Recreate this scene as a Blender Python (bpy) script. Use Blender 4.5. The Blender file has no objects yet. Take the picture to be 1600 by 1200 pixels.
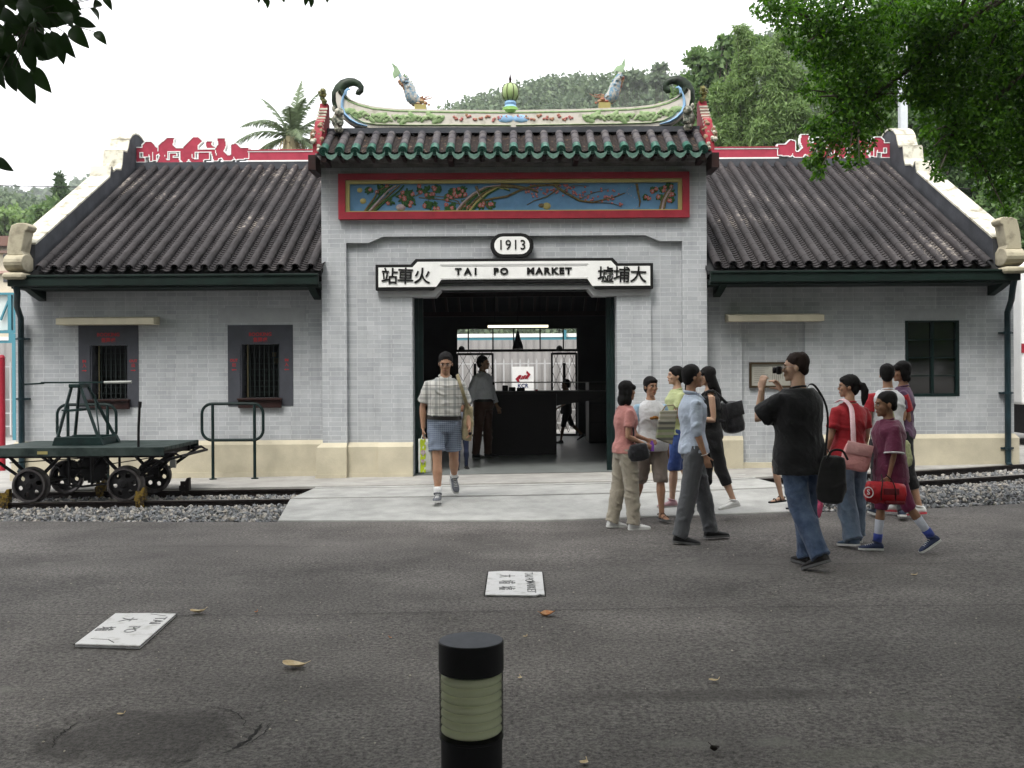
import bpy, bmesh, math, random
import numpy as np
from mathutils import Vector, Matrix, Quaternion
random.seed(7); rng = np.random.default_rng(7)
PI = math.pi
SC = bpy.context.scene
C = SC.collection
# ---------------- camera ----------------
F, HZ, CH, ROLL = 1600.0, 582.0, 1.55, 0.0061
cd = bpy.data.cameras.new('camera'); cam = bpy.data.objects.new('camera', cd); C.objects.link(cam)
cd.sensor_width = 36.0; cd.lens = 36.0; cd.shift_y = -18.0/1600; cd.clip_start = 0.05; cd.clip_end = 3000
cam.matrix_world = Matrix.Translation((0, 0, CH)) @ Matrix.Rotation(PI/2, 4, 'X') @ Matrix.Rotation(-ROLL, 4, 'Z')
SC.camera = cam
# ---------------- sky, sun, exposure ----------------
SUN_EL, SUN_AZ = math.radians(58), math.radians(205)     # azimuth measured from +Y clockwise
w = bpy.data.worlds.new("World"); SC.world = w; w.use_nodes = True
nt = w.node_tree; nt.nodes.clear()
sky = nt.nodes.new('ShaderNodeTexSky'); sky.sky_type = 'NISHITA'; sky.sun_disc = False
sky.sun_elevation = SUN_EL; sky.sun_rotation = SUN_AZ; sky.air_density = 1.0; sky.dust_density = 6.0; sky.ozone_density = 1.0
hs = nt.nodes.new('ShaderNodeHueSaturation'); hs.inputs['Saturation'].default_value = 0.22; hs.inputs['Value'].default_value = 1.0
tc = nt.nodes.new('ShaderNodeTexCoord'); cl = nt.nodes.new('ShaderNodeTexNoise'); cl.inputs['Scale'].default_value = 1.6; cl.inputs['Detail'].default_value = 4
mr = nt.nodes.new('ShaderNodeMapRange'); mr.inputs[1].default_value = .3; mr.inputs[2].default_value = .7; mr.inputs[3].default_value = .60; mr.inputs[4].default_value = .72
mx = nt.nodes.new('ShaderNodeMix'); mx.data_type = 'RGBA'; mx.inputs[7].default_value = (10.6, 10.7, 10.9, 1)
bg = nt.nodes.new('ShaderNodeBackground'); bg.inputs['Strength'].default_value = 0.125
wo = nt.nodes.new('ShaderNodeOutputWorld')
nt.links.new(sky.outputs[0], hs.inputs['Color']); nt.links.new(tc.outputs['Generated'], cl.inputs[0]); nt.links.new(cl.outputs[0], mr.inputs[0])
nt.links.new(mr.outputs[0], mx.inputs[0]); nt.links.new(hs.outputs[0], mx.inputs[6]); nt.links.new(mx.outputs[2], bg.inputs[0]); nt.links.new(bg.outputs[0], wo.inputs[0])
sd = bpy.data.lights.new('sun', 'SUN'); so = bpy.data.objects.new('sun', sd); C.objects.link(so)
sd.energy = 1.3; sd.angle = math.radians(16); sd.color = (1, .96, .9)
sdir = Vector((math.sin(SUN_AZ)*math.cos(SUN_EL), math.cos(SUN_AZ)*math.cos(SUN_EL), math.sin(SUN_EL)))
so.rotation_euler = sdir.to_track_quat('Z', 'Y').to_euler()
SC.view_settings.view_transform = 'Standard'; SC.view_settings.look = 'None'; SC.view_settings.gamma = 1
SC.view_settings.exposure = 1.0
SC.render.film_transparent = False
SC.cycles.max_bounces = 6; SC.cycles.diffuse_bounces = 2; SC.cycles.glossy_bounces = 2; SC.cycles.transmission_bounces = 4; SC.cycles.transparent_max_bounces = 8
SC.cycles.volume_bounces = 0; SC.cycles.caustics_reflective = False; SC.cycles.caustics_refractive = False
SC.cycles.use_denoising = True

# pixel of the photograph at a depth -> world point (the photograph is rolled a little)
def U(px, py, D):
    du, dv = px-800.0, py-600.0
    u = du - dv*ROLL; v = dv + du*ROLL
    return Vector((u*D/F, D, CH-(v+600-HZ)*D/F))
def ground(x, y=0):
    return 0.010*min(max(0.0, x-0.5), 9.0)
def plat(x):
    return 0.135+0.011*max(-9, min(9, x))

# ---------------- object helpers ----------------
def tag(o, label=None, cat=None, group=None, kind=None):
    if label: o['label'] = label
    if cat: o['category'] = cat
    if group: o['group'] = group
    if kind: o['kind'] = kind
    return o
def empty(name, loc, label, cat, group=None, rz=0):
    o = bpy.data.objects.new(name, None); C.objects.link(o); o.location = loc; o.rotation_euler = (0, 0, rz)
    o.empty_display_size = .2
    return tag(o, label, cat, group)
def link_mesh(name, me, mats, parent=None, smooth=False):
    o = bpy.data.objects.new(name, me); C.objects.link(o)
    me.materials.clear()
    for m in (mats if isinstance(mats, (list, tuple)) else [mats]): me.materials.append(m)
    if parent is not None:
        o.parent = parent
        # geometry is given in world coordinates unless told otherwise
    if smooth and len(me.polygons): me.polygons.foreach_set('use_smooth', [True]*len(me.polygons))
    return o
class MB:
    """collects shapes in world (or local) coordinates"""
    def __init__(s): s.v = []; s.f = []; s.m = []; s.mi = 0
    def mesh_add(s, vs, fs):
        n = len(s.v); s.v.extend([tuple(q) for q in vs]); s.f.extend([tuple(i+n for i in f) for f in fs]); s.m.extend([s.mi]*len(fs)); return s
    def box(s, x0, x1, y0, y1, z0, z1, M=None):
        vs = [(x, y, z) for x in (x0, x1) for y in (y0, y1) for z in (z0, z1)]
        if M is not None: vs = [M @ Vector(q) for q in vs]
        return s.mesh_add(vs, [(0,1,3,2),(4,6,7,5),(0,4,5,1),(2,3,7,6),(0,2,6,4),(1,5,7,3)])
    def cbox(s, c, size, M=None, bev=0):
        x, y, z = c; a, b, d = size[0]/2, size[1]/2, size[2]/2
        if not bev: return s.box(x-a, x+a, y-b, y+b, z-d, z+d, M)
        b0 = bev; vs = []; 
        for sx in (-1, 1):
            for sy in (-1, 1):
                for sz in (-1, 1):
                    vs += [(x+sx*a, y+sy*(b-b0), z+sz*(d-b0)), (x+sx*(a-b0), y+sy*b, z+sz*(d-b0)), (x+sx*(a-b0), y+sy*(b-b0), z+sz*d)]
        bm = bmesh.new()
        for q in vs: bm.verts.new(M @ Vector(q) if M is not None else q)
        bmesh.ops.convex_hull(bm, input=bm.verts); bm.verts.index_update()
        s.mesh_add([q.co.copy() for q in bm.verts], [[q.index for q in f.verts] for f in bm.faces]); bm.free(); return s
    def prism(s, pts, y0, y1, axis='Y', M=None):
        """polygon pts (a,b) extruded; axis Y: (x,z); axis X: (y,z); axis Z: (x,y)"""
        def P(a, b, t): return (a, t, b) if axis == 'Y' else (t, a, b) if axis == 'X' else (a, b, t)
        n = len(pts); vs = [P(a, b, y0) for a, b in pts]+[P(a, b, y1) for a, b in pts]
        if M is not None: vs = [M @ Vector(q) for q in vs]
        return s.mesh_add(vs, [tuple(range(n)), tuple(range(2*n-1, n-1, -1))]+[(i, (i+1) % n, (i+1) % n+n, i+n) for i in range(n)])
    def ring_loft(s, rings, closed=True, caps=True):
        k = len(rings[0]); n0 = len(s.v); vs = [q for r in rings for q in r]; fs = []
        for i in range(len(rings)-1):
            for j in range(k if closed else k-1):
                a, b = i*k+j, i*k+(j+1) % k; fs.append((a, b, b+k, a+k))
        if caps: fs += [tuple(range(k-1, -1, -1)), tuple(range((len(rings)-1)*k, len(rings)*k))]
        return s.mesh_add(vs, fs)
    def tube(s, pts, r, seg=8, caps=True, flat=1.0, up=None):
        pts = [Vector(p) for p in pts]; n = len(pts); rs = r if isinstance(r, (list, tuple)) else [r]*n; rings = []; pu = Vector(up) if up else None
        for i, p in enumerate(pts):
            d = (pts[min(i+1, n-1)]-pts[max(i-1, 0)])
            if d.length < 1e-9: d = Vector((0, 0, 1))
            d.normalize()
            if pu is None: pu = Vector((0, 0, 1)) if abs(d.z) < .9 else Vector((0, 1, 0))
            u = pu - d*pu.dot(d)
            if u.length < 1e-4: u = d.orthogonal()
            u.normalize(); v = d.cross(u); pu = u
            rings.append([p+(u*math.cos(2*PI*j/seg)+v*math.sin(2*PI*j/seg)*flat)*rs[i] for j in range(seg)])
        return s.ring_loft(rings, True, caps)
    def lathe(s, prof, c=(0, 0, 0), seg=24, M=None, caps=True):
        rings = []
        for r, z in prof:
            ring = [Vector((r*math.cos(2*PI*j/seg)+c[0], r*math.sin(2*PI*j/seg)+c[1], z+c[2])) for j in range(seg)]
            rings.append([M @ q for q in ring] if M is not None else ring)
        return s.ring_loft(rings, True, caps)
    def ell(s, c, r, seg=12, M=None, jit=0):
        c = Vector(c); rings = []; nr = max(4, seg//2)
        for i in range(nr+1):
            t = PI*i/nr; rr = max(math.sin(t), 1e-3)
            ring = []
            for j in range(seg):
                q = Vector((r[0]*rr*math.cos(2*PI*j/seg), r[1]*rr*math.sin(2*PI*j/seg), r[2]*math.cos(t)))
                if jit: q *= 1+random.uniform(-jit, jit)
                if M is not None: q = M @ q
                ring.append(c+q)
            rings.append(ring)
        return s.ring_loft(rings[::-1], True, True)
    def mesh(s, name):
        me = bpy.data.meshes.new(name); me.from_pydata(s.v, [], s.f); me.validate(clean_customdata=False)
        if len(me.polygons) == len(s.m): me.polygons.foreach_set('material_index', s.m)
        me.update(); return me
    def build(s, name, mats, parent=None, smooth=False, local=False, bevel=0):
        me = s.mesh(name)
        bm = bmesh.new(); bm.from_mesh(me); bmesh.ops.recalc_face_normals(bm, faces=bm.faces); bm.to_mesh(me); bm.free()
        o = link_mesh(name, me, mats, None, smooth)
        if parent is not None:
            o.parent = parent
            if not local: 
                M = parent.matrix_basis
                pp = parent.parent
                while pp is not None: M = pp.matrix_basis @ M; pp = pp.parent
                me.transform(M.inverted())
        if bevel:
            md = o.modifiers.new('bevel', 'BEVEL'); md.width = bevel; md.segments = 2; md.limit_method = 'ANGLE'; md.angle_limit = math.radians(50)
        if smooth: smooth_by_angle(me)
        return o
def smooth_by_angle(me, deg=40):
    try: me.set_sharp_from_angle(angle=math.radians(deg))
    except Exception: pass
def fill_grid(xs, zs, holes, y0, y1, name=None, mb=None, axis='Y'):
    """a wall on a grid with openings, y0 front, y1 back"""
    mb = mb or MB()
    xs = sorted(set([round(x, 4) for x in xs]+[round(h[k], 4) for h in holes for k in (0, 1)])); zs = sorted(set([round(z, 4) for z in zs]+[round(h[k], 4) for h in holes for k in (2, 3)]))
    def solid(i, j):
        if i < 0 or j < 0 or i >= len(xs)-1 or j >= len(zs)-1: return False
        cx, cz = (xs[i]+xs[i+1])/2, (zs[j]+zs[j+1])/2
        return not any(h[0] < cx < h[1] and h[2] < cz < h[3] for h in holes)
    def q(x, y, z): return (x, y, z) if axis == 'Y' else (y, x, z)
    for i in range(len(xs)-1):
        for j in range(len(zs)-1):
            if not solid(i, j): continue
            a, b, c, d = xs[i], xs[i+1], zs[j], zs[j+1]
            mb.mesh_add([q(a, y0, c), q(b, y0, c), q(b, y0, d), q(a, y0, d)], [(0, 1, 2, 3)])
            mb.mesh_add([q(a, y1, c), q(b, y1, c), q(b, y1, d), q(a, y1, d)], [(3, 2, 1, 0)])
            if not solid(i-1, j): mb.mesh_add([q(a, y0, c), q(a, y1, c), q(a, y1, d), q(a, y0, d)], [(3, 2, 1, 0)])
            if not solid(i+1, j): mb.mesh_add([q(b, y0, c), q(b, y1, c), q(b, y1, d), q(b, y0, d)], [(0, 1, 2, 3)])
            if not solid(i, j-1): mb.mesh_add([q(a, y0, c), q(b, y0, c), q(b, y1, c), q(a, y1, c)], [(3, 2, 1, 0)])
            if not solid(i, j+1): mb.mesh_add([q(a, y0, d), q(b, y0, d), q(b, y1, d), q(a, y1, d)], [(0, 1, 2, 3)])
    return mb
def text_mesh(body, size, ext=0.004, off=0.0, sx=1.0, spacing=1.0):
    cu = bpy.data.curves.new('t', 'FONT'); cu.body = body; cu.size = size; cu.extrude = ext; cu.offset = off; cu.align_x = 'CENTER'; cu.align_y = 'CENTER'; cu.space_character = spacing; cu.resolution_u = 3
    o = bpy.data.objects.new('t', cu); C.objects.link(o); dg = bpy.context.evaluated_depsgraph_get()
    me = bpy.data.meshes.new_from_object(o.evaluated_get(dg)); bpy.data.objects.remove(o); bpy.data.curves.remove(cu)
    if sx != 1.0: me.transform(Matrix.Diagonal((sx, 1, 1, 1)))
    return me
def add_text(mb, body, size, M, ext=0.004, off=0.0, sx=1.0, spacing=1.0):
    me = text_mesh(body, size, ext, off, sx, spacing)
    mb.mesh_add([M @ v.co for v in me.vertices], [tuple(p.vertices) for p in me.polygons]); bpy.data.meshes.remove(me)
UPRIGHT = Matrix.Rotation(PI/2, 4, 'X')     # text in XZ plane facing -Y

# ---------------- materials ----------------
MATS = {}
def mat(name, col, rough=.7, var=0.0, scale=4.0, bump=0.0, bscale=40.0, col2=None, metal=0.0, spec=.22, thr=(.35, .65), coords='Object', detail=5, emit=None):
    if name in MATS: return MATS[name]
    m = bpy.data.materials.new(name); m.use_nodes = True; t = m.node_tree; b = t.nodes['Principled BSDF']
    b.inputs['Base Color'].default_value = (*col, 1); b.inputs['Roughness'].default_value = rough; b.inputs['Metallic'].default_value = metal
    b.inputs['Specular IOR Level'].default_value = spec
    if var or col2 or bump:
        tc = t.nodes.new('ShaderNodeTexCoord')
    if var or col2:
        n = t.nodes.new('ShaderNodeTexNoise'); n.inputs['Scale'].default_value = scale; n.inputs['Detail'].default_value = detail; n.inputs['Roughness'].default_value = .62
        t.links.new(tc.outputs[coords], n.inputs['Vector'])
        r = t.nodes.new('ShaderNodeMapRange'); r.inputs[1].default_value, r.inputs[2].default_value = thr
        t.links.new(n.outputs[0], r.inputs[0])
        x = t.nodes.new('ShaderNodeMix'); x.data_type = 'RGBA'
        c2 = col2 or tuple(min(1, c*(1+var)) for c in col); c1 = col if col2 else tuple(c*(1-var) for c in col)
        x.inputs[6].default_value = (*c1, 1); x.inputs[7].default_value = (*c2, 1)
        t.links.new(r.outputs[0], x.inputs[0]); t.links.new(x.outputs[2], b.inputs['Base Color'])
    if bump:
        n2 = t.nodes.new('ShaderNodeTexNoise'); n2.inputs['Scale'].default_value = bscale; n2.inputs['Detail'].default_value = 4
        t.links.new(tc.outputs[coords], n2.inputs['Vector']); bp = t.nodes.new('ShaderNodeBump'); bp.inputs['Strength'].default_value = bump; bp.inputs['Distance'].default_value = .01
        t.links.new(n2.outputs[0], bp.inputs['Height']); t.links.new(bp.outputs[0], b.inputs['Normal'])
    if emit: b.inputs['Emission Color'].default_value = (*emit[0], 1); b.inputs['Emission Strength'].default_value = emit[1]
    MATS[name] = m; return m
def N(t, kind, **kw):
    n = t.nodes.new(kind)
    for k, v in kw.items(): setattr(n, k, v)
    return n
def brick_mat():
    m = bpy.data.materials.new('painted_brick'); m.use_nodes = True; t = m.node_tree; b = t.nodes['Principled BSDF']; L = t.links.new
    tc = N(t, 'ShaderNodeTexCoord'); sp = N(t, 'ShaderNodeSeparateXYZ'); L(tc.outputs['Object'], sp.inputs[0])
    ad = N(t, 'ShaderNodeMath', operation='ADD'); L(sp.outputs[0], ad.inputs[0]); L(sp.outputs[1], ad.inputs[1])
    cb = N(t, 'ShaderNodeCombineXYZ'); L(ad.outputs[0], cb.inputs[0]); L(sp.outputs[2], cb.inputs[1])
    wn = N(t, 'ShaderNodeTexNoise'); wn.inputs['Scale'].default_value = 9; wn.inputs['Detail'].default_value = 2; L(tc.outputs['Object'], wn.inputs['Vector'])
    wm = N(t, 'ShaderNodeVectorMath', operation='MULTIPLY_ADD'); L(wn.outputs['Color'], wm.inputs[0]); wm.inputs[1].default_value = (.012, .008, 0); L(cb.outputs[0], wm.inputs[2])
    br = N(t, 'ShaderNodeTexBrick'); L(wm.outputs[0], br.inputs['Vector']); br.offset = .5; br.squash = .62; br.squash_frequency = 2
    br.inputs['Scale'].default_value = 1; br.inputs['Brick Width'].default_value = .235; br.inputs['Row Height'].default_value = .0635; br.inputs['Mortar Size'].default_value = .0042; br.inputs['Mortar Smooth'].default_value = .3
    br.inputs['Color1'].default_value = (.355, .37, .39, 1); br.inputs['Color2'].default_value = (.43, .445, .46, 1); br.inputs['Mortar'].default_value = (.53, .54, .555, 1); br.inputs['Bias'].default_value = 0
    n = N(t, 'ShaderNodeTexNoise'); n.inputs['Scale'].default_value = 2.2; n.inputs['Detail'].default_value = 8; n.inputs['Roughness'].default_value = .68; L(tc.outputs['Object'], n.inputs['Vector'])
    r = N(t, 'ShaderNodeMapRange'); r.inputs[1].default_value = .3; r.inputs[2].default_value = .7; r.inputs[3].default_value = .86; r.inputs[4].default_value = 1.08; L(n.outputs[0], r.inputs[0])
    # grime creeping up from the plinth and down from the eaves
    gn = N(t, 'ShaderNodeTexNoise'); gn.inputs['Scale'].default_value = 1.0; gn.inputs['Detail'].default_value = 5
    gs = N(t, 'ShaderNodeVectorMath', operation='MULTIPLY'); L(tc.outputs['Object'], gs.inputs[0]); gs.inputs[1].default_value = (14, 14, 1.2); L(gs.outputs[0], gn.inputs['Vector'])
    gr = N(t, 'ShaderNodeMapRange'); gr.inputs[1].default_value = .5; gr.inputs[2].default_value = .72; gr.inputs[3].default_value = 1; gr.inputs[4].default_value = .88; L(gn.outputs[0], gr.inputs[0])
    m1 = N(t, 'ShaderNodeVectorMath', operation='SCALE'); L(br.outputs['Color'], m1.inputs[0]); L(r.outputs[0], m1.inputs['Scale'])
    m2 = N(t, 'ShaderNodeVectorMath', operation='SCALE'); L(m1.outputs[0], m2.inputs[0]); L(gr.outputs[0], m2.inputs['Scale']); L(m2.outputs[0], b.inputs['Base Color'])
    f = N(t, 'ShaderNodeTexNoise'); f.inputs['Scale'].default_value = 60; f.inputs['Detail'].default_value = 4; L(tc.outputs['Object'], f.inputs['Vector'])
    h = N(t, 'ShaderNodeMath', operation='MULTIPLY_ADD'); L(f.outputs[0], h.inputs[0]); h.inputs[1].default_value = .35; L(br.outputs['Fac'], h.inputs[2])
    bp = N(t, 'ShaderNodeBump'); bp.inputs['Strength'].default_value = .55; bp.inputs['Distance'].default_value = .004; L(h.outputs[0], bp.inputs['Height']); L(bp.outputs[0], b.inputs['Normal'])
    b.inputs['Roughness'].default_value = .75; b.inputs['Specular IOR Level'].default_value = .25
    return m
BRICK = brick_mat()
def tile_mat():
    m = bpy.data.materials.new('old_clay_tile'); m.use_nodes = True; t = m.node_tree; b = t.nodes['Principled BSDF']; L = t.links.new
    tc = N(t, 'ShaderNodeTexCoord'); g = N(t, 'ShaderNodeNewGeometry')
    n1 = N(t, 'ShaderNodeTexNoise'); n1.inputs['Scale'].default_value = 1.1; n1.inputs['Detail'].default_value = 8; L(tc.outputs['Object'], n1.inputs['Vector'])
    r1 = N(t, 'ShaderNodeValToRGB'); e = r1.color_ramp.elements; e[0].position = .3; e[0].color = (.016, .014, .015, 1); e[1].position = .72; e[1].color = (.048, .042, .043, 1); L(n1.outputs[0], r1.inputs[0])
    n2 = N(t, 'ShaderNodeTexNoise'); n2.inputs['Scale'].default_value = 13; n2.inputs['Detail'].default_value = 9; n2.inputs['Roughness'].default_value = .75; L(tc.outputs['Object'], n2.inputs['Vector'])
    n3 = N(t, 'ShaderNodeTexNoise'); n3.inputs['Scale'].default_value = .55; n3.inputs['Detail'].default_value = 3; L(tc.outputs['Object'], n3.inputs['Vector'])
    ml = N(t, 'ShaderNodeMath', operation='MULTIPLY'); L(n2.outputs[0], ml.inputs[0]); L(n3.outputs[0], ml.inputs[1])
    r2 = N(t, 'ShaderNodeMapRange'); r2.inputs[1].default_value = .312; r2.inputs[2].default_value = .375; L(ml.outputs[0], r2.inputs[0])
    # lichen only where the tile faces the sky (it grows on the crests)
    sp = N(t, 'ShaderNodeSeparateXYZ'); L(g.outputs['Normal'], sp.inputs[0]); r3 = N(t, 'ShaderNodeMapRange'); r3.inputs[1].default_value = .6; r3.inputs[2].default_value = .9; L(sp.outputs[2], r3.inputs[0])
    mm = N(t, 'ShaderNodeMath', operation='MULTIPLY'); L(r2.outputs[0], mm.inputs[0]); L(r3.outputs[0], mm.inputs[1])
    x = N(t, 'ShaderNodeMix', data_type='RGBA'); L(mm.outputs[0], x.inputs[0]); L(r1.outputs[0], x.inputs[6]); x.inputs[7].default_value = (.24, .21, .18, 1)
    L(x.outputs[2], b.inputs['Base Color']); b.inputs['Roughness'].default_value = .8; b.inputs['Specular IOR Level'].default_value = .3
    bp = N(t, 'ShaderNodeBump'); bp.inputs['Strength'].default_value = .5; bp.inputs['Distance'].default_value = .006; L(n2.outputs[0], bp.inputs['Height']); L(bp.outputs[0], b.inputs['Normal'])
    return m
TILE = tile_mat()
def asphalt_mat():
    m = bpy.data.materials.new('asphalt'); m.use_nodes = True; t = m.node_tree; b = t.nodes['Principled BSDF']; L = t.links.new
    tc = N(t, 'ShaderNodeTexCoord')
    v = N(t, 'ShaderNodeTexVoronoi'); v.inputs['Scale'].default_value = 95; L(tc.outputs['Object'], v.inputs['Vector'])
    f = N(t, 'ShaderNodeTexNoise'); f.inputs['Scale'].default_value = 42; f.inputs['Detail'].default_value = 9; f.inputs['Roughness'].default_value = .85; L(tc.outputs['Object'], f.inputs['Vector'])
    n = N(t, 'ShaderNodeTexNoise'); n.inputs['Scale'].default_value = .9; n.inputs['Detail'].default_value = 8; n.inputs['Roughness'].default_value = .6; L(tc.outputs['Object'], n.inputs['Vector'])
    r = N(t, 'ShaderNodeMapRange'); r.inputs[1].default_value = .3; r.inputs[2].default_value = .75; r.inputs[3].default_value = .62; r.inputs[4].default_value = 1.25; L(n.outputs[0], r.inputs[0])
    sc = N(t, 'ShaderNodeMapRange'); sc.inputs[1].default_value = .40; sc.inputs[2].default_value = .60; sc.inputs[3].default_value = .35; sc.inputs[4].default_value = 1.75; L(f.outputs[0], sc.inputs[0])
    # bleached wheel-worn band and tar seams
    sp = N(t, 'ShaderNodeSeparateXYZ'); L(tc.outputs['Object'], sp.inputs[0])
    wv = N(t, 'ShaderNodeTexNoise'); wv.inputs['Scale'].default_value = .5; wv.inputs['Detail'].default_value = 6
    st = N(t, 'ShaderNodeVectorMath', operation='MULTIPLY'); L(tc.outputs['Object'], st.inputs[0]); st.inputs[1].default_value = (.5, 4, 1); L(st.outputs[0], wv.inputs['Vector'])
    wr = N(t, 'ShaderNodeMapRange'); wr.inputs[1].default_value = .35; wr.inputs[2].default_value = .65; wr.inputs[3].default_value = .93; wr.inputs[4].default_value = 1.08; L(wv.outputs[0], wr.inputs[0])
    k1 = N(t, 'ShaderNodeMath', operation='MULTIPLY'); L(r.outputs[0], k1.inputs[0]); L(sc.outputs[0], k1.inputs[1])
    k2 = N(t, 'ShaderNodeMath', operation='MULTIPLY'); L(k1.outputs[0], k2.inputs[0]); L(wr.outputs[0], k2.inputs[1])
    x = N(t, 'ShaderNodeVectorMath', operation='SCALE'); x.inputs[0].default_value = (.124, .115, .109); L(k2.outputs[0], x.inputs['Scale'])
    # pale cement stains
    s = N(t, 'ShaderNodeTexNoise'); s.inputs['Scale'].default_value = 1.7; s.inputs['Detail'].default_value = 6; L(tc.outputs['Object'], s.inputs['Vector'])
    sr = N(t, 'ShaderNodeMapRange'); sr.inputs[1].default_value = .66; sr.inputs[2].default_value = .74; sr.inputs[4].default_value = .55; L(s.outputs[0], sr.inputs[0])
    y = N(t, 'ShaderNodeMix', data_type='RGBA'); L(sr.outputs[0], y.inputs[0]); L(x.outputs[0], y.inputs[6]); y.inputs[7].default_value = (.17, .165, .15, 1)
    # light flecks of aggregate
    vr = N(t, 'ShaderNodeTexVoronoi'); vr.inputs['Scale'].default_value = 28; L(tc.outputs['Object'], vr.inputs['Vector'])
    vm = N(t, 'ShaderNodeMapRange'); vm.inputs[1].default_value = .10; vm.inputs[2].default_value = .07; vm.inputs[4].default_value = .5; L(vr.outputs['Distance'], vm.inputs[0])
    z = N(t, 'ShaderNodeMix', data_type='RGBA'); L(vm.outputs[0], z.inputs[0]); L(y.outputs[2], z.inputs[6]); z.inputs[7].default_value = (.21, .20, .18, 1)
    cur = z.outputs[2]
    def blot(cx, cy, rx, ry, col, amt, edge, cur):
        q = N(t, 'ShaderNodeVectorMath', operation='MULTIPLY_ADD'); L(tc.outputs['Object'], q.inputs[0]); q.inputs[1].default_value = (1/rx, 1/ry, 0); q.inputs[2].default_value = (-cx/rx, -cy/ry, 0)
        nn = N(t, 'ShaderNodeTexNoise'); nn.inputs['Scale'].default_value = 5; nn.inputs['Detail'].default_value = 6; L(tc.outputs['Object'], nn.inputs['Vector'])
        q2 = N(t, 'ShaderNodeVectorMath', operation='LENGTH'); L(q.outputs[0], q2.inputs[0]); ad = N(t, 'ShaderNodeMath', operation='MULTIPLY_ADD'); L(nn.outputs[0], ad.inputs[0]); ad.inputs[1].default_value = 1.3; L(q2.outputs['Value'], ad.inputs[2])
        mrn = N(t, 'ShaderNodeMapRange'); mrn.inputs[1].default_value = 1.65; mrn.inputs[2].default_value = 1.65-edge; mrn.inputs[4].default_value = amt; L(ad.outputs[0], mrn.inputs[0])
        xx = N(t, 'ShaderNodeMix', data_type='RGBA'); L(mrn.outputs[0], xx.inputs[0]); L(cur, xx.inputs[6]); xx.inputs[7].default_value = (*col, 1); return xx.outputs[2]
    for a_ in ((-1.62, 4.42, .50, .40, (.030, .027, .025), .55, .35), (.74, 4.26, .20, .10, (.17, .165, .15), .5, .7), (1.10, 4.27, .15, .09, (.17, .165, .15), .5, .7), (1.45, 4.10, .50, .12, (.12, .12, .10), .5, .7), (1.75, 4.55, .16, .12, (.12, .12, .10), .4, .7), (1.0, 4.9, .7, .12, (.045, .042, .038), .5, .5), (2.0, 8.0, 1.6, .5, (.15, .14, .13), .35, .6), (-2.2, 9.2, 1.8, .6, (.14, .13, .125), .35, .6)): cur = blot(*a_, cur)
    L(cur, b.inputs['Base Color']); b.inputs['Roughness'].default_value = .85; b.inputs['Specular IOR Level'].default_value = .18
    bp = N(t, 'ShaderNodeBump'); bp.inputs['Strength'].default_value = .9; bp.inputs['Distance'].default_value = .006; L(v.outputs['Distance'], bp.inputs['Height']); L(bp.outputs[0], b.inputs['Normal'])
    return m
ASPH = asphalt_mat()
def leaf_mat(name, c1, c2, rough=.5, trans=.35):
    if name in MATS: return MATS[name]
    m = bpy.data.materials.new(name); m.use_nodes = True; t = m.node_tree; b = t.nodes['Principled BSDF']; L = t.links.new
    g = N(t, 'ShaderNodeNewGeometry'); r = N(t, 'ShaderNodeMix', data_type='RGBA'); L(g.outputs['Random Per Island'], r.inputs[0])
    r.inputs[6].default_value = (*c1, 1); r.inputs[7].default_value = (*c2, 1); L(r.outputs[2], b.inputs['Base Color']); b.inputs['Roughness'].default_value = rough; b.inputs['Specular IOR Level'].default_value = .35
    tr = N(t, 'ShaderNodeBsdfTranslucent'); hsv = N(t, 'ShaderNodeHueSaturation'); hsv.inputs['Value'].default_value = 1.6; hsv.inputs['Saturation'].default_value = 1.1; L(r.outputs[2], hsv.inputs['Color']); L(hsv.outputs[0], tr.inputs[0])
    mx = N(t, 'ShaderNodeMixShader'); mx.inputs[0].default_value = trans; L(b.outputs[0], mx.inputs[1]); L(tr.outputs[0], mx.inputs[2]); L(mx.outputs[0], t.nodes['Material Output'].inputs[0])
    MATS[name] = m; return m

M_CREAM = mat('cream_render', (.50, .455, .345), .8, var=.10, scale=3, bump=.25, bscale=50)
M_CONC = mat('concrete', (.34, .33, .31), .85, var=.16, scale=2.5, bump=.3, bscale=70)
M_SLAB = mat('crossing_concrete', (.37, .37, .355), .85, var=.16, scale=3.5, bump=.4, bscale=80)
M_COPING = mat('white_mortar', (.56, .54, .45), .85, col2=(.24, .22, .17), scale=5.4, thr=(.50, .66), bump=.4)
M_DKPLAS = mat('dark_grey_plaster', (.055, .058, .066), .85, var=.25, scale=3, bump=.3)
M_TAN = mat('aged_tan_plaster', (.42, .38, .28), .85, col2=(.17, .15, .11), scale=5, thr=(.5, .75), bump=.4)
M_GREENBD = mat('dark_green_paint', (.0025, .011, .008), .6, var=.3, scale=5)
M_DKGREEN = mat('deep_green_metal', (.003, .013, .012), .5, var=.3, scale=9)
M_RED = mat('red_paint', (.25, .020, .032), .6, var=.14, scale=6)
M_BRRED = mat('bright_red_paint', (.27, .012, .025), .5, var=.1)
M_WHITE = mat('white_paint', (.78, .78, .76), .6, var=.04, scale=6)
M_BLACK = mat('black_paint', (.006, .006, .006), .55, var=.3, scale=7)
M_YELL = mat('mustard_paint', (.36, .31, .12), .6, var=.1)
M_BLUE = mat('sky_blue_paint', (.11, .23, .38), .65, var=.12, scale=5)
M_LBLUE = mat('pale_blue_paint', (.25, .42, .62), .6, var=.1)
M_GREEN = mat('leaf_green_paint', (.16, .30, .08), .65, var=.25, scale=12)
M_GLAZE = mat('green_glaze', (.010, .080, .055), .3, col2=(.035, .14, .105), scale=14, spec=.6)
M_GLAZED = mat('dark_green_roundel', (.010, .055, .038), .35)
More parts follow.
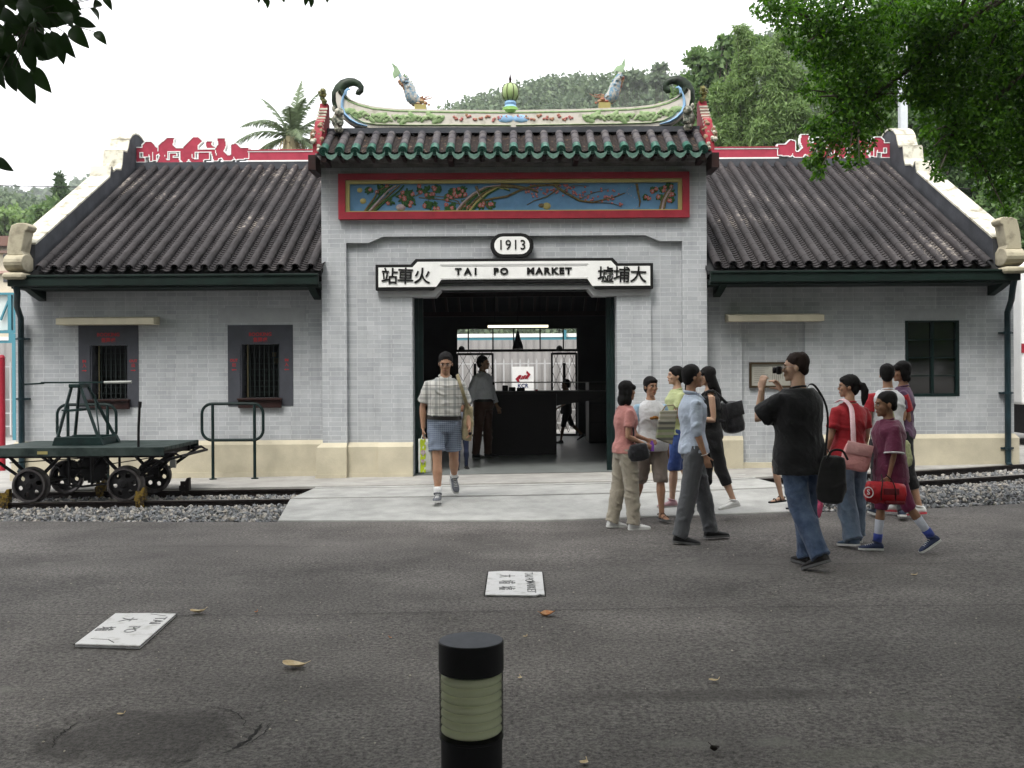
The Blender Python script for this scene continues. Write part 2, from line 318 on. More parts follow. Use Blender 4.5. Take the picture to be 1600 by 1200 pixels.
M_GLAZEP = mat('pale_green_glaze', (.055, .115, .09), .4, col2=(.12, .20, .165), scale=14)
M_WOOD = mat('dark_wood', (.045, .022, .016), .6, var=.3, scale=10)
M_BROWN = mat('red_brown_wood', (.022, .009, .008), .5, var=.3, scale=10)
M_GREYPAN = mat('slate_grey_paint', (.052, .055, .066), .7, var=.12, scale=6)
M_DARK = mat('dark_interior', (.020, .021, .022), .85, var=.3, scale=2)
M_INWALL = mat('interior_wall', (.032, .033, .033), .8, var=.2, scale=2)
M_RUST = mat('rusty_steel', (.016, .011, .010), .65, var=.4, scale=14, bump=.3)
M_STEEL = mat('worn_rail_head', (.20, .19, .18), .4, var=.3, scale=10, metal=.7)
M_IRON = mat('black_iron', (.008, .007, .008), .6, var=.4, scale=12, bump=.2)
M_DGLASS = mat('dark_glass', (.012, .013, .014), .08, spec=.6)
M_FLOOR = mat('polished_grey_floor', (.20, .215, .21), .32, var=.12, scale=3)
M_WEATH = mat('weathered_grey_render', (.20, .19, .18), .85, var=.28, scale=6, bump=.3)
M_FIBRE = mat('grey_sheeting', (.34, .33, .32), .7, var=.06, scale=2)
M_PICK = mat('galvanised_picket', (.55, .55, .55), .5, metal=.2)
M_TEAL = mat('teal_steel', (.06, .20, .25), .45)
# ================= setting: ground, road, platform, track bed =================
def edge_y(x):
    xs = [-40, -9, -5.4, -2.5, .3, 2.55, 4.6, 6.2, 9, 40]; ys = [11.3, 11.0, 10.86, 10.74, 10.64, 10.93, 11.2, 11.5, 12.1, 16]
    return float(np.interp(x, xs, ys))
def rail_y(x):
    x2 = min(x, 9.0); d = .030*max(0, x2-.5)**2
    if x > 9: d += (x-9)*.51
    return 12.08+d
def rail_z(x): return .095+(.016*min(x, 9) if x > 0 else .007*max(x, -9))
mb = MB(); mb.box(-600, 600, -300, 900, -1.2, -.10)
tag(mb.build('ground', mat('earth', (.10, .085, .06), .9, var=.2, scale=.3)), kind='structure')
# road sheet
xs = np.unique(np.concatenate([np.linspace(-40, -10, 8), np.linspace(-9.5, -2.4, 28), np.linspace(-2.3, -.7, 50), np.linspace(-.5, 9.5, 41), np.linspace(10, 40, 8)]))
mb = MB(); ts = np.linspace(0, 1, 150)
vs = []; 
for x in xs:
    for t_ in ts:
        y = -20+(edge_y(x)+20)*(1-(1-t_)**2)
        z = ground(x)+.006*math.sin(x*1.3+y*.8)*math.sin(y*1.7-x*.4)
        d = math.hypot((x+1.54)*1.0, (y-4.45)*1.1)
        z -= .018*math.exp(-((d-.42)/.04)**2)
        vs.append((x, y, z))
n = len(ts); fs = [(i*n+j, (i+1)*n+j, (i+1)*n+j+1, i*n+j+1) for i in range(len(xs)-1) for j in range(n-1)]
# lip of the road down to the ballast
base = len(vs)
for i, x in enumerate(xs): vs.append((x, edge_y(x)+.02, -.09))
fs += [(i*n+n-1, (i+1)*n+n-1, base+i+1, base+i) for i in range(len(xs)-1)]
mb.mesh_add(vs, fs); tag(mb.build('road', ASPH, smooth=True), kind='structure')
# track bed under the stones
mb = MB(); vs = []; fs = []
for i, x in enumerate(xs):
    zb = rail_z(x)-.115; vs += [(x, edge_y(x)+.021, min(zb-.01, ground(x)-.03)), (x, edge_y(x)+.35, zb), (x, 16.5, zb)]
fs = [(3*i+k, 3*i+3+k, 3*i+4+k, 3*i+1+k) for i in range(len(xs)-1) for k in (0, 1)]
mb.mesh_add(vs, fs); tag(mb.build('track_bed', mat('bed_gravel', (.12, .12, .115), .95, var=.3, scale=30)), kind='structure')
# station platform slab (slightly falling to the left) and its kerb edge
def pf_edge(x): return rail_y(x)+1.06+.10
mb = MB(); vs = []; fs = []
px_ = [x for x in np.linspace(-14, 12, 53)]
for x in px_: vs += [(x, pf_edge(x), -.09), (x, pf_edge(x), plat(x)-.012), (x, pf_edge(x)+.02, plat(x)), (x, 26.0, plat(x))]
fs = [(4*i+k, 4*i+4+k, 4*i+5+k, 4*i+1+k) for i in range(len(px_)-1) for k in range(3)]
mb.mesh_add(vs, fs); tag(mb.build('platform', M_CONC), kind='structure')
# drain shadow line between platform and plinth is real: a thin gap strip of dark grit
# crossing slab over the rails, with two flangeway grooves
def slab_pts(t):                                     # left/right edges slanting outwards towards the road
    return -3.05+.42*0, 0
mb = MB()
def strip(y0f, y1f, z0, z1, xl0, xl1, xr0, xr1, nseg=26):
    vs = []; 
    for i in range(nseg+1):
        t_ = i/nseg; xa = xl0+(xr0-xl0)*t_; xb = xl1+(xr1-xl1)*t_
        ya, yb = y0f(xa), y1f(xb); vs += [(xa, ya, z0(xa)-.14), (xa, ya, z0(xa)), (xb, yb, z1(xb)), (xb, yb, z1(xb)-.14)]
    fs = [(4*i+k, 4*i+4+k, 4*i+5+k, 4*i+1+k) for i in range(nseg) for k in range(3)]+[(0, 1, 2, 3), (4*nseg+3, 4*nseg+2, 4*nseg+1, 4*nseg)]
    mb.mesh_add(vs, fs)
rz = lambda x: rail_z(x)+.004
strip(lambda x: edge_y(x)-.02, lambda x: rail_y(x)-.045, lambda x: ground(x)+.022, rz, -2.46, -2.62, 3.2, 3.35)
strip(lambda x: rail_y(x)+.075, lambda x: rail_y(x)+1.02, rz, rz, -2.62, -2.56, 3.35, 3.2)
strip(lambda x: rail_y(x)+1.12, lambda x: pf_edge(x)+.25, rz, lambda x: plat(x)+.006, -2.56, -2.5, 3.2, 3.1)
tag(mb.build('crossing_slab', M_SLAB, bevel=.012), kind='structure')
# the rails: each one thing
for k, (off, lab) in enumerate(((0.0, 'rusty near rail of the track, beside the grey road'), (1.07, 'rusty far rail of the track, along the platform edge'))):
    mb = MB(); mh = MB(); R1 = []; R2 = []
    prof = [(-.055, -.115), (.055, -.115), (.055, -.10), (.012, -.085), (.012, -.03), (.033, -.02), (.033, -.002), (-.033, -.002), (-.033, -.02), (-.012, -.03), (-.012, -.085), (-.055, -.10)]
    for x in np.linspace(-14, 14, 90):
        y, z = rail_y(x)+off, rail_z(x)
        R1.append([(x, y+a, z+b) for a, b in prof]); R2.append([(x, y-.026, z-.0018), (x, y+.026, z-.0018), (x, y+.022, z), (x, y-.022, z)])
    rt = empty('rail', (0, 12.1+off, 0), lab, 'rail', 'rails of the museum track')
    mb.ring_loft(R1); mb.build('rail_web', M_RUST, rt); mh.ring_loft(R2); mh.build('rail_head', M_STEEL, rt)
# sleepers
sl = MB(); sl.box(-.11, .11, 0, 1.9, -.16, 0)
me = sl.mesh('sleeper'); k = 0
for x in np.arange(-9.3, 9.6, .62):
    if -2.7 < x < 3.4: continue
    o = link_mesh('sleeper', me if k == 0 else me, M_WOOD) if k == 0 else None
    if o is None: o = proto.copy(); C.objects.link(o)
    else: proto = o
    o.location = (x, rail_y(x)-.40, rail_z(x)-.117); k += 1
    tag(o, 'dark timber sleeper half buried in grey ballast stones', 'sleeper', 'sleepers under the track')
# ballast stones: uncountable
def stones(n):
    base = np.array([[1,0,0],[-1,0,0],[0,1,0],[0,-1,0],[0,0,1],[0,0,-1],[.62,.62,.5],[-.62,.6,.5],[.6,-.62,.5],[-.6,-.6,.52]]); bm = bmesh.new()
    V = []; Fc = []; 
    hulls = []
    for h in range(10):
        bm = bmesh.new(); pts = base+rng.normal(0, .22, base.shape)
        for p in pts: bm.verts.new(p)
        r = bmesh.ops.convex_hull(bm, input=bm.verts); 
        bmesh.ops.delete(bm, geom=[v for v in bm.verts if not v.link_faces], context='VERTS'); bm.verts.index_update()
        hulls.append((np.array([v.co[:] for v in bm.verts]), [[v.index for v in f.verts] for f in bm.faces])); bm.free()
    off = 0
    for _ in range(n):
        x = random.uniform(-8.4, 8.2)
        if -2.55 < x < 3.25: continue
        if random.random() < .62: y = edge_y(x)+random.uniform(-.015, .04)+random.random()**1.0*(rail_y(x)-edge_y(x)-.06)
        else: y = rail_y(x)+random.uniform(.05, 1.1)
        xe = -2.46 if x < 0 else 3.2
        zb = rail_z(x)-.115+(-.02 if y < edge_y(x)+.2 else 0)
        top = .058 if y < rail_y(x)-.1 else .04
        z = zb+random.uniform(0, top)
        if y < edge_y(x)+.12: z = min(z, ground(x)+.005)
        s = random.uniform(.011, .029); hv, hf = hulls[random.randrange(10)]
        q = Quaternion((random.gauss(0,1), random.gauss(0,1), random.gauss(0,1), random.gauss(0,1))).normalized().to_matrix(); A = np.array(q)*s
        V.append((hv*np.array([1.25, 1, .75])) @ A.T+np.array([x, y, z])); Fc += [[i+off for i in f] for f in hf]; off += len(hv)
    me = bpy.data.meshes.new('ballast'); me.from_pydata(np.concatenate(V).tolist(), [], Fc); return me
def stone_mat():
    m = bpy.data.materials.new('ballast_stone'); m.use_nodes = True; t = m.node_tree; b = t.nodes['Principled BSDF']; g = N(t, 'ShaderNodeNewGeometry'); r = N(t, 'ShaderNodeValToRGB')
    e = r.color_ramp.elements; e[0].color = (.10, .105, .11, 1); e[1].color = (.40, .40, .40, 1); e.new(.5).color = (.22, .225, .235, 1); e.new(.93).color = (.40, .36, .31, 1)
    t.links.new(g.outputs['Random Per Island'], r.inputs[0]); t.links.new(r.outputs[0], b.inputs['Base Color']); b.inputs['Roughness'].default_value = .85; return m
tag(link_mesh('ballast', stones(30000), stone_mat()), 'grey crushed stone ballast around the rails', kind='stuff')
# ================= station building =================
CX = .04; Y1, Y2 = 14.2, 14.55; YB = 22.2; GX = 2.67
st = empty('station_building', (CX, Y1, .12), 'old grey brick railway station with tiled roofs, painted frieze and wide central doorway', 'station')
def B(mb, name, m, parent=None, **k): return mb.build(name, m, parent or st, **k)
# --- wing walls ---
zt = 2.86
w1 = (-5.99, -5.45, 1.205, 1.97); w2 = (-3.86, -3.29, 1.21, 1.975); w3 = (5.60, 6.345, 1.186, 2.24); nic = (3.27, 4.17, plat(3.7)+.07, 2.25)
mb = fill_grid([-7.05, CX-GX+.04], [.02, zt], [w1, w2], Y2, Y2+.28); B(mb, 'wing_wall', BRICK)
mb = fill_grid([CX+GX-.04, 7.13], [.02, zt], [nic, w3], Y2, Y2+.06); fill_grid([CX+GX-.04, 7.13], [.02, zt], [w3], Y2+.062, Y2+.30, mb=mb); B(mb, 'wing_wall', BRICK)
for x0, x1 in ((-7.05, -6.80), (6.88, 7.13)):
    mb = MB(); mb.prism([(Y2+.302, .02), (YB, .02), (YB, 2.8), (18.1, 5.1), (Y2+.302, 3.1)], x0, x1, 'X'); B(mb, 'end_wall', BRICK)
# --- wing plinths ---
def plinth(mb, x0, x1, y, z1, proj, ends=(0, 0)):
    for (za, zb, p, q) in ((0.0, .16, proj+.015, proj+.015), (.16, z1-.06, proj, proj), (z1-.06, z1, proj, .005)):
        a0, a1 = x0-(p if ends[0] else 0), x1+(p if ends[1] else 0); b0, b1 = x0-(q if ends[0] else 0), x1+(q if ends[1] else 0)
        if za == 0.0: za = plat(x0)-.05
        vs = [(a0, y-p, za), (a1, y-p, za), (a1, y+.02, za), (a0, y+.02, za), (b0, y-q, zb), (b1, y-q, zb), (b1, y+.02, zb), (b0, y+.02, zb)]
        mb.mesh_add(vs, [(3, 2, 1, 0), (4, 5, 6, 7), (0, 1, 5, 4), (2, 3, 7, 6), (3, 0, 4, 7), (1, 2, 6, 5)])
mb = MB(); plinth(mb, -7.05, CX-GX-.06, Y2, .61, .05, (1, 0)); B(mb, 'plinth', M_CREAM)
mb = MB(); plinth(mb, CX+GX+.06, nic[0], Y2, .63, .05); plinth(mb, nic[1], 7.13, Y2, .64, .05, (0, 1)); mb.box(nic[0]+.002, nic[1]-.002, Y2-.01, Y2+.055, .1, nic[2]+.002); B(mb, 'plinth', M_CREAM)
# --- gate block ---
gz = .57; top = 4.42
mb = MB()
mb.box(CX-2.67, CX-2.33, Y1, Y1+.10, .02, 3.36); mb.box(CX+2.33, CX+2.67, Y1, Y1+.10, .02, 3.36)
mb.prism([(CX-2.67, 3.36), (CX-2.02, 3.36), (CX-1.82, 3.445), (CX+1.82, 3.445), (CX+2.02, 3.36), (CX+2.67, 3.36), (CX+2.67, top), (CX-2.67, top)], Y1, Y1+.10)
fill_grid([CX-2.668, CX+2.668], [.02, top-.002], [(CX-1.42, CX+1.42, .01, 2.70)], Y1+.075, Y1+.40, mb=mb)
for s in (-1, 1):
    x0, x1 = sorted((CX+s*1.422, CX+s*1.90)); mb.box(x0, x1, Y1+.035, Y1+.38, .02, 2.70)
    x0, x1 = sorted((CX+s*2.37, CX+s*2.668)); mb.box(x0, x1, Y1+.402, 17.2, .02, top-.01)
B(mb, 'gate_wall', BRICK)
mb = MB()
for s in (-1, 1):
    for (a, b, y, pr) in ((2.33, 2.67, Y1, .075), (1.90, 2.33, Y1+.075, .075), (1.42, 1.90, Y1+.035, .075)):
        x0, x1 = sorted((CX+s*a, CX+s*b)); plinth(mb, x0, x1, y, .59, pr, (1, 0) if (s < 0 and a > 2.3) else (0, 1) if (s > 0 and a > 2.3) else (1, 1) if 1.4 < a < 1.5 and False else (0, 0))
B(mb, 'plinth', M_CREAM)
mb = MB()      # painted reveal of the doorway
for s in (-1, 1):
    x0, x1 = sorted((CX+s*1.414, CX+s*1.36)); mb.box(x0, x1, Y1+.30, Y1+.42, .1, 2.70)
    x0, x1 = sorted((CX+s*1.36, CX+s*1.30)); mb.box(x0, x1, Y1+.32, Y1+.38, .1, 2.70)
B(mb, 'door_frame', M_DKGREEN)
# stepped lintel moulding and name board
def board(dx, z_off, grow, y0, y1, up=0.0):
    g = grow; sx = [(-1.916-g, 2.695-g), (-1.12+.0-g, 2.695-g), (-1.05-g, 2.792-g), (1.05+g, 2.792-g), (1.12+g, 2.695-g), (1.916+g, 2.695-g), (1.916+g, 3.05+g), (1.43+g*.6, 3.05+g), (1.36+g*.6, 3.125+g), (-1.36-g*.6, 3.125+g), (-1.43-g*.6, 3.05+g), (-1.916-g, 3.05+g)]
    return [(CX+dx+x, z+z_off) for x, z in sx]
mb = MB()
mb.prism([(CX-1.88, 2.61), (CX-1.10, 2.61), (CX-1.02, 2.70), (CX+1.02, 2.70), (CX+1.10, 2.61), (CX+1.88, 2.61), (CX+1.88, 2.75), (CX-1.88, 2.75)], Y1+.01, Y1+.375); B(mb, 'lintel', mat('pale_grey_render', (.40, .40, .41), .8, var=.08))
mb = MB(); mb.prism(board(0, 0, 0, 0, 0), Y1-.075, Y1+.03); nb = B(mb, 'name_board', M_BLACK, bevel=.006)
mb = MB(); mb.prism(board(0, 0, -.042, 0, 0), Y1-.083, Y1-.072); B(mb, 'board_face', M_WHITE, nb)
mb = MB(); mb.box(CX-1.02, CX+1.02, Y1-.089, Y1-.082, 3.035, 3.05); mb.box(CX-1.0, CX+1.0, Y1-.087, Y1-.082, 3.018, 3.03); mb.box(CX-1.0, CX+1.0, Y1-.088, Y1-.082, 2.84, 2.85); mb.box(CX-1.02, CX+1.02, Y1-.087, Y1-.082, 2.85, 2.856); B(mb, 'moulding', mat('off_white', (.55, .55, .54), .7), nb)
mb = MB()
for ch, x in (('站', -1.72), ('車', -1.50), ('火', -1.27), ('墟', 1.26), ('埔', 1.48), ('大', 1.71)):
    add_text(mb, ch, .235, Matrix.Translation((CX+x, Y1-.088, 2.875)) @ UPRIGHT @ Matrix.Rotation(-.04, 4, 'Z'), .008, .0024)
for wd, x, sp in (('TAI', -.665, 1.65), ('PO', -.185, 1.3), ('MARKET', .48, 1.28)):
    add_text(mb, wd, .122, Matrix.Translation((CX+x, Y1-.088, 2.942)) @ UPRIGHT, .008, .0062, 1.12, sp)
B(mb, 'lettering', M_BLACK, nb)
def stadium(cx, cz, hw, hh, n=10):
    r = hh; return [(cx+hw-r+r*math.cos(a), cz+r*math.sin(a)) for a in np.linspace(-PI/2, PI/2, n)]+[(cx-hw+r+r*math.cos(a), cz+r*math.sin(a)) for a in np.linspace(PI/2, 3*PI/2, n)]
mb = MB(); mb.prism(stadium(CX-.03, 3.305, .30, .172), Y1-.06, Y1+.02); dp = B(mb, 'date_plaque', M_BLACK, bevel=.01)
mb = MB(); mb.prism(stadium(CX-.03, 3.305, .245, .122), Y1-.066, Y1-.055); B(mb, 'plaque_face', M_WHITE, dp)
mb = MB(); add_text(mb, '1913', .19, Matrix.Translation((CX-.03, Y1-.069, 3.305)) @ UPRIGHT, .005, .0015, .92, 1.16); B(mb, 'numerals', M_BLACK, dp)
# --- frieze: red frame, gilt slip, blue panel with relief of trees and birds ---
fx0, fx1, fz0, fz1 = CX-2.42, CX+2.42, 3.675, 4.305
mb = fill_grid([fx0, fx1], [fz0, fz1], [(fx0+.095, fx1-.095, fz0+.10, fz1-.085)], Y1-.095, Y1+.01); fr = B(mb, 'frieze_frame', M_RED)
mb = fill_grid([fx0+.096, fx1-.096], [fz0+.101, fz1-.086], [(fx0+.15, fx1-.15, fz0+.118, fz1-.135)], Y1-.06, Y1+.012); B(mb, 'gilt_slip', M_YELL, fr)
mb = MB(); mb.box(fx0+.14, fx1-.14, Y1-.012, Y1+.013, fz0+.11, fz1-.12); fp = B(mb, 'frieze_panel', M_BLUE)
PX0, PZ0 = fx0+.15, fz0+.118; PW, PH = 4.54, .377
def FP(u, v, d=.0): return (PX0+u*PW, Y1-.016-d, PZ0+v*PH)      # u,v in 0..1 of the panel
tr = [MB() for _ in range(5)]   # bark, leaf, flower, pale, yellow
random.seed(3)
def sprig(u, v, n, r=.03, spread=.035, mode=2):
    for _ in range(n*8+4):
        a = random.uniform(0, 2*PI); rr = random.uniform(.3, 1.2); q = FP(u+spread*rr*math.cos(a)*.55, min(.97, max(.03, v+spread*5*rr*math.sin(a))), .004)
        M = Matrix.Rotation(random.uniform(0, PI), 3, 'Y'); tr[1].ell(q, (random.uniform(.024, .042), .008, .016), 6, M)
    for _ in range(n):
        q = FP(u+random.uniform(-1, 1)*spread*.6, min(.92, max(.08, v+random.uniform(-1, 1)*spread*5)), .006)
        for k in range(5):
            a = k*2*PI/5+random.random(); tr[mode].ell((q[0]+r*.5*math.cos(a), q[1], q[2]+r*.5*math.sin(a)), (r*.5, .008, r*.5), 6)
        tr[3].ell((q[0], q[1]-.006, q[2]), (r*.32, .007, r*.32), 6)
def limb(pts, r0, r1, k=0):
    n = len(pts); tr[k].tube([FP(u, v, .004) for u, v in pts], [r0+(r1-r0)*i/(n-1) for i in range(n)], 8, flat=1.0)
for k, o in enumerate((0, .007, .014, .022, .03)): limb([(.045+o, 0), (.060+o*1.2, .25), (.075+o*1.6, .5), (.085+o*2.2, .75), (.12+o*1.5, .95)], .017, .010, (0, 1, 3, 0, 1)[k])
sprig(.10, .8, 2, .03, .03); sprig(.06, .75, 1, .03, .02); sprig(.12, .35, 1, .03, .02)
tr[3].ell(FP(.155, .14), (.07, .02, .05), 8); tr[4].ell(FP(.03, .78), (.04, .012, .035), 8); tr[4].ell(FP(.04, .38), (.045, .012, .04), 8)
limb([(.21, .5), (.28, .42), (.36, .5)], .008, .004); limb([(.28, .42), (.35, .2)], .007, .004); limb([(.2, .55), (.235, .8)], .007, .004)
for a in ((.175, .6, 2), (.18, .3, 2), (.225, .82, 1), (.335, .68, 3), (.355, .22, 2), (.255, .15, 0), (.31, .12, 0)): sprig(a[0]*1.0, a[1], max(1, a[2])+1, .033, .03)
limb([(.385, .9), (.395, .6), (.41, .35), (.42, .1)], .02, .01, 0); limb([(.388, .7), (.40, .45), (.408, .3)], .016, .008, 3)

# big gnarled trunk left of the middle, spreading right
for k, (o, c) in enumerate(((0, 3), (.008, 0), (.018, 1), (.03, 0), (.04, 4), (.048, 1))):
    limb([(.325+o, 0), (.345+o, .3), (.375+o, .62), (.41+o, .85), (.46+o*.6, .93-.04*k)], .016, .012, c)
limb([(.345, .0), (.33, .35), (.30, .5), (.255, .55), (.235, .35)], .008, .004)
limb([(.40, .35), (.44, .45), (.48, .52), (.52, .75), (.56, .9), (.64, .95)], .016, .016); limb([(.46, .92), (.50, .88), (.55, .80), (.575, .66)], .03, .012); limb([(.62, .95), (.65, .7), (.70, .35), (.74, .28), (.80, .45), (.84, .62)], .022, .006)
limb([(.64, .8), (.60, .5), (.56, .35), (.54, .2)], .010, .004); limb([(.70, .4), (.74, .62), (.79, .78)], .007, .003); limb([(.65, .7), (.68, .9), (.73, .88)], .007, .003); limb([(.73, .28), (.80, .25), (.83, .1)], .005, .003)
for a in ((.155, .5, 0), (.245, .55, 2), (.265, .8, 2), (.235, .25, 1), (.30, .5, 2), (.318, .7, 2), (.34, .75, 1), (.39, .25, 1), (.40, .22, 1), (.43, .2, 1)): sprig(a[0], a[1], a[2]+1, .030, .020)
for _ in range(110):
    u = random.uniform(.53, .83); v = .9-abs(u-.62)*2.2+random.uniform(-.3, .25); q = FP(u, min(.92, max(.06, v)), .006); tr[2].ell(q, (.016, .008, .014), 6); tr[3].ell((q[0], q[1]-.004, q[2]), (.006, .006, .006), 5)
tr[4].ell(FP(.60, .16), (.060, .014, .05), 8); tr[0].ell(FP(.585, .18), (.05, .016, .03), 8)
limb([(.875, .95), (.88, .6), (.885, .3), (.882, .1)], .02, .008, 0)
for k in range(14): tr[3].ell(FP(.865+.02*math.sin(k*.5), .04+k*.068), (.006, .006, .007), 5)
for k, o in enumerate((0, .006, .012)): limb([(.945+o, 0), (.952+o, .35), (.965+o, .65), (.985, .85)], .016, .012, (0, 3, 0)[k])
for a in ((.905, .45, 1), (.925, .72, 2), (.945, .45, 1), (.955, .75, 1), (.985, .6, 2), (.975, .85, 1), (.985, .35, 1)): sprig(min(.98, a[0]), a[1], a[2]+1, .033, .014)
for mb_, nm, m_ in zip(tr, ('relief_bark', 'relief_leaf', 'relief_flower', 'relief_pale', 'relief_yellow'), (mat('bark_paint', (.10, .055, .03), .7, col2=(.17, .16, .07), scale=30), mat('foliage_paint', (.030, .085, .025), .7, var=.4, scale=30), mat('peony_paint', (.36, .05, .05), .7, col2=(.46, .20, .17), scale=40), mat('ivory_paint', (.42, .38, .34), .7, col2=(.30, .20, .25), scale=30), M_YELL)):
    if mb_.f: B(mb_, nm, m_, fp, smooth=True)
# --- weathered corbel under the front eave ---
mb = MB()
for k, (z0, z1, p) in enumerate(((4.40, 4.445, .03), (4.447, 4.49, .075), (4.492, 4.60, .13))): mb.box(CX-2.69-p*.3, CX+2.69+p*.3, Y1-p, Y1+.4, z0, z1)
mb.box(CX-2.69, CX+2.69, Y1+.1, 15.0, 4.602, 4.78); B(mb, 'corbel', M_WEATH)
mb = MB()
for i in range(25):
    x = CX-2.555+i*.2125; big = i in (8, 16) or i in (0, 24)
    mb.box(x-.022*(1.6 if big else 1), x+.022*(1.6 if big else 1), 13.78, 14.3, 4.40 if big else 4.455, 4.49)
for s in (-1, 1): mb.box(CX+s*2.72-.05, CX+s*2.72+.05, 13.8, 14.35, 4.30, 4.50)
B(mb, 'rafter_end', M_BROWN)
# --- front roof: barrels with green glazed ends, drip tiles ---
pe, pr_ = Vector((0, 13.72, 4.53)), Vector((0, 14.42, 4.95)); dv = (pr_-pe).normalized(); up_ = Vector((0, -dv.z, dv.y))
mb = MB(); mg = MB(); md = MB(); ms = MB(); mq = MB()
def barrel(mb, x, a, b, r, seg=12, cap=True):
    rings = []
    for p, rr in ((a, r), (a+(b-a)*.5, r*.95), (b, r*.9)):
        rings.append([Vector((x, 0, 0))+p+Vector((1, 0, 0))*rr*math.cos(2*PI*j/seg)+up_*rr*math.sin(2*PI*j/seg) for j in range(seg)])
    mb.ring_loft(rings, True, cap)
for i in range(25):
    x = CX-2.55+i*.2125
    barrel(mg, x, pe+up_*random.uniform(-.006, .006), pe+dv*.17, .063)
    c = Vector((x, pe.y-.001, pe.z)); # recessed roundel
    for rr0, rr1 in ((.050, .036), (.024, .001)): mq.ring_loft([[c-dv*.004+Vector((1, 0, 0))*rr*math.cos(t)+up_*rr*math.sin(t) for t in np.linspace(0, 2*PI, 15)[:-1]] for rr in (rr0, rr1)], True, False)
    if False: mg.ring_loft([[c-dv*.004+Vector((1, 0, 0))*rr*math.cos(t)+up_*rr*math.sin(t) for t in np.linspace(0, 2*PI, 13)[:-1]] for rr in (.050, .044)], True, False)
    for k in range(3):
        a = pe+dv*(.168+.21*k); barrel(mb, x, a, a+dv*.235, .057+.001*(k == 0))
    if i < 24:
        xc = x+.106
        for k in range(14):
            a = pe+dv*(.03+.055*k)-up_*.03; w_ = .062
            md.mesh_add([Vector((xc-w_, 0, 0))+a+up_*.018, Vector((xc, 0, 0))+a-up_*.004, Vector((xc+w_, 0, 0))+a+up_*.018, Vector((xc-w_, 0, 0))+a+up_*.008, Vector((xc, 0, 0))+a-up_*.014, Vector((xc+w_, 0, 0))+a+up_*.008,
                         Vector((xc-w_, 0, 0))+a+dv*.075+up_*.012, Vector((xc, 0, 0))+a+dv*.075-up_*.010, Vector((xc+w_, 0, 0))+a+dv*.075+up_*.012], [(0, 1, 4, 3), (1, 2, 5, 4), (0, 6, 7, 1), (1, 7, 8, 2)])
        # drip tile: a shield hanging below the eave
        z0 = pe.z-.035; sh = [(xc-.085, z0+.022), (xc-.078, z0-.02), (xc-.05, z0-.062), (xc, z0-.088), (xc+.05, z0-.062), (xc+.078, z0-.02), (xc+.085, z0+.022), (xc+.04, z0-.008), (xc, z0-.018), (xc-.04, z0-.008)]
        n = len(sh); vs = [(a, pe.y-.012+.35*(z0-b)*0, b) for a, b in sh]+[(a, pe.y+.012, b) for a, b in sh]
        ms.prism(sh, pe.y-.010, pe.y+.010)
deck = MB(); deck.mesh_add([(CX-2.66, pe.y+.03, pe.z-.06), (CX+2.66, pe.y+.03, pe.z-.06), (CX+2.66, 14.5, 4.93), (CX-2.66, 14.5, 4.93), (CX+2.66, 16.3, 4.05), (CX-2.66, 16.3, 4.05)], [(0, 1, 2, 3), (3, 2, 4, 5)])
gr = B(md, 'gate_roof', mat('stacked_tile_edge', (.035, .028, .026), .85, col2=(.20, .14, .10), scale=18, thr=(.56, .72)))
B(deck, 'roof_deck', M_DARK, gr); B(mb, 'barrel_tile', mat('grey_purple_tile', (.050, .047, .056), .75, col2=(.12, .11, .11), scale=7, bump=.3), gr, smooth=True); B(mg, 'glazed_tile', M_GLAZE, gr, smooth=True); B(ms, 'drip_tile', M_GLAZEP, gr); B(mq, 'roundel', M_GLAZED, gr)
# --- curved ridge of the gate ---
RY = 14.42
def R(px, py):       # measured on the left half, photograph pixels -> world X (relative CX), Z
    v = U(px, py, RY); return (v.x-CX, v.z)
topl = [R(820, 174.5), R(700, 174), R(620, 172), R(585, 168.7), R(561.7, 162.8), R(546, 156.5), R(538, 150), R(533, 142)]
botl = [R(526.5, 148), R(526.5, 160), R(528.5, 170), R(534, 183), R(543, 191), R(554, 198), R(573, 202), R(620, 201.5), R(820, 201)]
left = [(min(0, x), z) for x, z in topl]+botl; left = [(x if x < 0 else 0, z) for x, z in left]; left[0] = (0, left[0][1]); left[-1] = (0, left[-1][1])
poly = [(CX+x, z) for x, z in left]+[(CX-x, z) for x, z in left[::-1] if x < 0]
# build as two halves so that the outline stays simple
rd = None
mb = MB()
def half_strip(mb, tl, bl, y0, y1, s):
    # loft between top and bottom polylines resampled to the same count
    def res(p, n):
        d = [0]
        for a, b in zip(p, p[1:]): d.append(d[-1]+math.dist(a, b))
        t = np.linspace(0, d[-1], n); return list(zip(np.interp(t, d, [q[0] for q in p]), np.interp(t, d, [q[1] for q in p])))
    a, b = res(tl, 26), res(bl[::-1], 26); rings = []
    for (x, z), (x2, z2) in zip(a, b): rings.append([(CX+s*x, y0, z), (CX+s*x, y1, z), (CX+s*x2, y1, z2), (CX+s*x2, y0, z2)])
    mb.ring_loft([r if s > 0 else r[::-1] for r in rings], True, True)
T0 = [(0, topl[0][1])]+topl[1:]; B0 = botl[:-1]+[(0, botl[-1][1])]
for s in (1, -1): half_strip(mb, T0, B0, RY-.09, RY+.12, s)
rb = B(mb, 'gate_ridge', mat('ridge_ivory', (.58, .54, .48), .8, col2=(.28, .27, .20), scale=9, thr=(.50, .85)))
mb = MB(); m2 = MB(); m3 = MB(); m4 = MB()
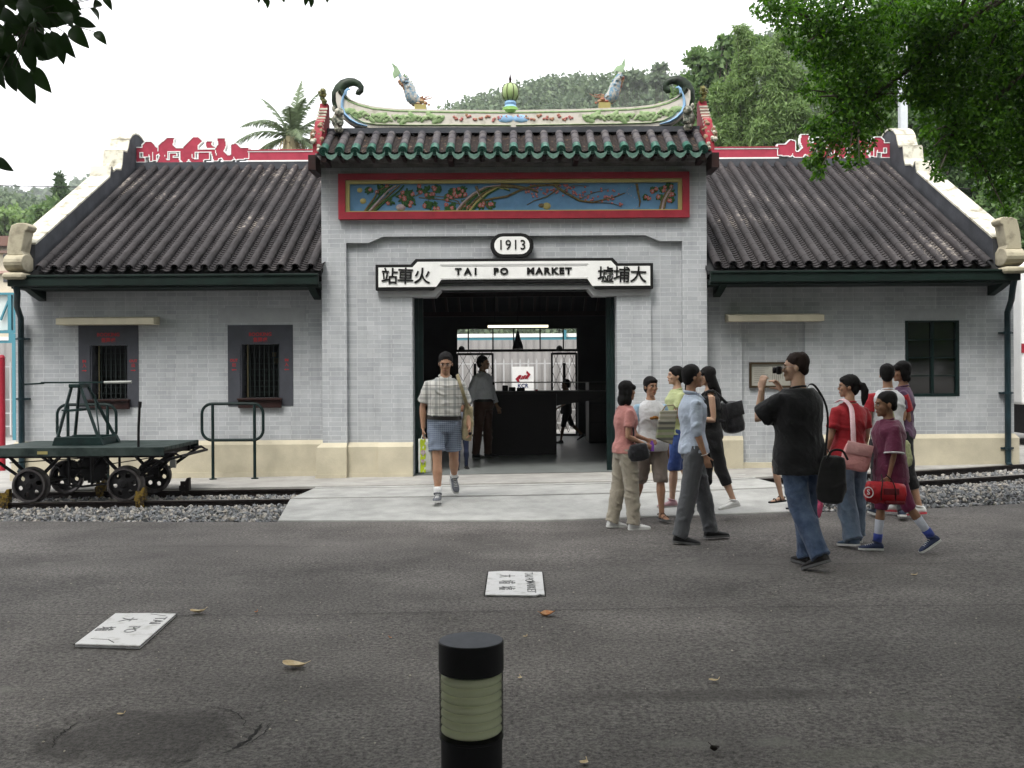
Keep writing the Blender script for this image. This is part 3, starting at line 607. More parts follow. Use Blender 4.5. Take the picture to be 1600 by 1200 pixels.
for s in (1, -1):
    def W(p, y=RY+.015): return Vector((CX+s*p[0], y, p[1]))
    mb.tube([W((x, z-.022)) for x, z in [T0[0]]+T0[1:]], [.035]*4+[.036, .04, .045, .055], 8, flat=3.0, up=(0, 0, 1))
    curl = [R(527.5, 168), R(526.5, 158), R(527.5, 147), R(531.5, 138), R(537, 131.5), R(545, 128), R(553, 128), R(560, 131), R(564, 136), R(563.5, 141), R(560, 144.2), R(556.5, 143)]
    mb.tube([W(p) for p in curl], [.05, .06, .068, .065, .058, .05, .042, .036, .032, .032, .034, .03], 10, flat=1.35, up=(0, 1, 0))
    mb.tube([W(R(528, 146)), W(R(524.5, 143.5)), W(R(523.5, 142))], [.03, .018, .006], 6)
    blue = [R(541, 146), R(538.5, 153), R(536.5, 161), R(536, 170), R(540, 181), R(549, 190), R(560, 196), R(575, 199.5)]
    m2.tube([W(p, RY-.095) for p in blue], [.014, .030, .038, .042, .045, .045, .036, .014], 8, flat=.5, up=(0, 1, 0))
    m2.tube([W(p, RY-.03) for p in (R(548, 141), R(544, 140), R(541, 143), R(540, 150))], [.008, .018, .022, .02], 8, flat=.8)
    gl = [(x, z+.028) for x, z in (R(545, 177), R(556, 188), R(570, 195), R(590, 198), R(640, 199), R(720, 199), R(798, 199.5))]
    m3.tube([W((x, z-.02), RY-.094) for x, z in gl], .020, 6, flat=.35, up=(0, 1, 0))
    m3.tube([W((x, z-.035), RY-.093) for x, z in T0], .012, 6, flat=.4)
    # scrolling vine, x from 545 to 690
    for k in range(26):
        t = k/25; px = 548+142*t; py = 176+11*min(1, t*4)+3.2*math.sin(t*34)
        r = .048+.018*math.sin(t*21+1); c = W(R(px, min(190, py)), RY-.096); m3.ell(c, (r*1.5, .012, r*.7), 8, Matrix.Rotation(s*math.sin(t*30)*.9, 3, 'Y'))
    for k in range(9):
        t = k/8; c0 = R(556+130*t, 181+7*min(1, t*3)); pts = [W((c0[0]+.045*math.cos(a)*(1-a/9), c0[1]+.035*math.sin(a)*(1-a/9)), RY-.099) for a in np.linspace(0, 4.2, 8)]; m3.tube(pts, [.020]*6+[.015, .008], 6)
    # coloured flowers and birds towards the middle
    for k in range(9):
        px = 712+10*k; py = 187+3*math.sin(k*2.3)
        for j in range(4): c = W(R(px+random.uniform(-3, 3), py+random.uniform(-2, 2)), RY-.096); m4.ell(c, (.02, .01, .018), 6)
    m2.ell(W(R(790, 188), RY-.094), (.12, .012, .055), 8)
B(mb, 'ridge_curl', mat('black_green_glaze', (.006, .008, .007), .45, col2=(.022, .040, .020), scale=9), rb, smooth=True); B(m2, 'blue_scroll', M_LBLUE, rb, smooth=True); B(m3, 'vine_scroll', mat('vine_green', (.17, .27, .11), .7, col2=(.32, .40, .22), scale=16), rb, smooth=True); B(m4, 'ridge_flower', mat('faded_pink', (.40, .13, .14), .7, col2=(.30, .20, .10), scale=12), rb, smooth=True)
mb = MB(); mb.box(CX-2.60, CX+2.60, RY-.13, RY+.16, 4.90, 4.975); B(mb, 'ridge_base', M_DKPLAS, rb)
# --- verge ends: red upright with small figures ---
for s in (-1, 1):
    mb = MB(); X0 = CX+s*2.60; X1 = CX+s*2.71
    mb.prism([(13.80, 4.52), (14.50, 4.95), (14.50, 5.34), (14.36, 5.34), (14.22, 5.12), (13.98, 4.98), (13.84, 4.74)], min(X0, X1), max(X0, X1), 'X')
    vg = B(mb, 'verge', M_RED)
    mb = MB(); m2 = MB(); m3 = MB(); random.seed(11)
    for k in range(30):
        t = random.random(); y = 13.79+.22*t; z = 4.62+.30*t+random.uniform(-.08, .08); (mb if k % 3 else m3).ell((X0+s*random.uniform(-.01, .13), y-.02, z), [random.uniform(.018, .04)]*3, 6, jit=.2)
    for k in range(12): m2.ell((X0+s*random.uniform(.02, .10), 14.30+random.uniform(-.05, .05), 5.34+random.uniform(0, .16)), [random.uniform(.03, .05)]*3, 6, jit=.15)
    for k in range(7): m3.box(min(X0, X1)-.008, max(X0, X1)+.008, 13.95+k*.055, 13.97+k*.055, 4.90+k*.055, 4.925+k*.055)
    B(mb, 'verge_figure', mat('figure_clay', (.20, .085, .05), .6, col2=(.32, .27, .18), scale=22), vg, smooth=True); B(m2, 'verge_finial', mat('ochre_glaze', (.22, .18, .05), .5, col2=(.05, .08, .04), scale=14), vg, smooth=True); B(m3, 'verge_trim', M_COPING, vg)
    # grey beast between the verge and the ridge
    mb = MB(); c = Vector((CX+s*2.44, 14.22, 5.06))
    mb.ell(c, (.085, .08, .12), 10, jit=.07); mb.ell(c+Vector((-s*.03, -.06, .10)), (.07, .07, .065), 10, jit=.08); mb.ell(c+Vector((-s*.05, -.10, -.06)), (.05, .05, .045), 8, jit=.1); mb.ell(c+Vector((s*.05, 0, .17)), (.03, .03, .05), 8); mb.ell(c+Vector((-s*.02, -.02, -.13)), (.07, .07, .05), 8, jit=.1)
    B(mb, 'beast_ornament', mat('beast_glaze', (.07, .08, .06), .5, col2=(.42, .40, .33), scale=16, thr=(.45, .6)), rb, smooth=True)
# --- pearl finial ---
mb = MB(); xc, zc = CX-.04, 5.19
mb.lathe([(.11, 0), (.125, .04), (.10, .09)], (xc, RY, zc), 16); pf = B(mb, 'finial', M_GREEN, rb, smooth=True)
mb = MB(); mb.lathe([(.10, .088), (.075, .12), (.085, .15), (.07, .18)], (xc, RY, zc), 16); B(mb, 'finial_neck', M_LBLUE, st, smooth=True)
mb = MB(); rings = []
for i in range(13):
    t = PI*i/12; ring = []
    for j in range(32):
        a = 2*PI*j/32; rr = .118*math.sin(t)**.85*(1+.05*abs(math.cos(a*4))); ring.append((xc+max(rr, .002)*math.cos(a), RY+max(rr, .002)*math.sin(a), zc+.30-.135*math.cos(t)))
    rings.append(ring)
mb.ring_loft(rings); B(mb, 'finial_globe', mat('globe_green', (.24, .34, .12), .45, col2=(.36, .44, .22), scale=6), st, smooth=True)
mb = MB(); mb.lathe([(.02, .42), (.016, .47), (.022, .49), (.008, .54), (.002, .59)], (xc, RY, zc), 10)
for k in (0, 1, 2, 3, 4, 5, 6, 7):
    a = PI/4*k+.39; mb.tube([(xc+(.004+.124*math.sin(t))*math.cos(a), RY+(.004+.124*math.sin(t))*math.sin(a), zc+.30-.14*math.cos(t)) for t in np.linspace(.3, 3.0, 9)], .0045, 5)
B(mb, 'finial_rib', M_BROWN, st)
# --- dragon fish on the ridge ---
def fish(s, pxs):
    P = [U(px, py, RY) for px, py in pxs]
    body = MB(); body.tube(P, [.05, .082, .092, .085, .078, .066, .05, .036, .026], 10, up=(0, 1, 0))
    random.seed(5)
    for i, p in enumerate(P[1:7]):
        for k in range(5): a = random.uniform(0, 2*PI); body.ell(p+Vector((.05*math.cos(a), -.03+.04*math.sin(a), random.uniform(-.03, .03))), (.028, .02, .022), 6, jit=.2)
    f = B(body, 'dragon_fish', mat('fish_blue', (.12, .22, .30), .5, col2=(.40, .38, .34), scale=26, thr=(.42, .58)), rb, smooth=True)
    mane = MB(); fin = MB()
    for i in range(1, 7):
        p, q = P[i], P[i+1]; d = (q-p).normalized(); nrm = Vector((d.z, 0, -d.x))*s
        for k in range(2):
            c = p.lerp(q, k*.5); w_ = .10
            fin.mesh_add([c-d*.03, c+d*.03, c+nrm*-w_+d*.05, c+Vector((0, .03, 0))], [(0, 1, 2), (1, 3, 2), (3, 0, 2)])
            c2 = c+nrm*.06; mane.ell(c2, (.028, .03, .03), 6, jit=.25)
    h = P[0]
    for a, r in (((.02*-s, -.03, .03), .045), ((-.07*s, -.02, .01), .035), ((-.12*s, -.02, -.01), .022), ((-.06*s, -.03, -.05), .03), ((.03*s, -.05, .0), .03), ((-.02*s, -.02, .09), .025), ((.04*s, -.02, .10), .02)): mane.ell(h+Vector(a), (r, r*.9, r*.8), 8, jit=.2)
    for k in range(3): mane.tube([h+Vector((0, -.03, .05)), h+Vector((-s*(.04+.05*k), -.04, .11-.02*k)), h+Vector((-s*(.09+.06*k), -.03, .10+.01*k))], [.012, .008, .003], 5)
    B(mane, 'mane', mat('mane_red', (.26, .07, .05), .5, col2=(.38, .28, .16), scale=22, thr=(.4, .6)), f, smooth=True)
    B(fin, 'fin', mat('fin_green', (.16, .24, .11), .5, var=.3), f)
    tl = MB(); t = P[-1]; d = (P[-1]-P[-2]).normalized(); sd_ = Vector((d.z, 0, -d.x))
    tl.mesh_add([t-sd_*.03+Vector((0, -.015, 0)), t+sd_*.03+Vector((0, -.015, 0)), t+d*.11+sd_*.045, t+d*.22+sd_*.012, t+d*.11-sd_*.012, t+d*.07-sd_*.07, t+d*.0-sd_*.10, t+Vector((0, .02, 0))], [(0, 1, 2, 4), (2, 3, 4), (0, 4, 5), (0, 5, 6), (7, 4, 2, 1), (7, 5, 4), (7, 6, 5)])
    B(tl, 'tail', mat('tail_green', (.26, .36, .22), .5, var=.2), f)
    bs = MB(); bs.box(P[0].x-.08, P[0].x+.08, RY-.08, RY+.08, 5.18, P[0].z-.02); B(bs, 'fish_base', M_YELL, rb)
fish(-1, [(657, 163), (650, 158), (643, 152), (641, 145), (640, 138), (636, 131), (631, 126), (627, 121), (624, 117)])
fish(1, [(944, 160), (951, 155), (957, 149), (959, 142), (961, 135), (964, 128), (966, 122), (968, 117), (969, 113)])
# ================= main roof =================
EY, EZ, TY, TZ = 14.0, 2.985, 18.1, 5.22
L_ = math.hypot(TY-EY, TZ-EZ); sdv = np.array([0, (TY-EY)/L_, (TZ-EZ)/L_]); sup = np.array([0, -sdv[2], sdv[1]])
E0 = np.array([0, EY, EZ])
def roof_wing(xa, xb, x_gate):
    V = []; Fc = []; off = 0; pitch = .2055; n = int(round((xb-xa)/pitch)); xs = [xa+(xb-xa)*(i+.5)/n for i in range(n)]
    g = x_gate
    for i, x in enumerate(xs):
        s0 = 0
        if g[0] < x < g[1]: s0 = 2.3
        rr_ = .056; rings = []; s = s0; wob = random.uniform(-.006, .006)
        first = True; npt = 9
        ang = np.linspace(-.25, PI+.25, npt)
        while s < L_-.05:
            for q, r in ((s, rr_*1.03), (min(s+.215, L_), rr_*.975)):
                c = E0+sdv*q+np.array([x+wob+random.uniform(-.0015, .0015), 0, 0])+sup*.022
                rings.append(c+np.outer(np.cos(ang), [r, 0, 0])+np.outer(np.sin(ang), sup)*r)
            s += .217
        k = len(rings); V.append(np.concatenate(rings))
        for a in range(k-1):
            for j in range(npt-1): b = off+a*npt+j; Fc.append((b+1, b, b+npt, b+npt+1))
        if s0 == 0:   # hollow dark end: small inner ring set back
            c = rings[0].mean(0); inner = c+(rings[0]-c)*.72; in2 = inner+sdv*.10
            V.append(np.concatenate([inner, in2])); o2 = off+k*npt
            for j in range(npt-1): Fc.append((off+j, off+j+1, o2+j+1, o2+j)); Fc.append((o2+j, o2+j+1, o2+npt+j+1, o2+npt+j))
            off += 2*npt
        off += k*npt
        # trough to the right of this barrel
        if i < n-1:
            xc = x+pitch/2; s = s0-.03 if s0 == 0 else s0; tv = []; tf = []; m = 0
            prof = [(-.062, .030), (-.03, .008), (0, 0), (.03, .008), (.062, .030)]
            while s < L_:
                for q, h in ((s, .004), (s, .014), (s+.075, .002)):
                    c = E0+sdv*min(q, L_)+np.array([xc, 0, 0])
                    for a, b in prof: tv.append(c+np.array([a, 0, 0])+sup*(b+h-.026))
                s += .075; m += 3
            V.append(np.array(tv))
            for a in range(m-1):
                for j in range(4): b = off+a*5+j; Fc.append((b, b+1, b+6, b+5))
            off += m*5
    # second, smaller row of tile ends below the first
    for i, x in enumerate(xs):
        if g[0] < x < g[1]: continue
        rings = []
        for q, r in ((.03, .040), (.3, .040)):
            c = E0+sdv*q+np.array([x+.01, 0, 0])-sup*.045; a_ = np.linspace(0, 2*PI, 11)[:-1]; rings.append(c+np.outer(np.cos(a_), [r, 0, 0])+np.outer(np.sin(a_), sup)*r*.8)
        V.append(np.concatenate(rings)); Fc += [(off+j, off+(j+1) % 10, off+10+(j+1) % 10, off+10+j) for j in range(10)]+[tuple(off+j for j in range(9, -1, -1))]; off += 20
    me = bpy.data.meshes.new('roof'); me.from_pydata(np.concatenate(V).tolist(), [], Fc); return me
gate = (CX-GX+.02, CX+GX-.02)
me = roof_wing(-6.56, 6.64, gate); me.transform(Matrix.Translation((-CX, -Y1, -.12)))
ro = link_mesh('roof', me, TILE, st, True); smooth_by_angle(me, 50)
mb = MB()   # roof deck, underside seen through the doorway, and rear slope
def deckbox(x0, x1, y0, z0, y1, z1, t=.05): mb.mesh_add([(x0, y0, z0), (x1, y0, z0), (x1, y1, z1), (x0, y1, z1), (x0, y0, z0-t), (x1, y0, z0-t), (x1, y1, z1-t), (x0, y1, z1-t)], [(0, 1, 2, 3), (7, 6, 5, 4), (0, 4, 5, 1), (1, 5, 6, 2), (2, 6, 7, 3), (3, 7, 4, 0)])
deckbox(-6.6, gate[0], EY+.04, EZ-.055+.0, TY, TZ-.04); deckbox(gate[1], 6.68, EY+.04, EZ-.055, TY, TZ-.04); deckbox(gate[0]+.001, gate[1]-.001, 15.9, EZ-.04+.545*1.9, TY, TZ-.041)
deckbox(-7.0, 7.1, TY+.002, TZ-.04, 22.6, 2.74); B(mb, 'roof_deck', M_DARK, ro)
mb = MB()
for x in np.arange(-2.5, 2.6, .27): mb.mesh_add([(x, 18.3, 4.99), (x+.05, 18.3, 4.99), (x+.05, 22.3, 2.83), (x, 22.3, 2.83), (x, 18.3, 4.89), (x+.05, 18.3, 4.89), (x+.05, 22.3, 2.73), (x, 22.3, 2.73)], [(0, 1, 2, 3), (7, 6, 5, 4), (0, 4, 5, 1), (1, 5, 6, 2), (2, 6, 7, 3), (3, 7, 4, 0)])
B(mb, 'rafter', M_BROWN)
mb = MB()
for z in (2.98, 3.35, 3.8): y = 18.1+(5.22-z)/.551-.1; mb.box(-2.5, 2.6, y-.05, y+.05, z-.22, z-.12)
B(mb, 'purlin', M_BROWN)
# --- gable copings: sloping parapet with stepped, rounded head ---
prof = [(14.16, 3.36), (15.4, 4.03), (16.80, 4.79), (16.86, 4.98), (16.93, 4.90), (17.05, 4.96), (17.28, 5.00), (17.34, 5.12), (17.38, 5.34), (17.55, 5.36), (17.62, 5.46), (17.68, 5.60), (17.80, 5.70), (17.95, 5.76), (18.1, 5.78)]
full = prof+[(36.2-y, z) for y, z in prof[::-1][1:]]
for s in (-1, 1):
    xi, xo = (-6.57, -6.90) if s < 0 else (6.65, 6.98)
    mb = MB(); under = [(y, max(2.9, z-.75)) if False else (y, 0) for y, z in full]
    low = [(14.16, 2.96), (18.1, 5.05), (22.04, 2.96)]
    mb.prism([(y, z) for y, z in full]+[(22.04, 2.90), (18.1, 5.00), (14.16, 2.90)], min(xi, xo)+.012, max(xi, xo)-.012, 'X'); gc = B(mb, 'gable_parapet', M_DKPLAS)
    mb = MB()
    for (a, b), (c, d) in zip(full, full[1:]):
        nrm = Vector((-(d-b), c-a)).normalized()*.028
        vs = []
        for x in (min(xi, xo), max(xi, xo)):
            vs += [(x, a, b+.001), (x, c, d+.001), (x, c+nrm.x, d+nrm.y), (x, a+nrm.x, b+nrm.y)]
        mb.mesh_add(vs, [(0, 1, 2, 3), (7, 6, 5, 4), (0, 4, 5, 1), (2, 6, 7, 3), (1, 5, 6, 2), (3, 7, 4, 0)])
    B(mb, 'parapet_coping', M_COPING, gc)
    # scrolled end ornament on the eave corner: lower roll, upper curled fin
    xc = -6.74 if s < 0 else 6.82
    mb = MB(); mb.cbox((xc, 14.02, 2.90), (.30, .40, .09), bev=.03); B(mb, 'corner_corbel', M_TAN, gc)
    mb = MB(); 
    rr = [(14.02+.20*math.cos(a), 3.085+.125*math.sin(a)) for a in np.linspace(0, 2*PI, 19)[:-1]]
    mb.prism(rr, xc-.13, xc+.13, 'X'); B(mb, 'corner_roll', M_TAN, gc, bevel=.015)
    o_ = [(-.10, 3.20), (.13, 3.20), (.10, 3.26), (.12, 3.36), (.135, 3.46), (.15, 3.53), (.185, 3.555), (.205, 3.60), (.17, 3.64), (.11, 3.645), (.03, 3.64), (-.04, 3.61), (-.065, 3.53), (-.085, 3.42), (-.10, 3.30)]
    sgn = 1 if s < 0 else -1
    mb = MB(); mb.prism([(xc-.01*sgn+sgn*a, b-.02) for a, b in o_][::sgn], 13.90, 14.16); B(mb, 'corner_scroll', M_TAN, gc, bevel=.015)
# --- ridge boards of the wings with red meander ornaments ---
POLY = [[(125,235),(400,235),(400,285),(125,290)],[(125,235),(165,235),(165,425),(125,425)],[(125,375),(230,375),(230,425),(125,425)],[(195,250),(200,200),(240,150),(320,150),(380,225),(390,262),(300,268),(275,350),(215,350),(205,280)],
 [(290,270),(335,270),(335,415),(300,415)],[(345,285),(420,285),(420,310),(385,330),(385,400),(345,400)],
 [(410,200),(530,100),(620,100),(600,190),(640,235),(560,255),(505,300),(490,340),(520,395),(690,400),(690,435),(390,435),(430,340),(410,290)],
 [(500,245),(745,245),(745,285),(535,285),(535,380),(500,380)],[(560,310),(650,310),(650,345),(600,345),(600,375),(680,375),(680,405),(560,400)],[(700,245),(750,245),(750,430),(700,400)],
 [(740,230),(870,92),(940,92),(990,150),(930,200),(935,262),(862,262),(850,370),(900,395),(1000,385),(1000,425),(840,430),(810,380),(780,432),(720,432),(755,390)],
 [(860,262),(1155,262),(1155,295),(895,295),(895,370),(860,370)],[(945,300),(1080,300),(1080,385),(945,405)],[(1100,262),(1160,262),(1175,410),(1140,410)],
 [(1035,170),(1060,150),(1120,150),(1110,195),(1165,240),(1050,240)],
 [(1160,245),(1200,195),(1190,108),(1285,108),(1305,200),(1270,280),(1325,345),(1385,335),(1410,385),(1365,412),(1270,405),(1250,372),(1200,380),(1190,412),(1140,412),(1180,330)],
 [(1365,200),(1430,180),(1490,235),(1600,240),(1600,380),(1480,390),(1430,400),(1400,355),(1350,380),(1375,300)]]
def inpoly(x, y, p):
    c = False; j = len(p)-1
    for i in range(len(p)):
        if (p[i][1] > y) != (p[j][1] > y) and x < (p[j][0]-p[i][0])*(y-p[i][1])/(p[j][1]-p[i][1])+p[i][0]: c = not c
        j = i
    return c
cw = 10.0; nx, ny = int(1480/cw), int(350/cw)
inside = [[any(inpoly(120+(i+.5)*cw, 90+(j+.5)*cw, p) for p in POLY) for j in range(ny+1)] for i in range(nx+1)]
def isin(i, j): return 0 <= i <= nx and 0 <= j <= ny and inside[i][j]
RB0, RB1 = 5.275, 5.49
for s in (-1, 1):
    mr_, mw = MB(), MB()
    def cell(mb, i0, i1, j, y):
        a, b = [(-6.575+(t*cw)/1480*1.97) for t in (i0, i1)]
        z1 = 5.72-(j*cw)/350*.455; z0 = 5.72-((j+1)*cw)/350*.455
        if s > 0: a, b = .09-b, .09-a
        mb.box(a, b, y, 18.10, z0, z1)
    for j in range(ny+1):
        i = 0
        while i <= nx:
            kind = lambda i, j: 2 if isin(i, j) else 1 if any(isin(i+a, j+b) for a in (-1, 0, 1) for b in (-1, 0, 1)) else 0
            kd = kind(i, j)
            if not kd: i += 1; continue
            edge = kd == 1; k = i
            while k <= nx and kind(k, j) == kd: k += 1
            cell(mw if edge else mr_, i, k, j, 17.985 if edge else 17.995); i = k
    xi, xe = (-4.62, CX-2.5) if s < 0 else (CX+2.5, 4.71)
    mr_.box(xi, xe, 17.99, 18.12, RB0+.03, RB1-.04); mr_.box(xi, xe, 17.97, 18.14, RB1-.02, RB1+.0)
    mw.box(xi, xe, 17.98, 18.13, RB1-.042, RB1-.021); mw.box(xi, xe, 17.98, 18.13, RB0+.002, RB0+.029)
    bd = B(mr_, 'ridge_board', mat('ridge_red', (.34, .038, .065), .7, var=.14, scale=5)); B(mw, 'ridge_outline', M_WHITE, bd)
    mb = MB(); mb.box(-6.58 if s < 0 else xi, xe if s < 0 else 6.66, 17.96, 18.24, 5.14, RB0+.0); B(mb, 'ridge_base', M_DKPLAS, bd)
# --- gutters, soffits, downpipes ---
for x0, x1 in ((-6.86, CX-GX-.004), (CX+GX+.004, 6.93)):
    mb = MB(); mb.box(x0, x1, 13.93, 14.02, 2.765, 2.915); mb.box(x0, x1, 13.91, 13.93, 2.885, 2.915); g = B(mb, 'gutter', M_GREENBD, bevel=.006)
    mb = MB(); mb.box(x0+.01, x1-.01, 14.022, Y2-.002, 2.74, 2.80)
    for x in (x0+.2, x1-.12): mb.prism([(14.05, 2.738), (Y2-.003, 2.738), (Y2-.003, 2.60), (14.3, 2.66)], x-.05, x+.05, 'X')
    B(mb, 'soffit', M_GREENBD, g)
for s, x in ((-1, -6.93), (1, 7.02)):
    mb = MB(); y = Y2-.09; xt = x+(.16 if s < 0 else -.14)*0+(.0)
    x_top = -6.78 if s < 0 else 6.88
    xb = -6.93 if s < 0 else 7.0
    mb.tube([(x_top, 14.0, 2.80), (x_top, 14.05, 2.68), (xb+.02*s*-1, 14.3, 2.52), (xb, y, 2.36), (xb, y, .24), (xb+.0, y-.05, .19)], .043, 10)
    for z in (2.05, 1.2, .42): mb.tube([(xb, y, z), (xb, y, z+.035)], .056, 10); mb.box(xb-.09, xb+.09, y+.02, Y2, z+.005, z+.03)
    B(mb, 'downpipe', mat('navy_green_pipe', (.012, .028, .035), .4, var=.3), smooth=True)
# --- awnings ---
for x0, x1, z in ((-6.37, -5.0, 2.31), (3.03, 4.37, 2.30)):
    mb = MB(); mb.mesh_add([(x0, 14.30, z-.055), (x1, 14.30, z-.055), (x1, Y2+.01, z-.055), (x0, Y2+.01, z-.055), (x0, 14.30, z+.035), (x1, 14.30, z+.035), (x1, Y2+.01, z+.065), (x0, Y2+.01, z+.065)], [(3, 2, 1, 0), (4, 5, 6, 7), (0, 1, 5, 4), (2, 3, 7, 6), (3, 0, 4, 7), (1, 2, 6, 5)]); B(mb, 'awning', M_CREAM, bevel=.008)
# --- booking windows ---
M_REDL = mat('sign_red', (.33, .025, .03), .6)
for (px0, px1, pz0, pz1), h, words in (((-6.155, -5.305, 1.095, 2.255), w1, ('IN', '入', '→', 'OUT', '出', '→')), ((-4.035, -3.11, 1.095, 2.247), w2, ('OUT', '出', '←', 'IN', '入', '←'))):
    mb = fill_grid([px0, px1], [pz0, pz1], [h], Y2-.008, Y2+.004); mb.box(h[0]-.0, h[0]+.02, Y2+.0045, Y2+.24, h[2], h[3]); mb.box(h[1]-.02, h[1], Y2+.0045, Y2+.24, h[2], h[3]); wn = B(mb, 'booking_window', M_GREYPAN)
    mb = MB(); mb.box(h[0]-.03, h[1]+.03, Y2-.09, Y2+.2, h[2]-.03, h[2]); mb.box(h[0]-.02, h[1]+.02, Y2-.06, Y2-.008, h[2]-.14, h[2]-.031); B(mb, 'sill', M_BROWN, wn, bevel=.005)
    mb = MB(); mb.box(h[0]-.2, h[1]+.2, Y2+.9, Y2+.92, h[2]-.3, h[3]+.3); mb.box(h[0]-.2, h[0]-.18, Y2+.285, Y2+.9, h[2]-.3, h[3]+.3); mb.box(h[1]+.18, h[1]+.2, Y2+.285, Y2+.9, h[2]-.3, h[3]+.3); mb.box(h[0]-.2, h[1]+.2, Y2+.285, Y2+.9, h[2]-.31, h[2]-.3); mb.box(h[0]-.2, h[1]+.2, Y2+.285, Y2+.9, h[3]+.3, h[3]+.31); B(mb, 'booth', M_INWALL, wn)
    mb = MB(); gy = Y2+.14
    for x in np.arange(h[0]+.10, h[1], .068): mb.box(x-.005, x+.005, gy, gy+.01, h[2], h[3])
    for z in np.arange(h[2]+.08, h[3], .082): mb.box(h[0]+.02, h[1]-.02, gy+.0101, gy+.018, z-.004, z+.004)
    B(mb, 'grille', mat('grille_iron', (.03, .04, .038), .5), wn)
    mb = MB(); mb.tube([(h[0]+.075, gy-.02, h[2]), (h[0]+.075, gy-.02, h[3])], .009, 6); B(mb, 'brass_rod', mat('dull_brass', (.22, .19, .11), .4, metal=.5), wn)
    mb = MB(); random.seed(9)
    for k in range(9 if px0 > -5 else 3): mb.cbox((random.uniform(h[0]+.2, h[1]-.05), Y2+.86, random.choice((h[3]-.13, h[3]-.24, h[3]-.22))), (.05, .02, .075))
    B(mb, 'ticket_card', mat('old_card', (.22, .17, .08), .8, var=.4, scale=9), wn)
    mb = MB(); cx_ = (px0+px1)/2; T = lambda x, z: Matrix.Translation((x, Y2-.0095, z)) @ UPRIGHT
    add_text(mb, 'BOOKING', .068, T(cx_, pz1-.135), .001, .0022, 1.0, 1.05); add_text(mb, '售票處', .068, T(cx_, pz1-.215), .001, .002)
    for k, x in ((0, (px0+h[0])/2), (3, (px1+h[1])/2)):
        add_text(mb, words[k], .052, T(x, 1.745), .001, .0018); add_text(mb, words[k+1], .058, T(x, 1.68), .001, .001)
        sg = 1 if words[k+2] == '→' else -1; mb.prism([(x-sg*.035, 1.607), (x+sg*.01, 1.607), (x+sg*.01, 1.598), (x+sg*.035, 1.612), (x+sg*.01, 1.626), (x+sg*.01, 1.618), (x-sg*.035, 1.618)], Y2-.0105, Y2-.0085)
    B(mb, 'lettering', M_REDL, wn)
# --- casement window on the right wing ---
mb = fill_grid([w3[0]-.012, w3[1]+.012], [w3[2]-.012, w3[3]+.012], [(w3[0]+.03, (w3[0]+w3[1])/2-.015, w3[2]+.03+k*.2575, w3[2]+.015+(k+1)*.2575) for k in range(4)]+[((w3[0]+w3[1])/2+.02, w3[1]-.04, w3[2]+.03+k*.2575, w3[2]+.015+(k+1)*.2575) for k in range(4)], Y2-.004, Y2+.05)
cw_ = B(mb, 'casement_window', M_DKGREEN)
mb = MB(); mb.box(w3[0]+.005, w3[1]-.005, Y2+.034, Y2+.040, w3[2]+.005, w3[3]-.005); B(mb, 'pane', M_DGLASS, cw_)
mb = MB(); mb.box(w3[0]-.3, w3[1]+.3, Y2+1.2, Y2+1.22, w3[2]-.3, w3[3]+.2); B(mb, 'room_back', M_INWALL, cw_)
# --- framed notice in the bricked-up niche ---
mb = fill_grid([3.38, 4.0], [1.31, 1.675], [(3.41, 3.97, 1.34, 1.645)], Y2+.020, Y2+.060); nt_ = B(mb, 'notice_frame', mat('frame_brown', (.045, .03, .015), .5))
mb = MB(); mb.box(3.408, 3.972, Y2+.045, Y2+.059, 1.338, 1.647); B(mb, 'notice_panel', mat('notice_metal', (.36, .35, .31), .45, var=.08, scale=5), nt_)
mb = MB(); random.seed(2)
for k in range(9): mb.box(3.45, 3.45+random.uniform(.15, .21), Y2+.0425, Y2+.0448, 1.61-k*.028-.0035, 1.61-k*.028)
for k in range(9): mb.box(3.94-k*.028-.004, 3.94-k*.028, Y2+.0425, Y2+.0448, 1.625-random.uniform(.15, .24), 1.615)
B(mb, 'notice_text', mat('faded_ink', (.12, .11, .095), .7), nt_)
# faint plaster tablet lines above the second booking window and casement
for x0, x1, z0, z1 in ((-4.17, -2.93, 2.28, 2.49), (5.45, 6.45, 2.27, 2.42)):
    mb = MB(); mb.box(x0, x1, Y2-.004, Y2+.003, z0, z1); B(mb, 'plaster_tablet', mat('painted_plaster', (.36, .37, .385), .8, var=.07, scale=6))
# ================= inside the hall =================
mb = MB(); a_, b_ = CX-2.37, CX+2.37; mb.mesh_add([(a_, Y1+.11, plat(a_)+.006), (b_, Y1+.11, plat(b_)+.006), (b_, YB+.5, plat(b_)+.006), (a_, YB+.5, plat(a_)+.006)], [(0, 1, 2, 3)]); B(mb, 'hall_floor', M_FLOOR)
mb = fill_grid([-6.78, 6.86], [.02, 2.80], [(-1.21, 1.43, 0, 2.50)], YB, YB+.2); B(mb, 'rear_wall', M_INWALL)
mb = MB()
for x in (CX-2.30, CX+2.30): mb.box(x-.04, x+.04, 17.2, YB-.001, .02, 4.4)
B(mb, 'hall_wall', M_INWALL)
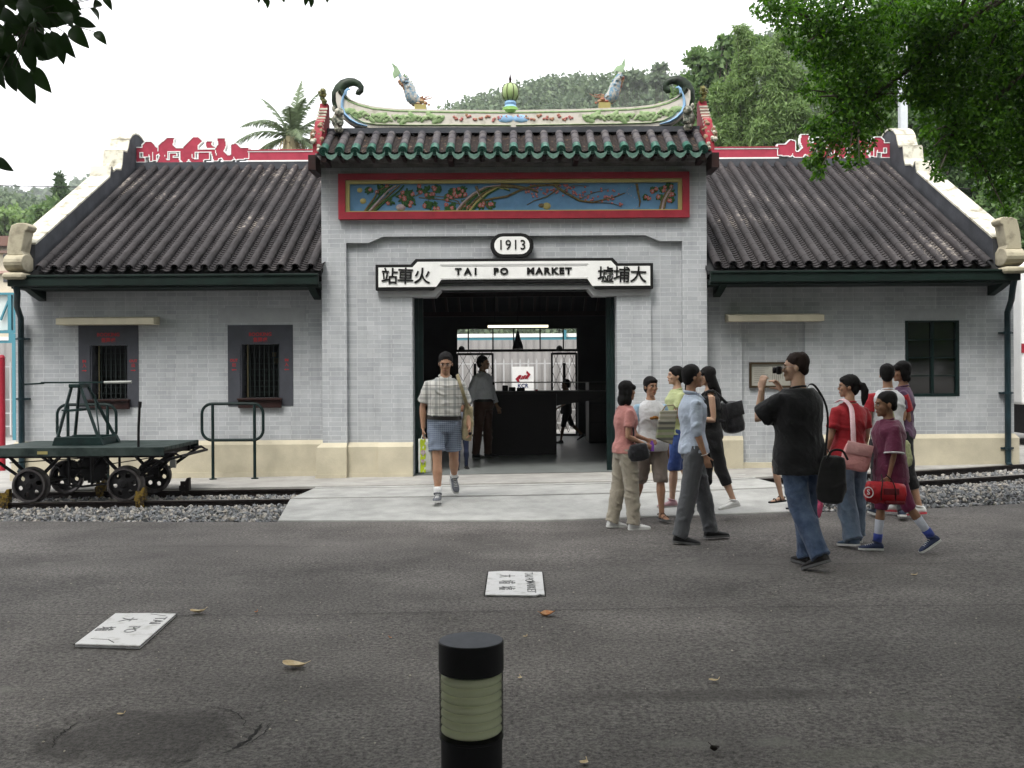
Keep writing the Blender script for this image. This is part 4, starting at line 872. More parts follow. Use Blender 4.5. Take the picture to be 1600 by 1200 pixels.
# arched fanlight bars over the rear doorway
mb = MB(); y = YB+.05
mb.box(-1.21, 1.43, y, y+.06, 2.0, 2.055)
for x in (-1.20, -.945, -.41, .04, .615, 1.12, 1.42): mb.box(x-.014, x+.014, y, y+.03, 2.056, 2.50)
for s, x in ((-1, -.97), (1, 1.15)): mb.lathe([(.07, 0), (.06, .05), (.02, .08)], (x-.12+.24*(s < 0)*0, y-.05, 2.05), 10)
B(mb, 'fanlight', M_BLACK)
def lattice(x0, x1, name):
    mb = MB(); y = YB+.08; z0, z1 = .16, 1.97
    for a in (x0, x1): mb.box(a-.022, a+.022, y, y+.04, z0, z1)
    for z in (z0, z1-.04): mb.box(x0, x1, y+.001, y+.039, z, z+.05)
    n = 5; mb.box((x0+x1)/2-.03, (x0+x1)/2+.03, y-.03, y-.001, .55, 1.75)
    w_ = (x1-x0)/3
    for k in range(3):
        for j in range(4):
            za = z0+.08+j*.45; mb.tube([(x0+k*w_, y+.02, za), (x0+(k+1)*w_, y+.02, za+.45)], .005, 4); mb.tube([(x0+(k+1)*w_, y+.02, za), (x0+k*w_, y+.02, za+.45)], .005, 4)
    B(mb, name, M_BLACK)
lattice(-1.19, -.42, 'folding_gate'); lattice(.87, 1.40, 'folding_gate')
# strip lamp
lt = empty('strip_lamp', (.11, 18.0, 2.36), 'lit fluorescent tube lamp hanging across the dark station hall', 'lamp')
mb = MB(); mb.tube([(-.42, 18, 2.36), (.64, 18, 2.36)], .022, 10); B(mb, 'tube', mat('lit_tube', (.9, .88, .8), .4, emit=((1, .90, .66), 1.1)), lt)
mb = MB(); mb.box(-.45, .67, 17.97, 18.03, 2.385, 2.44); [mb.box(x-.006, x+.006, 17.995, 18.005, 2.44, 4.9) for x in (-.3, .5)]; B(mb, 'lamp_housing', M_IRON, lt)
bl = empty('pendant_bell', (.12, 20.5, 2.0), 'dark bell-shaped pendant hanging in the middle of the station hall', 'bell')
mb = MB(); mb.lathe([(.11, 0), (.105, .05), (.085, .12), (.05, .22), (.03, .32), (.012, .36), (.008, .36)], (.12, 20.5, 2.02), 16); B(mb, 'bell_body', M_IRON, bl, smooth=True)
mb = MB(); mb.tube([(.12, 20.5, 2.36), (.12, 20.5, 3.7)], .008, 6); B(mb, 'hanger', M_IRON, bl)
# counter, rail barrier, side cabinet
ct = empty('hall_counter', (.18, 17.6, .14), 'tall dark timber counter in the middle of the station hall', 'counter')
mb = MB(); mb.box(-.36, .75, 17.4, 18.3, .14, 1.18); B(mb, 'counter_body', mat('near_black_wood', (.012, .010, .010), .6), ct)
mb = MB(); mb.box(-.42, 1.62, 17.36, 18.36, 1.182, 1.225); mb.prism([(.76, .98), (1.45, 1.08), (1.62, 1.18), (.76, 1.18)], 17.5, 18.1); B(mb, 'counter_top', mat('counter_wood', (.018, .015, .014), .5), ct)
mb = MB()
for x in (-.3, 1.0): mb.tube([(x, 17.5, 1.226), (x, 17.5, 1.39)], .008, 6)
mb.tube([(-.4, 17.5, 1.385), (1.3, 17.5, 1.375)], .010, 6); B(mb, 'counter_rail', mat('pewter', (.2, .2, .19), .4, metal=.6), ct)
for k, (x, w_, h_) in enumerate(((-.12, .10, .10), (.0, .12, .07), (.15, .14, .06), (.42, .05, .03))):
    mb = MB(); mb.cbox((x, 17.7, 1.227+h_/2), (w_, .12, h_), bev=.01); tag(mb.build('desk_box', M_BLACK if k < 3 else M_BRRED), ('small black box at the window end of the hall counter', 'squat black box next to the smallest one on the hall counter', 'wide low black box in the middle of the hall counter', 'tiny red box on the hall counter')[k], 'box', 'boxes on the hall counter')
cb = empty('side_cabinet', (1.9, 20.5, .14), 'dark panelled cabinet against the wall inside the station hall', 'cabinet')
mb = MB(); mb.box(1.50, 2.24, 20.0, 20.9, .14, 1.35); B(mb, 'cabinet_body', mat('cabinet_brown', (.022, .02, .019), .6), cb)
mb = MB(); [mb.box(1.53+k*.235, 1.74+k*.235, 19.985, 19.998, .2+j*.38, .54+j*.38) for k in range(3) for j in range(3)]; B(mb, 'cabinet_door', mat('door_brown', (.035, .03, .028), .5), cb)
# ================= pump trolley on the track =================
TX = -5.14; tz = lambda x: rail_z(x)
tr_ = empty('pump_trolley', (TX, 12.65, .70), 'old green hand pump rail trolley with flat deck and open spoked wheels on the track', 'rail trolley')
def T_(mb, n, m, p=None, **k): return mb.build(n, m, p or tr_, **k)
mb = MB()
for k in range(9): y0 = 12.0+k*.145; mb.box(TX-1.05, TX+1.05, y0, y0+.141, .655, .70)
mb.box(TX-1.06, TX+1.06, 11.985, 12.0, .60, .70); mb.box(TX-1.06, TX+1.06, 13.305, 13.32, .60, .70)
M_DECK = mat('faded_green_deck', (.010, .020, .018), .6, col2=(.050, .068, .063), scale=4, bump=.2)
T_(mb, 'deck', M_DECK, bevel=.004)
mb = MB(); mb.box(TX-.42, TX-.30, 11.978, 11.984, .625, .66); T_(mb, 'maker_plate', M_YELL)
# under frame
mb = MB()
for y in (12.15, 13.15): mb.box(TX-1.0, TX+1.0, y-.03, y+.03, .57, .654)
for x in (-.95, -.3, .3, .95): mb.box(TX+x-.03, TX+x+.03, 12.05, 13.25, .585, .653)
for y in (12.22, 13.08):
    for wx in (-.56, .56):
        for s in (-1, 1): mb.tube([(TX+wx+s*.32, y, .60), (TX+wx+s*.04, y, .31)], .022, 6)
        mb.box(TX+wx-.07, TX+wx+.07, y-.05, y+.05, .24, .37)
    mb.tube([(TX-.56, y, .28), (TX, y, .22), (TX+.56, y, .28)], .014, 6); mb.tube([(TX-.15, y, .6), (TX-.15, y, .24)], .016, 6); mb.tube([(TX+.12, y, .6), (TX+.12, y, .24)], .016, 6)
for s in (-1, 1):
    for y in (12.15, 13.2): mb.tube([(TX+s*.86, y, .58), (TX+s*1.13, y-.0, .62), (TX+s*1.20, y, .58), (TX+s*.95, y, .52)], .018, 6); mb.tube([(TX+s*.70, y, .34), (TX+s*1.10, y, .62)], .02, 6)
    mb.tube([(TX+s*1.20, 12.15, .58), (TX+s*1.20, 13.2, .58)], .018, 6)
mb.tube([(TX-.9, 12.3, .50), (TX+.8, 12.3, .60)], .007, 5); mb.tube([(TX-.2, 12.5, .40), (TX+.9, 12.5, .56)], .007, 5)
T_(mb, 'underframe', M_IRON)
mb = MB()
for r, x in ((.17, -.02), (.09, -.30)):
    for k in range(20):
        a = k*PI/10; mb.cbox((TX+x+r*math.cos(a), 12.62, .40+r*math.sin(a)), (.03, .05, .03), None)
    mb.lathe([(r*.98, -.02), (r*.98, .02)], (0, 0, 0), 20, Matrix.Translation((TX+x, 12.62, .40)) @ Matrix.Rotation(PI/2, 4, 'X'))
mb.tube([(TX-.3, 12.6, .4), (TX-.02, 12.6, .4), (TX+.2, 12.58, .68)], .02, 6); T_(mb, 'drive_gear', M_IRON)
# wheels: dished disc with six holes, tread and flange
def wheel_mesh():
    mb = MB(); R_, n = .195, 72
    holes = [(.112*math.cos(a), .112*math.sin(a), .030) for a in [k*PI/3+.2 for k in range(6)]]
    rad = [.0001, .03, .045, .06]+list(np.linspace(.075, .150, 13))+[.165, .178]
    for ysgn in (0, 1):
        V = []; 
        for r in rad:
            for j in range(n):
                a = 2*PI*j/n; d = .03*(1-(r/.178)) if r > .04 else .05
                V.append((r*math.cos(a), -d-.012 if ysgn == 0 else .012-d*.4, r*math.sin(a)))
        fs = []
        for i in range(len(rad)-1):
            for j in range(n):
                rm = (rad[i]+rad[i+1])/2; am = 2*PI*(j+.5)/n
                if any(math.hypot(rm*math.cos(am)-hx, rm*math.sin(am)-hz) < hr for hx, hz, hr in holes): continue
                a, b = i*n+j, i*n+(j+1) % n; fs.append((a, b, b+n, a+n))
        mb.mesh_add(V, fs)
    for (hx, hz, hr) in holes:
        ring0 = [(hx+hr*math.cos(a), -.026, hz+hr*math.sin(a)) for a in np.linspace(0, 2*PI, 17)[:-1]]; ring1 = [(x, .008, z) for x, _, z in ring0]; mb.ring_loft([ring0, ring1], True, False)
    rim = MB(); prof = [(.172, -.05), (.195, -.05), (.192, .035), (.215, .045), (.218, .06), (.20, .065), (.172, .05), (.172, -.05)]
    rim.ring_loft([[(r*math.cos(a), y, r*math.sin(a)) for a in np.linspace(0, 2*PI, 41)[:-1]] for r, y in prof], True, False)
    return mb, rim
for wx in (-.56, .56):
    for s, y in ((1, 12.10), (-1, 13.13)):
        disc, rim = wheel_mesh(); M = Matrix.Translation((TX+wx, y, rail_z(TX+wx)+.195)) @ Matrix.Rotation(0 if s > 0 else PI, 4, 'Z') @ Matrix.Rotation(wx*2, 4, 'Y')
        for m_ in (disc, rim): m_.v = [tuple(M @ Vector(q)) for q in m_.v]
        wo_ = T_(disc, 'wheel', M_IRON, smooth=True); T_(rim, 'wheel_rim', mat('worn_wheel_rim', (.035, .03, .03), .4, col2=(.12, .11, .11), scale=8, metal=.4), wo_, smooth=True)
    mb = MB(); mb.tube([(TX+wx, 12.12, rail_z(TX)+.195), (TX+wx, 13.12, rail_z(TX)+.195)], .024, 8); T_(mb, 'axle', M_IRON)
# chocks clamped on the rails
M_CHOCK = mat('yellow_worn_chock', (.20, .13, .02), .6, col2=(.03, .02, .012), scale=24, thr=(.42, .56))
for x, y, m_, lab in ((-4.38, 12.08, M_CHOCK, 'yellow rusty rail chock against the nearest right trolley wheel'), (-5.98, 12.08, M_CHOCK, 'yellow rusty rail chock against the nearest left trolley wheel'), (-4.20, 13.15, M_RUST, 'red brown rail chock behind the far right trolley wheel'), (-5.28, 13.15, M_CHOCK, 'small yellow chock on the far rail under the trolley')):
    mb = MB(); z = rail_z(x); mb.prism([(x-.07, z+.001), (x+.06, z+.001), (x+.06, z+.16), (x+.03, z+.16), (x-.02, z+.07), (x-.07, z+.06)], y-.05, y+.03); mb.box(x-.05, x+.05, y-.058, y-.0501, z-.09, z+.12); mb.tube([(x, y-.075, z-.02), (x, y-.055, z-.02)], .018, 6); mb.tube([(x, y-.075, z+.06), (x, y-.055, z+.06)], .014, 6)
    tag(mb.build('rail_chock', m_, bevel=.004), lab, 'rail chock', 'chocks holding the trolley')
# pump stand
mb = MB(); x0 = TX-.12
mb.prism([(x0-.30, .701), (x0+.32, .701), (x0+.27, .80), (x0-.27, .80)], 12.36, 12.44); mb.prism([(x0-.30, .701), (x0+.32, .701), (x0+.27, .80), (x0-.27, .80)], 12.86, 12.94)
mb.box(x0-.28, x0-.24, 12.441, 12.859, .702, .79); mb.box(x0+.25, x0+.29, 12.441, 12.859, .702, .79)
M_GT = mat('trolley_green', (.008, .022, .021), .45, var=.35, scale=8)
T_(mb, 'stand_base', M_GT, bevel=.004)
mb = MB()
for y in (12.40, 12.90):
    for s in (-1, 1): mb.tube([(x0+s*.25, y, .78), (x0-.08+s*.05, 12.65+(y-12.65)*.45, 1.42)], .020, 6)
    mb.box(x0-.19, x0+.05, y-.02 if y < 12.6 else y-.08, y+.02, 1.115, 1.135)
mb.tube([(x0-.13, 12.42, 1.12), (x0-.10, 12.88, 1.12)], .016, 6); mb.tube([(x0+.24, 12.45, .80), (x0+.04, 12.80, 1.30)], .010, 6); mb.cbox((x0-.08, 12.65, 1.42), (.14, .34, .05), bev=.01)
T_(mb, 'pump_frame', M_GT)
mb = MB(); mb.box(x0-.54, x0+.22, 12.60, 12.70, 1.405+.045, 1.45+.02); mb.tube([(x0-.52, 12.65, 1.453), (x0-.76, 12.65, 1.440)], .012, 6); T_(mb, 'pump_beam', M_GT)
mb = MB(); mb.tube([(x0+.22, 12.65, 1.456), (x0+.56, 12.65, 1.462)], .017, 8); T_(mb, 'pump_handle', mat('worn_handle', (.34, .35, .33), .4, var=.15))
mb = MB(); mb.tube([(TX+.74, 12.04, .56), (TX+.75, 12.03, .95), (TX+.765, 12.02, 1.17)], .016, 8); mb.tube([(TX+.766, 12.02, 1.165), (TX+.772, 12.02, 1.235)], .022, 8); T_(mb, 'brake_lever', M_IRON)
mb = MB(); mb.box(TX+.915, TX+.985, 12.62, 12.66, .40, .50); mb.tube([(TX+.93, 12.64, .5), (TX+.95, 12.64, .54), (TX+.97, 12.64, .5)], .007, 6); T_(mb, 'padlock', mat('padlock_metal', (.3, .3, .29), .4, metal=.6))
# ================= tubular guard rails before the booking windows =================
def barrier(xa, xb, lab):
    y = 14.22; g = empty('guard_rail', ((xa+xb)/2, y, plat((xa+xb)/2)), lab, 'guard rail', 'guard rails at the booking windows')
    z0, z1, r = .635, 1.14, .14; pts = []
    for cx_, cz, a0 in ((xb-r, z1-r, 0), (xa+r, z1-r, PI/2), (xa+r, z0+r, PI), (xb-r, z0+r, 3*PI/2)):
        for k in range(7): a = a0+k*PI/12; pts.append((cx_+r*math.cos(a), y, cz+r*math.sin(a)))
    mb = MB(); mb.tube(pts+[pts[0], pts[1]], .021, 8, caps=False); mb.build('loop', M_DKGREEN, g, smooth=True)
    for x in (xa+.15, xb-.12):
        mb = MB(); mb.tube([(x, y+.0, plat(x)-.02), (x, y, z1-.01)], .022, 8); mb.tube([(x, y, plat(x)-.005), (x, y, plat(x)+.015)], .05, 10); mb.build('post', M_DKGREEN, g, smooth=True)
barrier(-6.32, -5.50, 'dark green tubular guard rail behind the trolley, at the first booking window')
barrier(-4.31, -3.46, 'dark green tubular guard rail in front of the second booking window, beside the doorway')
# ================= name stones set in the road =================
def stone(pts, z, lab, lines, ang, cx, cy, crack):
    g = empty('name_stone', (cx, cy, z), lab, 'name stone')
    mb = MB(); mb.prism([(cx+(x-cx)*1.0, cy+(y-cy)*1.0) for x, y in pts], z-.05, z+.011, 'Z'); o = mb.build('slab', mat('white_stone', (.66, .65, .65), .85, col2=(.42, .41, .39), scale=11, thr=(.52, .78), bump=.4), g, bevel=.003)
    mb = MB(); n = len(pts)
    out = [(cx+(x-cx)*1.045+(.0), cy+(y-cy)*1.05) for x, y in pts]
    for i in range(n):
        j = (i+1) % n; mb.mesh_add([(*pts[i], z+.004), (*pts[j], z+.004), (*out[j], z+.006), (*out[i], z+.006)], [(0, 1, 2, 3)])
    mb.build('joint', mat('black_joint', (.012, .012, .011), .9, col2=(.12, .11, .10), scale=30, thr=(.5, .62)), g)
    mb = MB()
    for t_, x, y, s_, sx in lines: add_text(mb, t_, s_, Matrix.Translation((x, y, z+.0125)) @ Matrix.Rotation(ang, 4, 'Z'), .0008, .0004, sx)
    mb.build('inscription', mat('faded_black', (.14, .14, .14), .8, col2=(.40, .40, .40), scale=38, thr=(.48, .62)), g)
    mb = MB()
    for c in crack:
        for a, b in zip(c, c[1:]):
            d = Vector((b[0]-a[0], b[1]-a[1], 0)).normalized(); q = Vector((-d.y, d.x, 0))*.004; A, B_ = Vector((*a, z+.0118)), Vector((*b, z+.0118)); mb.mesh_add([A-q, B_-q, B_+q, A+q], [(0, 1, 2, 3)])
    if mb.f: mb.build('crack', M_IRON, g)
p = [U(763, 895, 7.90), U(790, 893.5, 7.93), U(815, 895, 7.90), U(847, 896, 7.88), U(851, 931, 7.08), U(843, 929.5, 7.10), U(838, 932, 7.06), U(758, 931, 7.09)]; p = [(q.x, q.y) for q in p]
cx_, cy_ = .03, 7.48
stone(p[::-1], .004, 'white stone tablet lettered TAI PO MARKET set in the road straight before the doorway', [('大', -.055, 7.72, .13, .8), ('埔', -.055, 7.50, .13, 1), ('墟', -.055, 7.29, .13, 1), ('TAI PO', .115, 7.68, .09, 1.25), ('MARKET', .125, 7.33, .09, 1.15)], -PI/2, cx_, cy_, [])
p = [U(117, 1010, 5.86), U(180, 963, 6.60), U(230, 962, 6.60), U(275, 963, 6.58), U(218, 1013, 5.81)]; p = [(q.x, q.y) for q in p]
cx_ = sum(q[0] for q in p)/5; cy_ = sum(q[1] for q in p)/5
stone(p, .004, 'cracked white stone tablet lettered TAI PO set askew in the road on the left', [('大', cx_-.075+.0, cy_+.13, .115, .9), ('埔', cx_-.13, cy_-.10, .115, .9), ('TAI', cx_+.125, cy_+.10, .10, 1.2), ('PO', cx_+.04, cy_-.12, .10, 1.2)], -PI/2+.07, cx_, cy_, [[(p[0][0]+.05, p[0][1]+.10), (p[0][0]+.16, p[0][1]+.08), (p[0][0]+.22, p[0][1]+.01)], [(p[3][0]-.16, p[3][1]-.01), (p[3][0]-.08, p[3][1]-.05), (p[3][0]-.04, p[3][1]-.07)]])
# worn sunken patch with cracked tar ring in the near road
mb = MB(); random.seed(21)
def crack(pts, w_):
    P = [Vector((x, y, ground(x)+.006*math.sin(x*1.3+y*.8)*math.sin(y*1.7-x*.4)-.018*math.exp(-((math.hypot(x+1.54, (y-4.45)*1.1)-.42)/.04)**2)+.006)) for x, y in pts]; n = len(P)
    for i in range(n-1):
        d = (P[i+1]-P[i]).normalized(); q = Vector((-d.y, d.x, 0)); a = w_*(.4+.6*math.sin(PI*(i+.3)/n))*random.uniform(.6, 1.2); b = w_*(.4+.6*math.sin(PI*(i+1.3)/n))
        mb.mesh_add([P[i]-q*a, P[i+1]-q*b, P[i+1]+q*b, P[i]+q*a], [(0, 1, 2, 3)])
for a0, a1, r, w_ in ((-1.1, .55, .42, .008), (.9, 2.3, .41, .004), (.1, 1.3, .36, .003), (-.9, .2, .465, .003), (2.6, 3.6, .43, .003)): crack([(-1.54+(r+random.uniform(-.010, .010))*math.cos(a), 4.45+(r/1.1+random.uniform(-.010, .010))*math.sin(a)) for a in np.linspace(a0, a1, 26)], w_)
for y0, x0_, x1_ in ((6.62, -5.5, 5.2), (8.05, 1.2, 4.6), (9.2, -4.6, -1.5)):
    crack([(x, y0+.06*math.sin(x*1.1)+random.uniform(-.01, .01)) for x in np.linspace(x0_, x1_, 70)], .0035)
tag(mb.build('road_cracks', mat('crack_black', (.02, .019, .018), .95)), kind='structure')
# ================= fallen leaves =================
def dead_leaf(px, py, size, m_, lab, rot, curl=.35, twist=0):
    D = 1600*CH/(py+(px-800)*ROLL-HZ); c = U(px, py, D); c.z = ground(c.x)+.004
    mb = MB(); n = 9; vs = []
    for i in range(n):
        t = i/(n-1); wdt = size*.42*math.sin(PI*min(1, t*1.02+.01))**.8+.001; x = (t-.5)*size
        for j, k in ((-1, 1), (0, 0), (1, 1)): vs.append((x, j*wdt*(1 if j < 0 else .85), .001+curl*size*(.5*(2*t-1)**2+.9*k*(wdt/size)+.1*math.sin(t*5+j))))
    fs = [(3*i+j, 3*i+3+j, 3*i+4+j, 3*i+1+j) for i in range(n-1) for j in (0, 1)]
    mb.mesh_add(vs, fs); mb.tube([(size*.5, 0, curl*size*.5), (size*.66, .01, curl*size*.5+.008)], .0018, 4)
    o = mb.build('fallen_leaf', m_, smooth=True); o.location = c; o.rotation_euler = (twist, 0, rot)
    tag(o, lab, 'leaf', 'fallen leaves on the road')
LB = mat('dry_tan_leaf', (.46, .34, .18), .8, col2=(.60, .50, .34), scale=30); LO = mat('dry_orange_leaf', (.36, .12, .035), .7, col2=(.50, .30, .16), scale=30)
dead_leaf(309, 959, .095, LB, 'curled tan leaf lying just right of the cracked stone tablet', .5, .5)
dead_leaf(460, 1044, .13, LB, 'long rolled tan leaf lying on the bare road beyond the cracked patch', -.12, .42)
dead_leaf(855, 964, .10, LO, 'curled orange leaf lying just below the TAI PO MARKET tablet', 3.4, .6)
dead_leaf(400, 958, .03, LO, 'tiny red brown leaf between the curled tan leaf and the lamp', 1, .5)
dead_leaf(820, 996, .025, LB, 'small pale leaf scrap just right of the lamp head', .3)
dead_leaf(812, 1061, .03, LB, 'small pale leaf scrap beside the glass of the lamp', 1.2)
dead_leaf(1115, 1067, .05, LB, 'small bleached leaf lying alone on the right side of the road', .1)
dead_leaf(912, 1194, .045, LB, 'small yellow leaf at the bottom edge of the road right of the lamp', .9)
dead_leaf(1116, 1178, .05, mat('black_leaf', (.015, .012, .01), .7), 'small black shrivelled leaf on the pale stain at lower right', 1.9, .9)
dead_leaf(610, 998, .02, LO, 'speck of brown leaf left of the lamp head', 2)
dead_leaf(1428, 905, .05, LB, 'pale leaf on the road beyond the walking man and the boy', .2)
dead_leaf(188, 1118, .03, LB, 'pale scrap of leaf above the cracked ring in the road', .2)
random.seed(77)
mb = MB()
for _ in range(320):
    x, y = random.uniform(-4, 4), random.uniform(2.6, 10.4); s_ = random.uniform(.003, .009); mb.ell((x, y, ground(x)+.006), (s_, s_*.7, s_*.4), 5, Matrix.Rotation(random.uniform(0, 3), 3, 'Z'), jit=.2)
tag(mb.build('road_grit', mat('grit', (.34, .31, .26), .9, var=.4, scale=3)), 'scattered grit and leaf crumbs on the road', kind='stuff')
# ================= bollard lamp =================
bx, by = -.112, 2.69; bh = .848; br_ = .0855
bo = empty('bollard_lamp', (bx, by, 0), 'black cylindrical bollard lamp with ribbed glass lens in the foreground', 'bollard lamp')
mb = MB(); mb.lathe([(.001, -.0), (br_-.002, 0), (br_, -.002), (br_, -.078), (br_-.003, -.080), (.01, -.080)][::-1], (bx, by, bh), 64); mb.build('cap', mat('bollard_black', (.004, .004, .005), .5, var=.15, scale=60, bump=.05, bscale=300), bo, smooth=True)
M_CAPT = mat('bollard_top_grey', (.10, .105, .125), .7, var=.08, scale=50, bump=.1, bscale=300)
mb = MB(); mb.lathe([(br_-.0025, bh+.0002), (br_-.003, bh+.0008), (.001, bh+.0012)], (bx, by, 0), 64); mb.build('cap_top', M_CAPT, bo)
zl0, zl1 = bh-.247, bh-.080; n = 6
mb = MB(); prof = []
nr_ = 7
for k in range(nr_):
    zz = zl0+.006+(zl1-zl0-.012)*k/nr_; hh = (zl1-zl0-.012)/nr_
    for t in np.linspace(0, 1, 8): prof.append((.0705+.010*math.sin(PI*t)**.7, zz+hh*t*.97))
mb.lathe(prof, (bx, by, 0), 48, caps=False)
gl = bpy.data.materials.new('lens_glass'); gl.use_nodes = True; b_ = gl.node_tree.nodes['Principled BSDF']; b_.inputs['Base Color'].default_value = (.86, .88, .66, 1); b_.inputs['Roughness'].default_value = .14; b_.inputs['Transmission Weight'].default_value = .1; b_.inputs['IOR'].default_value = 1.35; b_.inputs['Specular IOR Level'].default_value = .7
mb.build('ribbed_lens', gl, bo, smooth=True)
mb = MB(); mb.lathe([(.045, zl0), (.045, zl1)], (bx, by, 0), 24); mb.build('lamp_core', mat('core_grey_green', (.62, .66, .48), .6), bo, smooth=True)
g2 = bpy.data.materials.new('outer_tube'); g2.use_nodes = True; t = g2.node_tree; gls = N(t, 'ShaderNodeBsdfGlossy'); gls.inputs['Roughness'].default_value = .06; trn = N(t, 'ShaderNodeBsdfTransparent'); trn.inputs[0].default_value = (.97, .98, .93, 1); fr_ = N(t, 'ShaderNodeFresnel'); fr_.inputs[0].default_value = 1.4; ms_ = N(t, 'ShaderNodeMixShader')
t.links.new(fr_.outputs[0], ms_.inputs[0]); t.links.new(trn.outputs[0], ms_.inputs[1]); t.links.new(gls.outputs[0], ms_.inputs[2]); t.links.new(ms_.outputs[0], t.nodes['Material Output'].inputs[0])
mb = MB(); mb.lathe([(br_-.0015, zl0), (br_-.0015, zl1)], (bx, by, 0), 64, caps=False); mb.build('clear_tube', g2, bo, smooth=True)
mb = MB(); mb.lathe([(.04, zl0+.001), (br_-.004, zl0+.001), (br_-.001, zl0-.001), (br_-.001, zl0-.006), (br_-.005, zl0-.008), (br_-.005, .0), (.01, .0)][::-1], (bx, by, 0), 64); mb.build('shaft', MATS['bollard_black'], bo, smooth=True)
mb = MB(); mb.lathe([(.11, 0), (.11, .008), (.09, .012)], (bx, by, .004), 32); mb.build('base_flange', MATS['bollard_black'], bo)
# ================= behind the station =================
# corrugated sheeting with pickets along the live railway
fb = empty('trackside_fence', (0, 25.2, .1), 'grey corrugated trackside screen with pale pickets seen through the hall and beside the station', 'fence')
mb = MB(); V = []; n = 700
for i in range(n+1):
    x = -16+34*i/n; y = 25.2+(.03 if i % 4 in (1, 2) else 0); V += [(x, y, .05), (x, y, 2.35)]
mb.mesh_add(V, [(2*i, 2*i+2, 2*i+3, 2*i+1) for i in range(n)]); mb.build('screen', M_FIBRE, fb)
mb = MB()
for x in np.arange(-14, 17, .20):
    mb.prism([(x-.02, .1), (x+.02, .1), (x+.02, 1.82), (x, 1.90), (x-.02, 1.82)], 24.9, 24.92)
for z in (.3, .62, .95, 1.75): mb.box(-14, 17, 24.921, 24.945, z, z+.03)
mb.build('picket_rail', M_PICK, fb)
# operator's sign on the fence
sg = empty('railway_sign', (.15, 24.7, .9), 'white board with a red double-arrow emblem behind the hall counter', 'sign')
sc_ = 24.7/F
def S(px, py): v = U(px, py, 24.7); return (v.x, v.z)
a, b_ = S(800, 573), S(834, 608); mb = MB(); mb.box(a[0], b_[0], 24.7, 24.72, b_[1]-.06, a[1]); mb.build('board', M_WHITE, sg)
mb = MB()
for pts in ([(805, 592), (811, 586), (812, 589.5), (810.5, 592), (812, 597), (810, 598)], [(811, 586), (815, 586), (812.5, 592), (810.5, 592)], [(829, 585), (823, 579), (822, 583), (824.5, 585), (821, 591.5), (824, 592)], [(815.5, 592), (819.5, 586), (822, 586), (819, 592)], [(813, 592.5), (816, 587), (818, 587), (815, 592.5)], [(819.6, 592), (822.6, 586.5), (824.3, 586.5), (821.5, 592)]):
    mb.prism([S(x, y) for x, y in pts], 24.69, 24.699)
mb.build('emblem', M_BRRED, sg)
mb = MB(); c = S(817, 603); add_text(mb, 'KCR', .13, Matrix.Translation((c[0], 24.695, c[1])) @ UPRIGHT, .002, .003); mb.build('lettering', mat('navy', (.02, .03, .12), .6), sg)
# teal and white footbridge parapet beyond the fence
fbz = empty('footbridge', (0, 34, 0), 'long teal and white footbridge parapet beyond the trackside fence', 'footbridge')
mb = MB(); mb.box(-34, 20, 34, 34.2, 2.72, 2.84); mb.box(-34, 20, 34, 34.2, 2.50, 2.56); mb.build('white_band', M_WHITE, fbz)
mb = MB(); mb.box(-34, 20, 34.02, 34.15, 2.561, 2.719)
for x in (-17.4, -16.6, 2.4, 3.0, 1.75, 3.55, 12.): mb.box(x-.06, x+.06, 33.9, 34.0, .1 if x > 0 else -.1, 4.1 if x < 0 else 2.95)
mb.box(-34, -15.9, 33.88, 33.98, 3.95, 4.07); mb.build('teal_steelwork', M_TEAL, fbz)
# teal framed shelter with pale panels left of the gable
sh = empty('glass_shelter', (-12.2, 24, 0), 'teal framed glazed shelter left of the station gable', 'shelter')
def bx(mb, x0p, x1p, y0p, y1p, D, t): a, b = U(x0p, y1p, D), U(x1p, y0p, D); mb.box(a.x, b.x, D, D+t, a.z, b.z)
mb = MB()
for q in ((-60, 24, 457, 461), (-60, 24, 516, 521), (12, 17, 461, 516), (-40, -36, 461, 516), (21, 24, 461, 516)): bx(mb, *q, 24, .08)
a, b = U(0, 500, 24), U(12, 470, 24); mb.tube([(a.x, 24.03, a.z), (b.x, 24.03, b.z)], .03, 5)
mb.build('frame', M_TEAL, sh)
mb = MB(); bx(mb, -60, 24, 461, 516, 24.09, .02); mb.build('glazing', mat('pale_glazing', (.50, .56, .55), .3), sh)
mb = MB()
for x in (-60, -12, 22):
    a = U(x, 521, 24.03); mb.box(a.x-.04, a.x+.04, 24.0, 24.07, 0, a.z)
mb.build('leg', M_TEAL, sh)
# red post and rail at the left edge
rp = empty('red_post', (-6.95, 14.0, .05), 'red painted metal post at the left edge of the picture', 'post')
a = U(3, 560, 16.2); mb = MB(); mb.tube([(a.x, 16.2, .0), (a.x, 16.2, a.z)], .045, 10); mb.lathe([(.045, 0), (.05, .01), (.03, .05), (.004, .06)], (a.x, 16.2, a.z), 10); mb.build('shaft', M_BRRED, rp, smooth=True)
mb = MB(); mb.box(a.x-1.5, a.x-.04, 16.17, 16.22, .5, .55); mb.box(a.x-1.5, a.x-.04, 16.17, 16.22, 1.1, 1.15); mb.build('cross_rail', M_BRRED, rp)
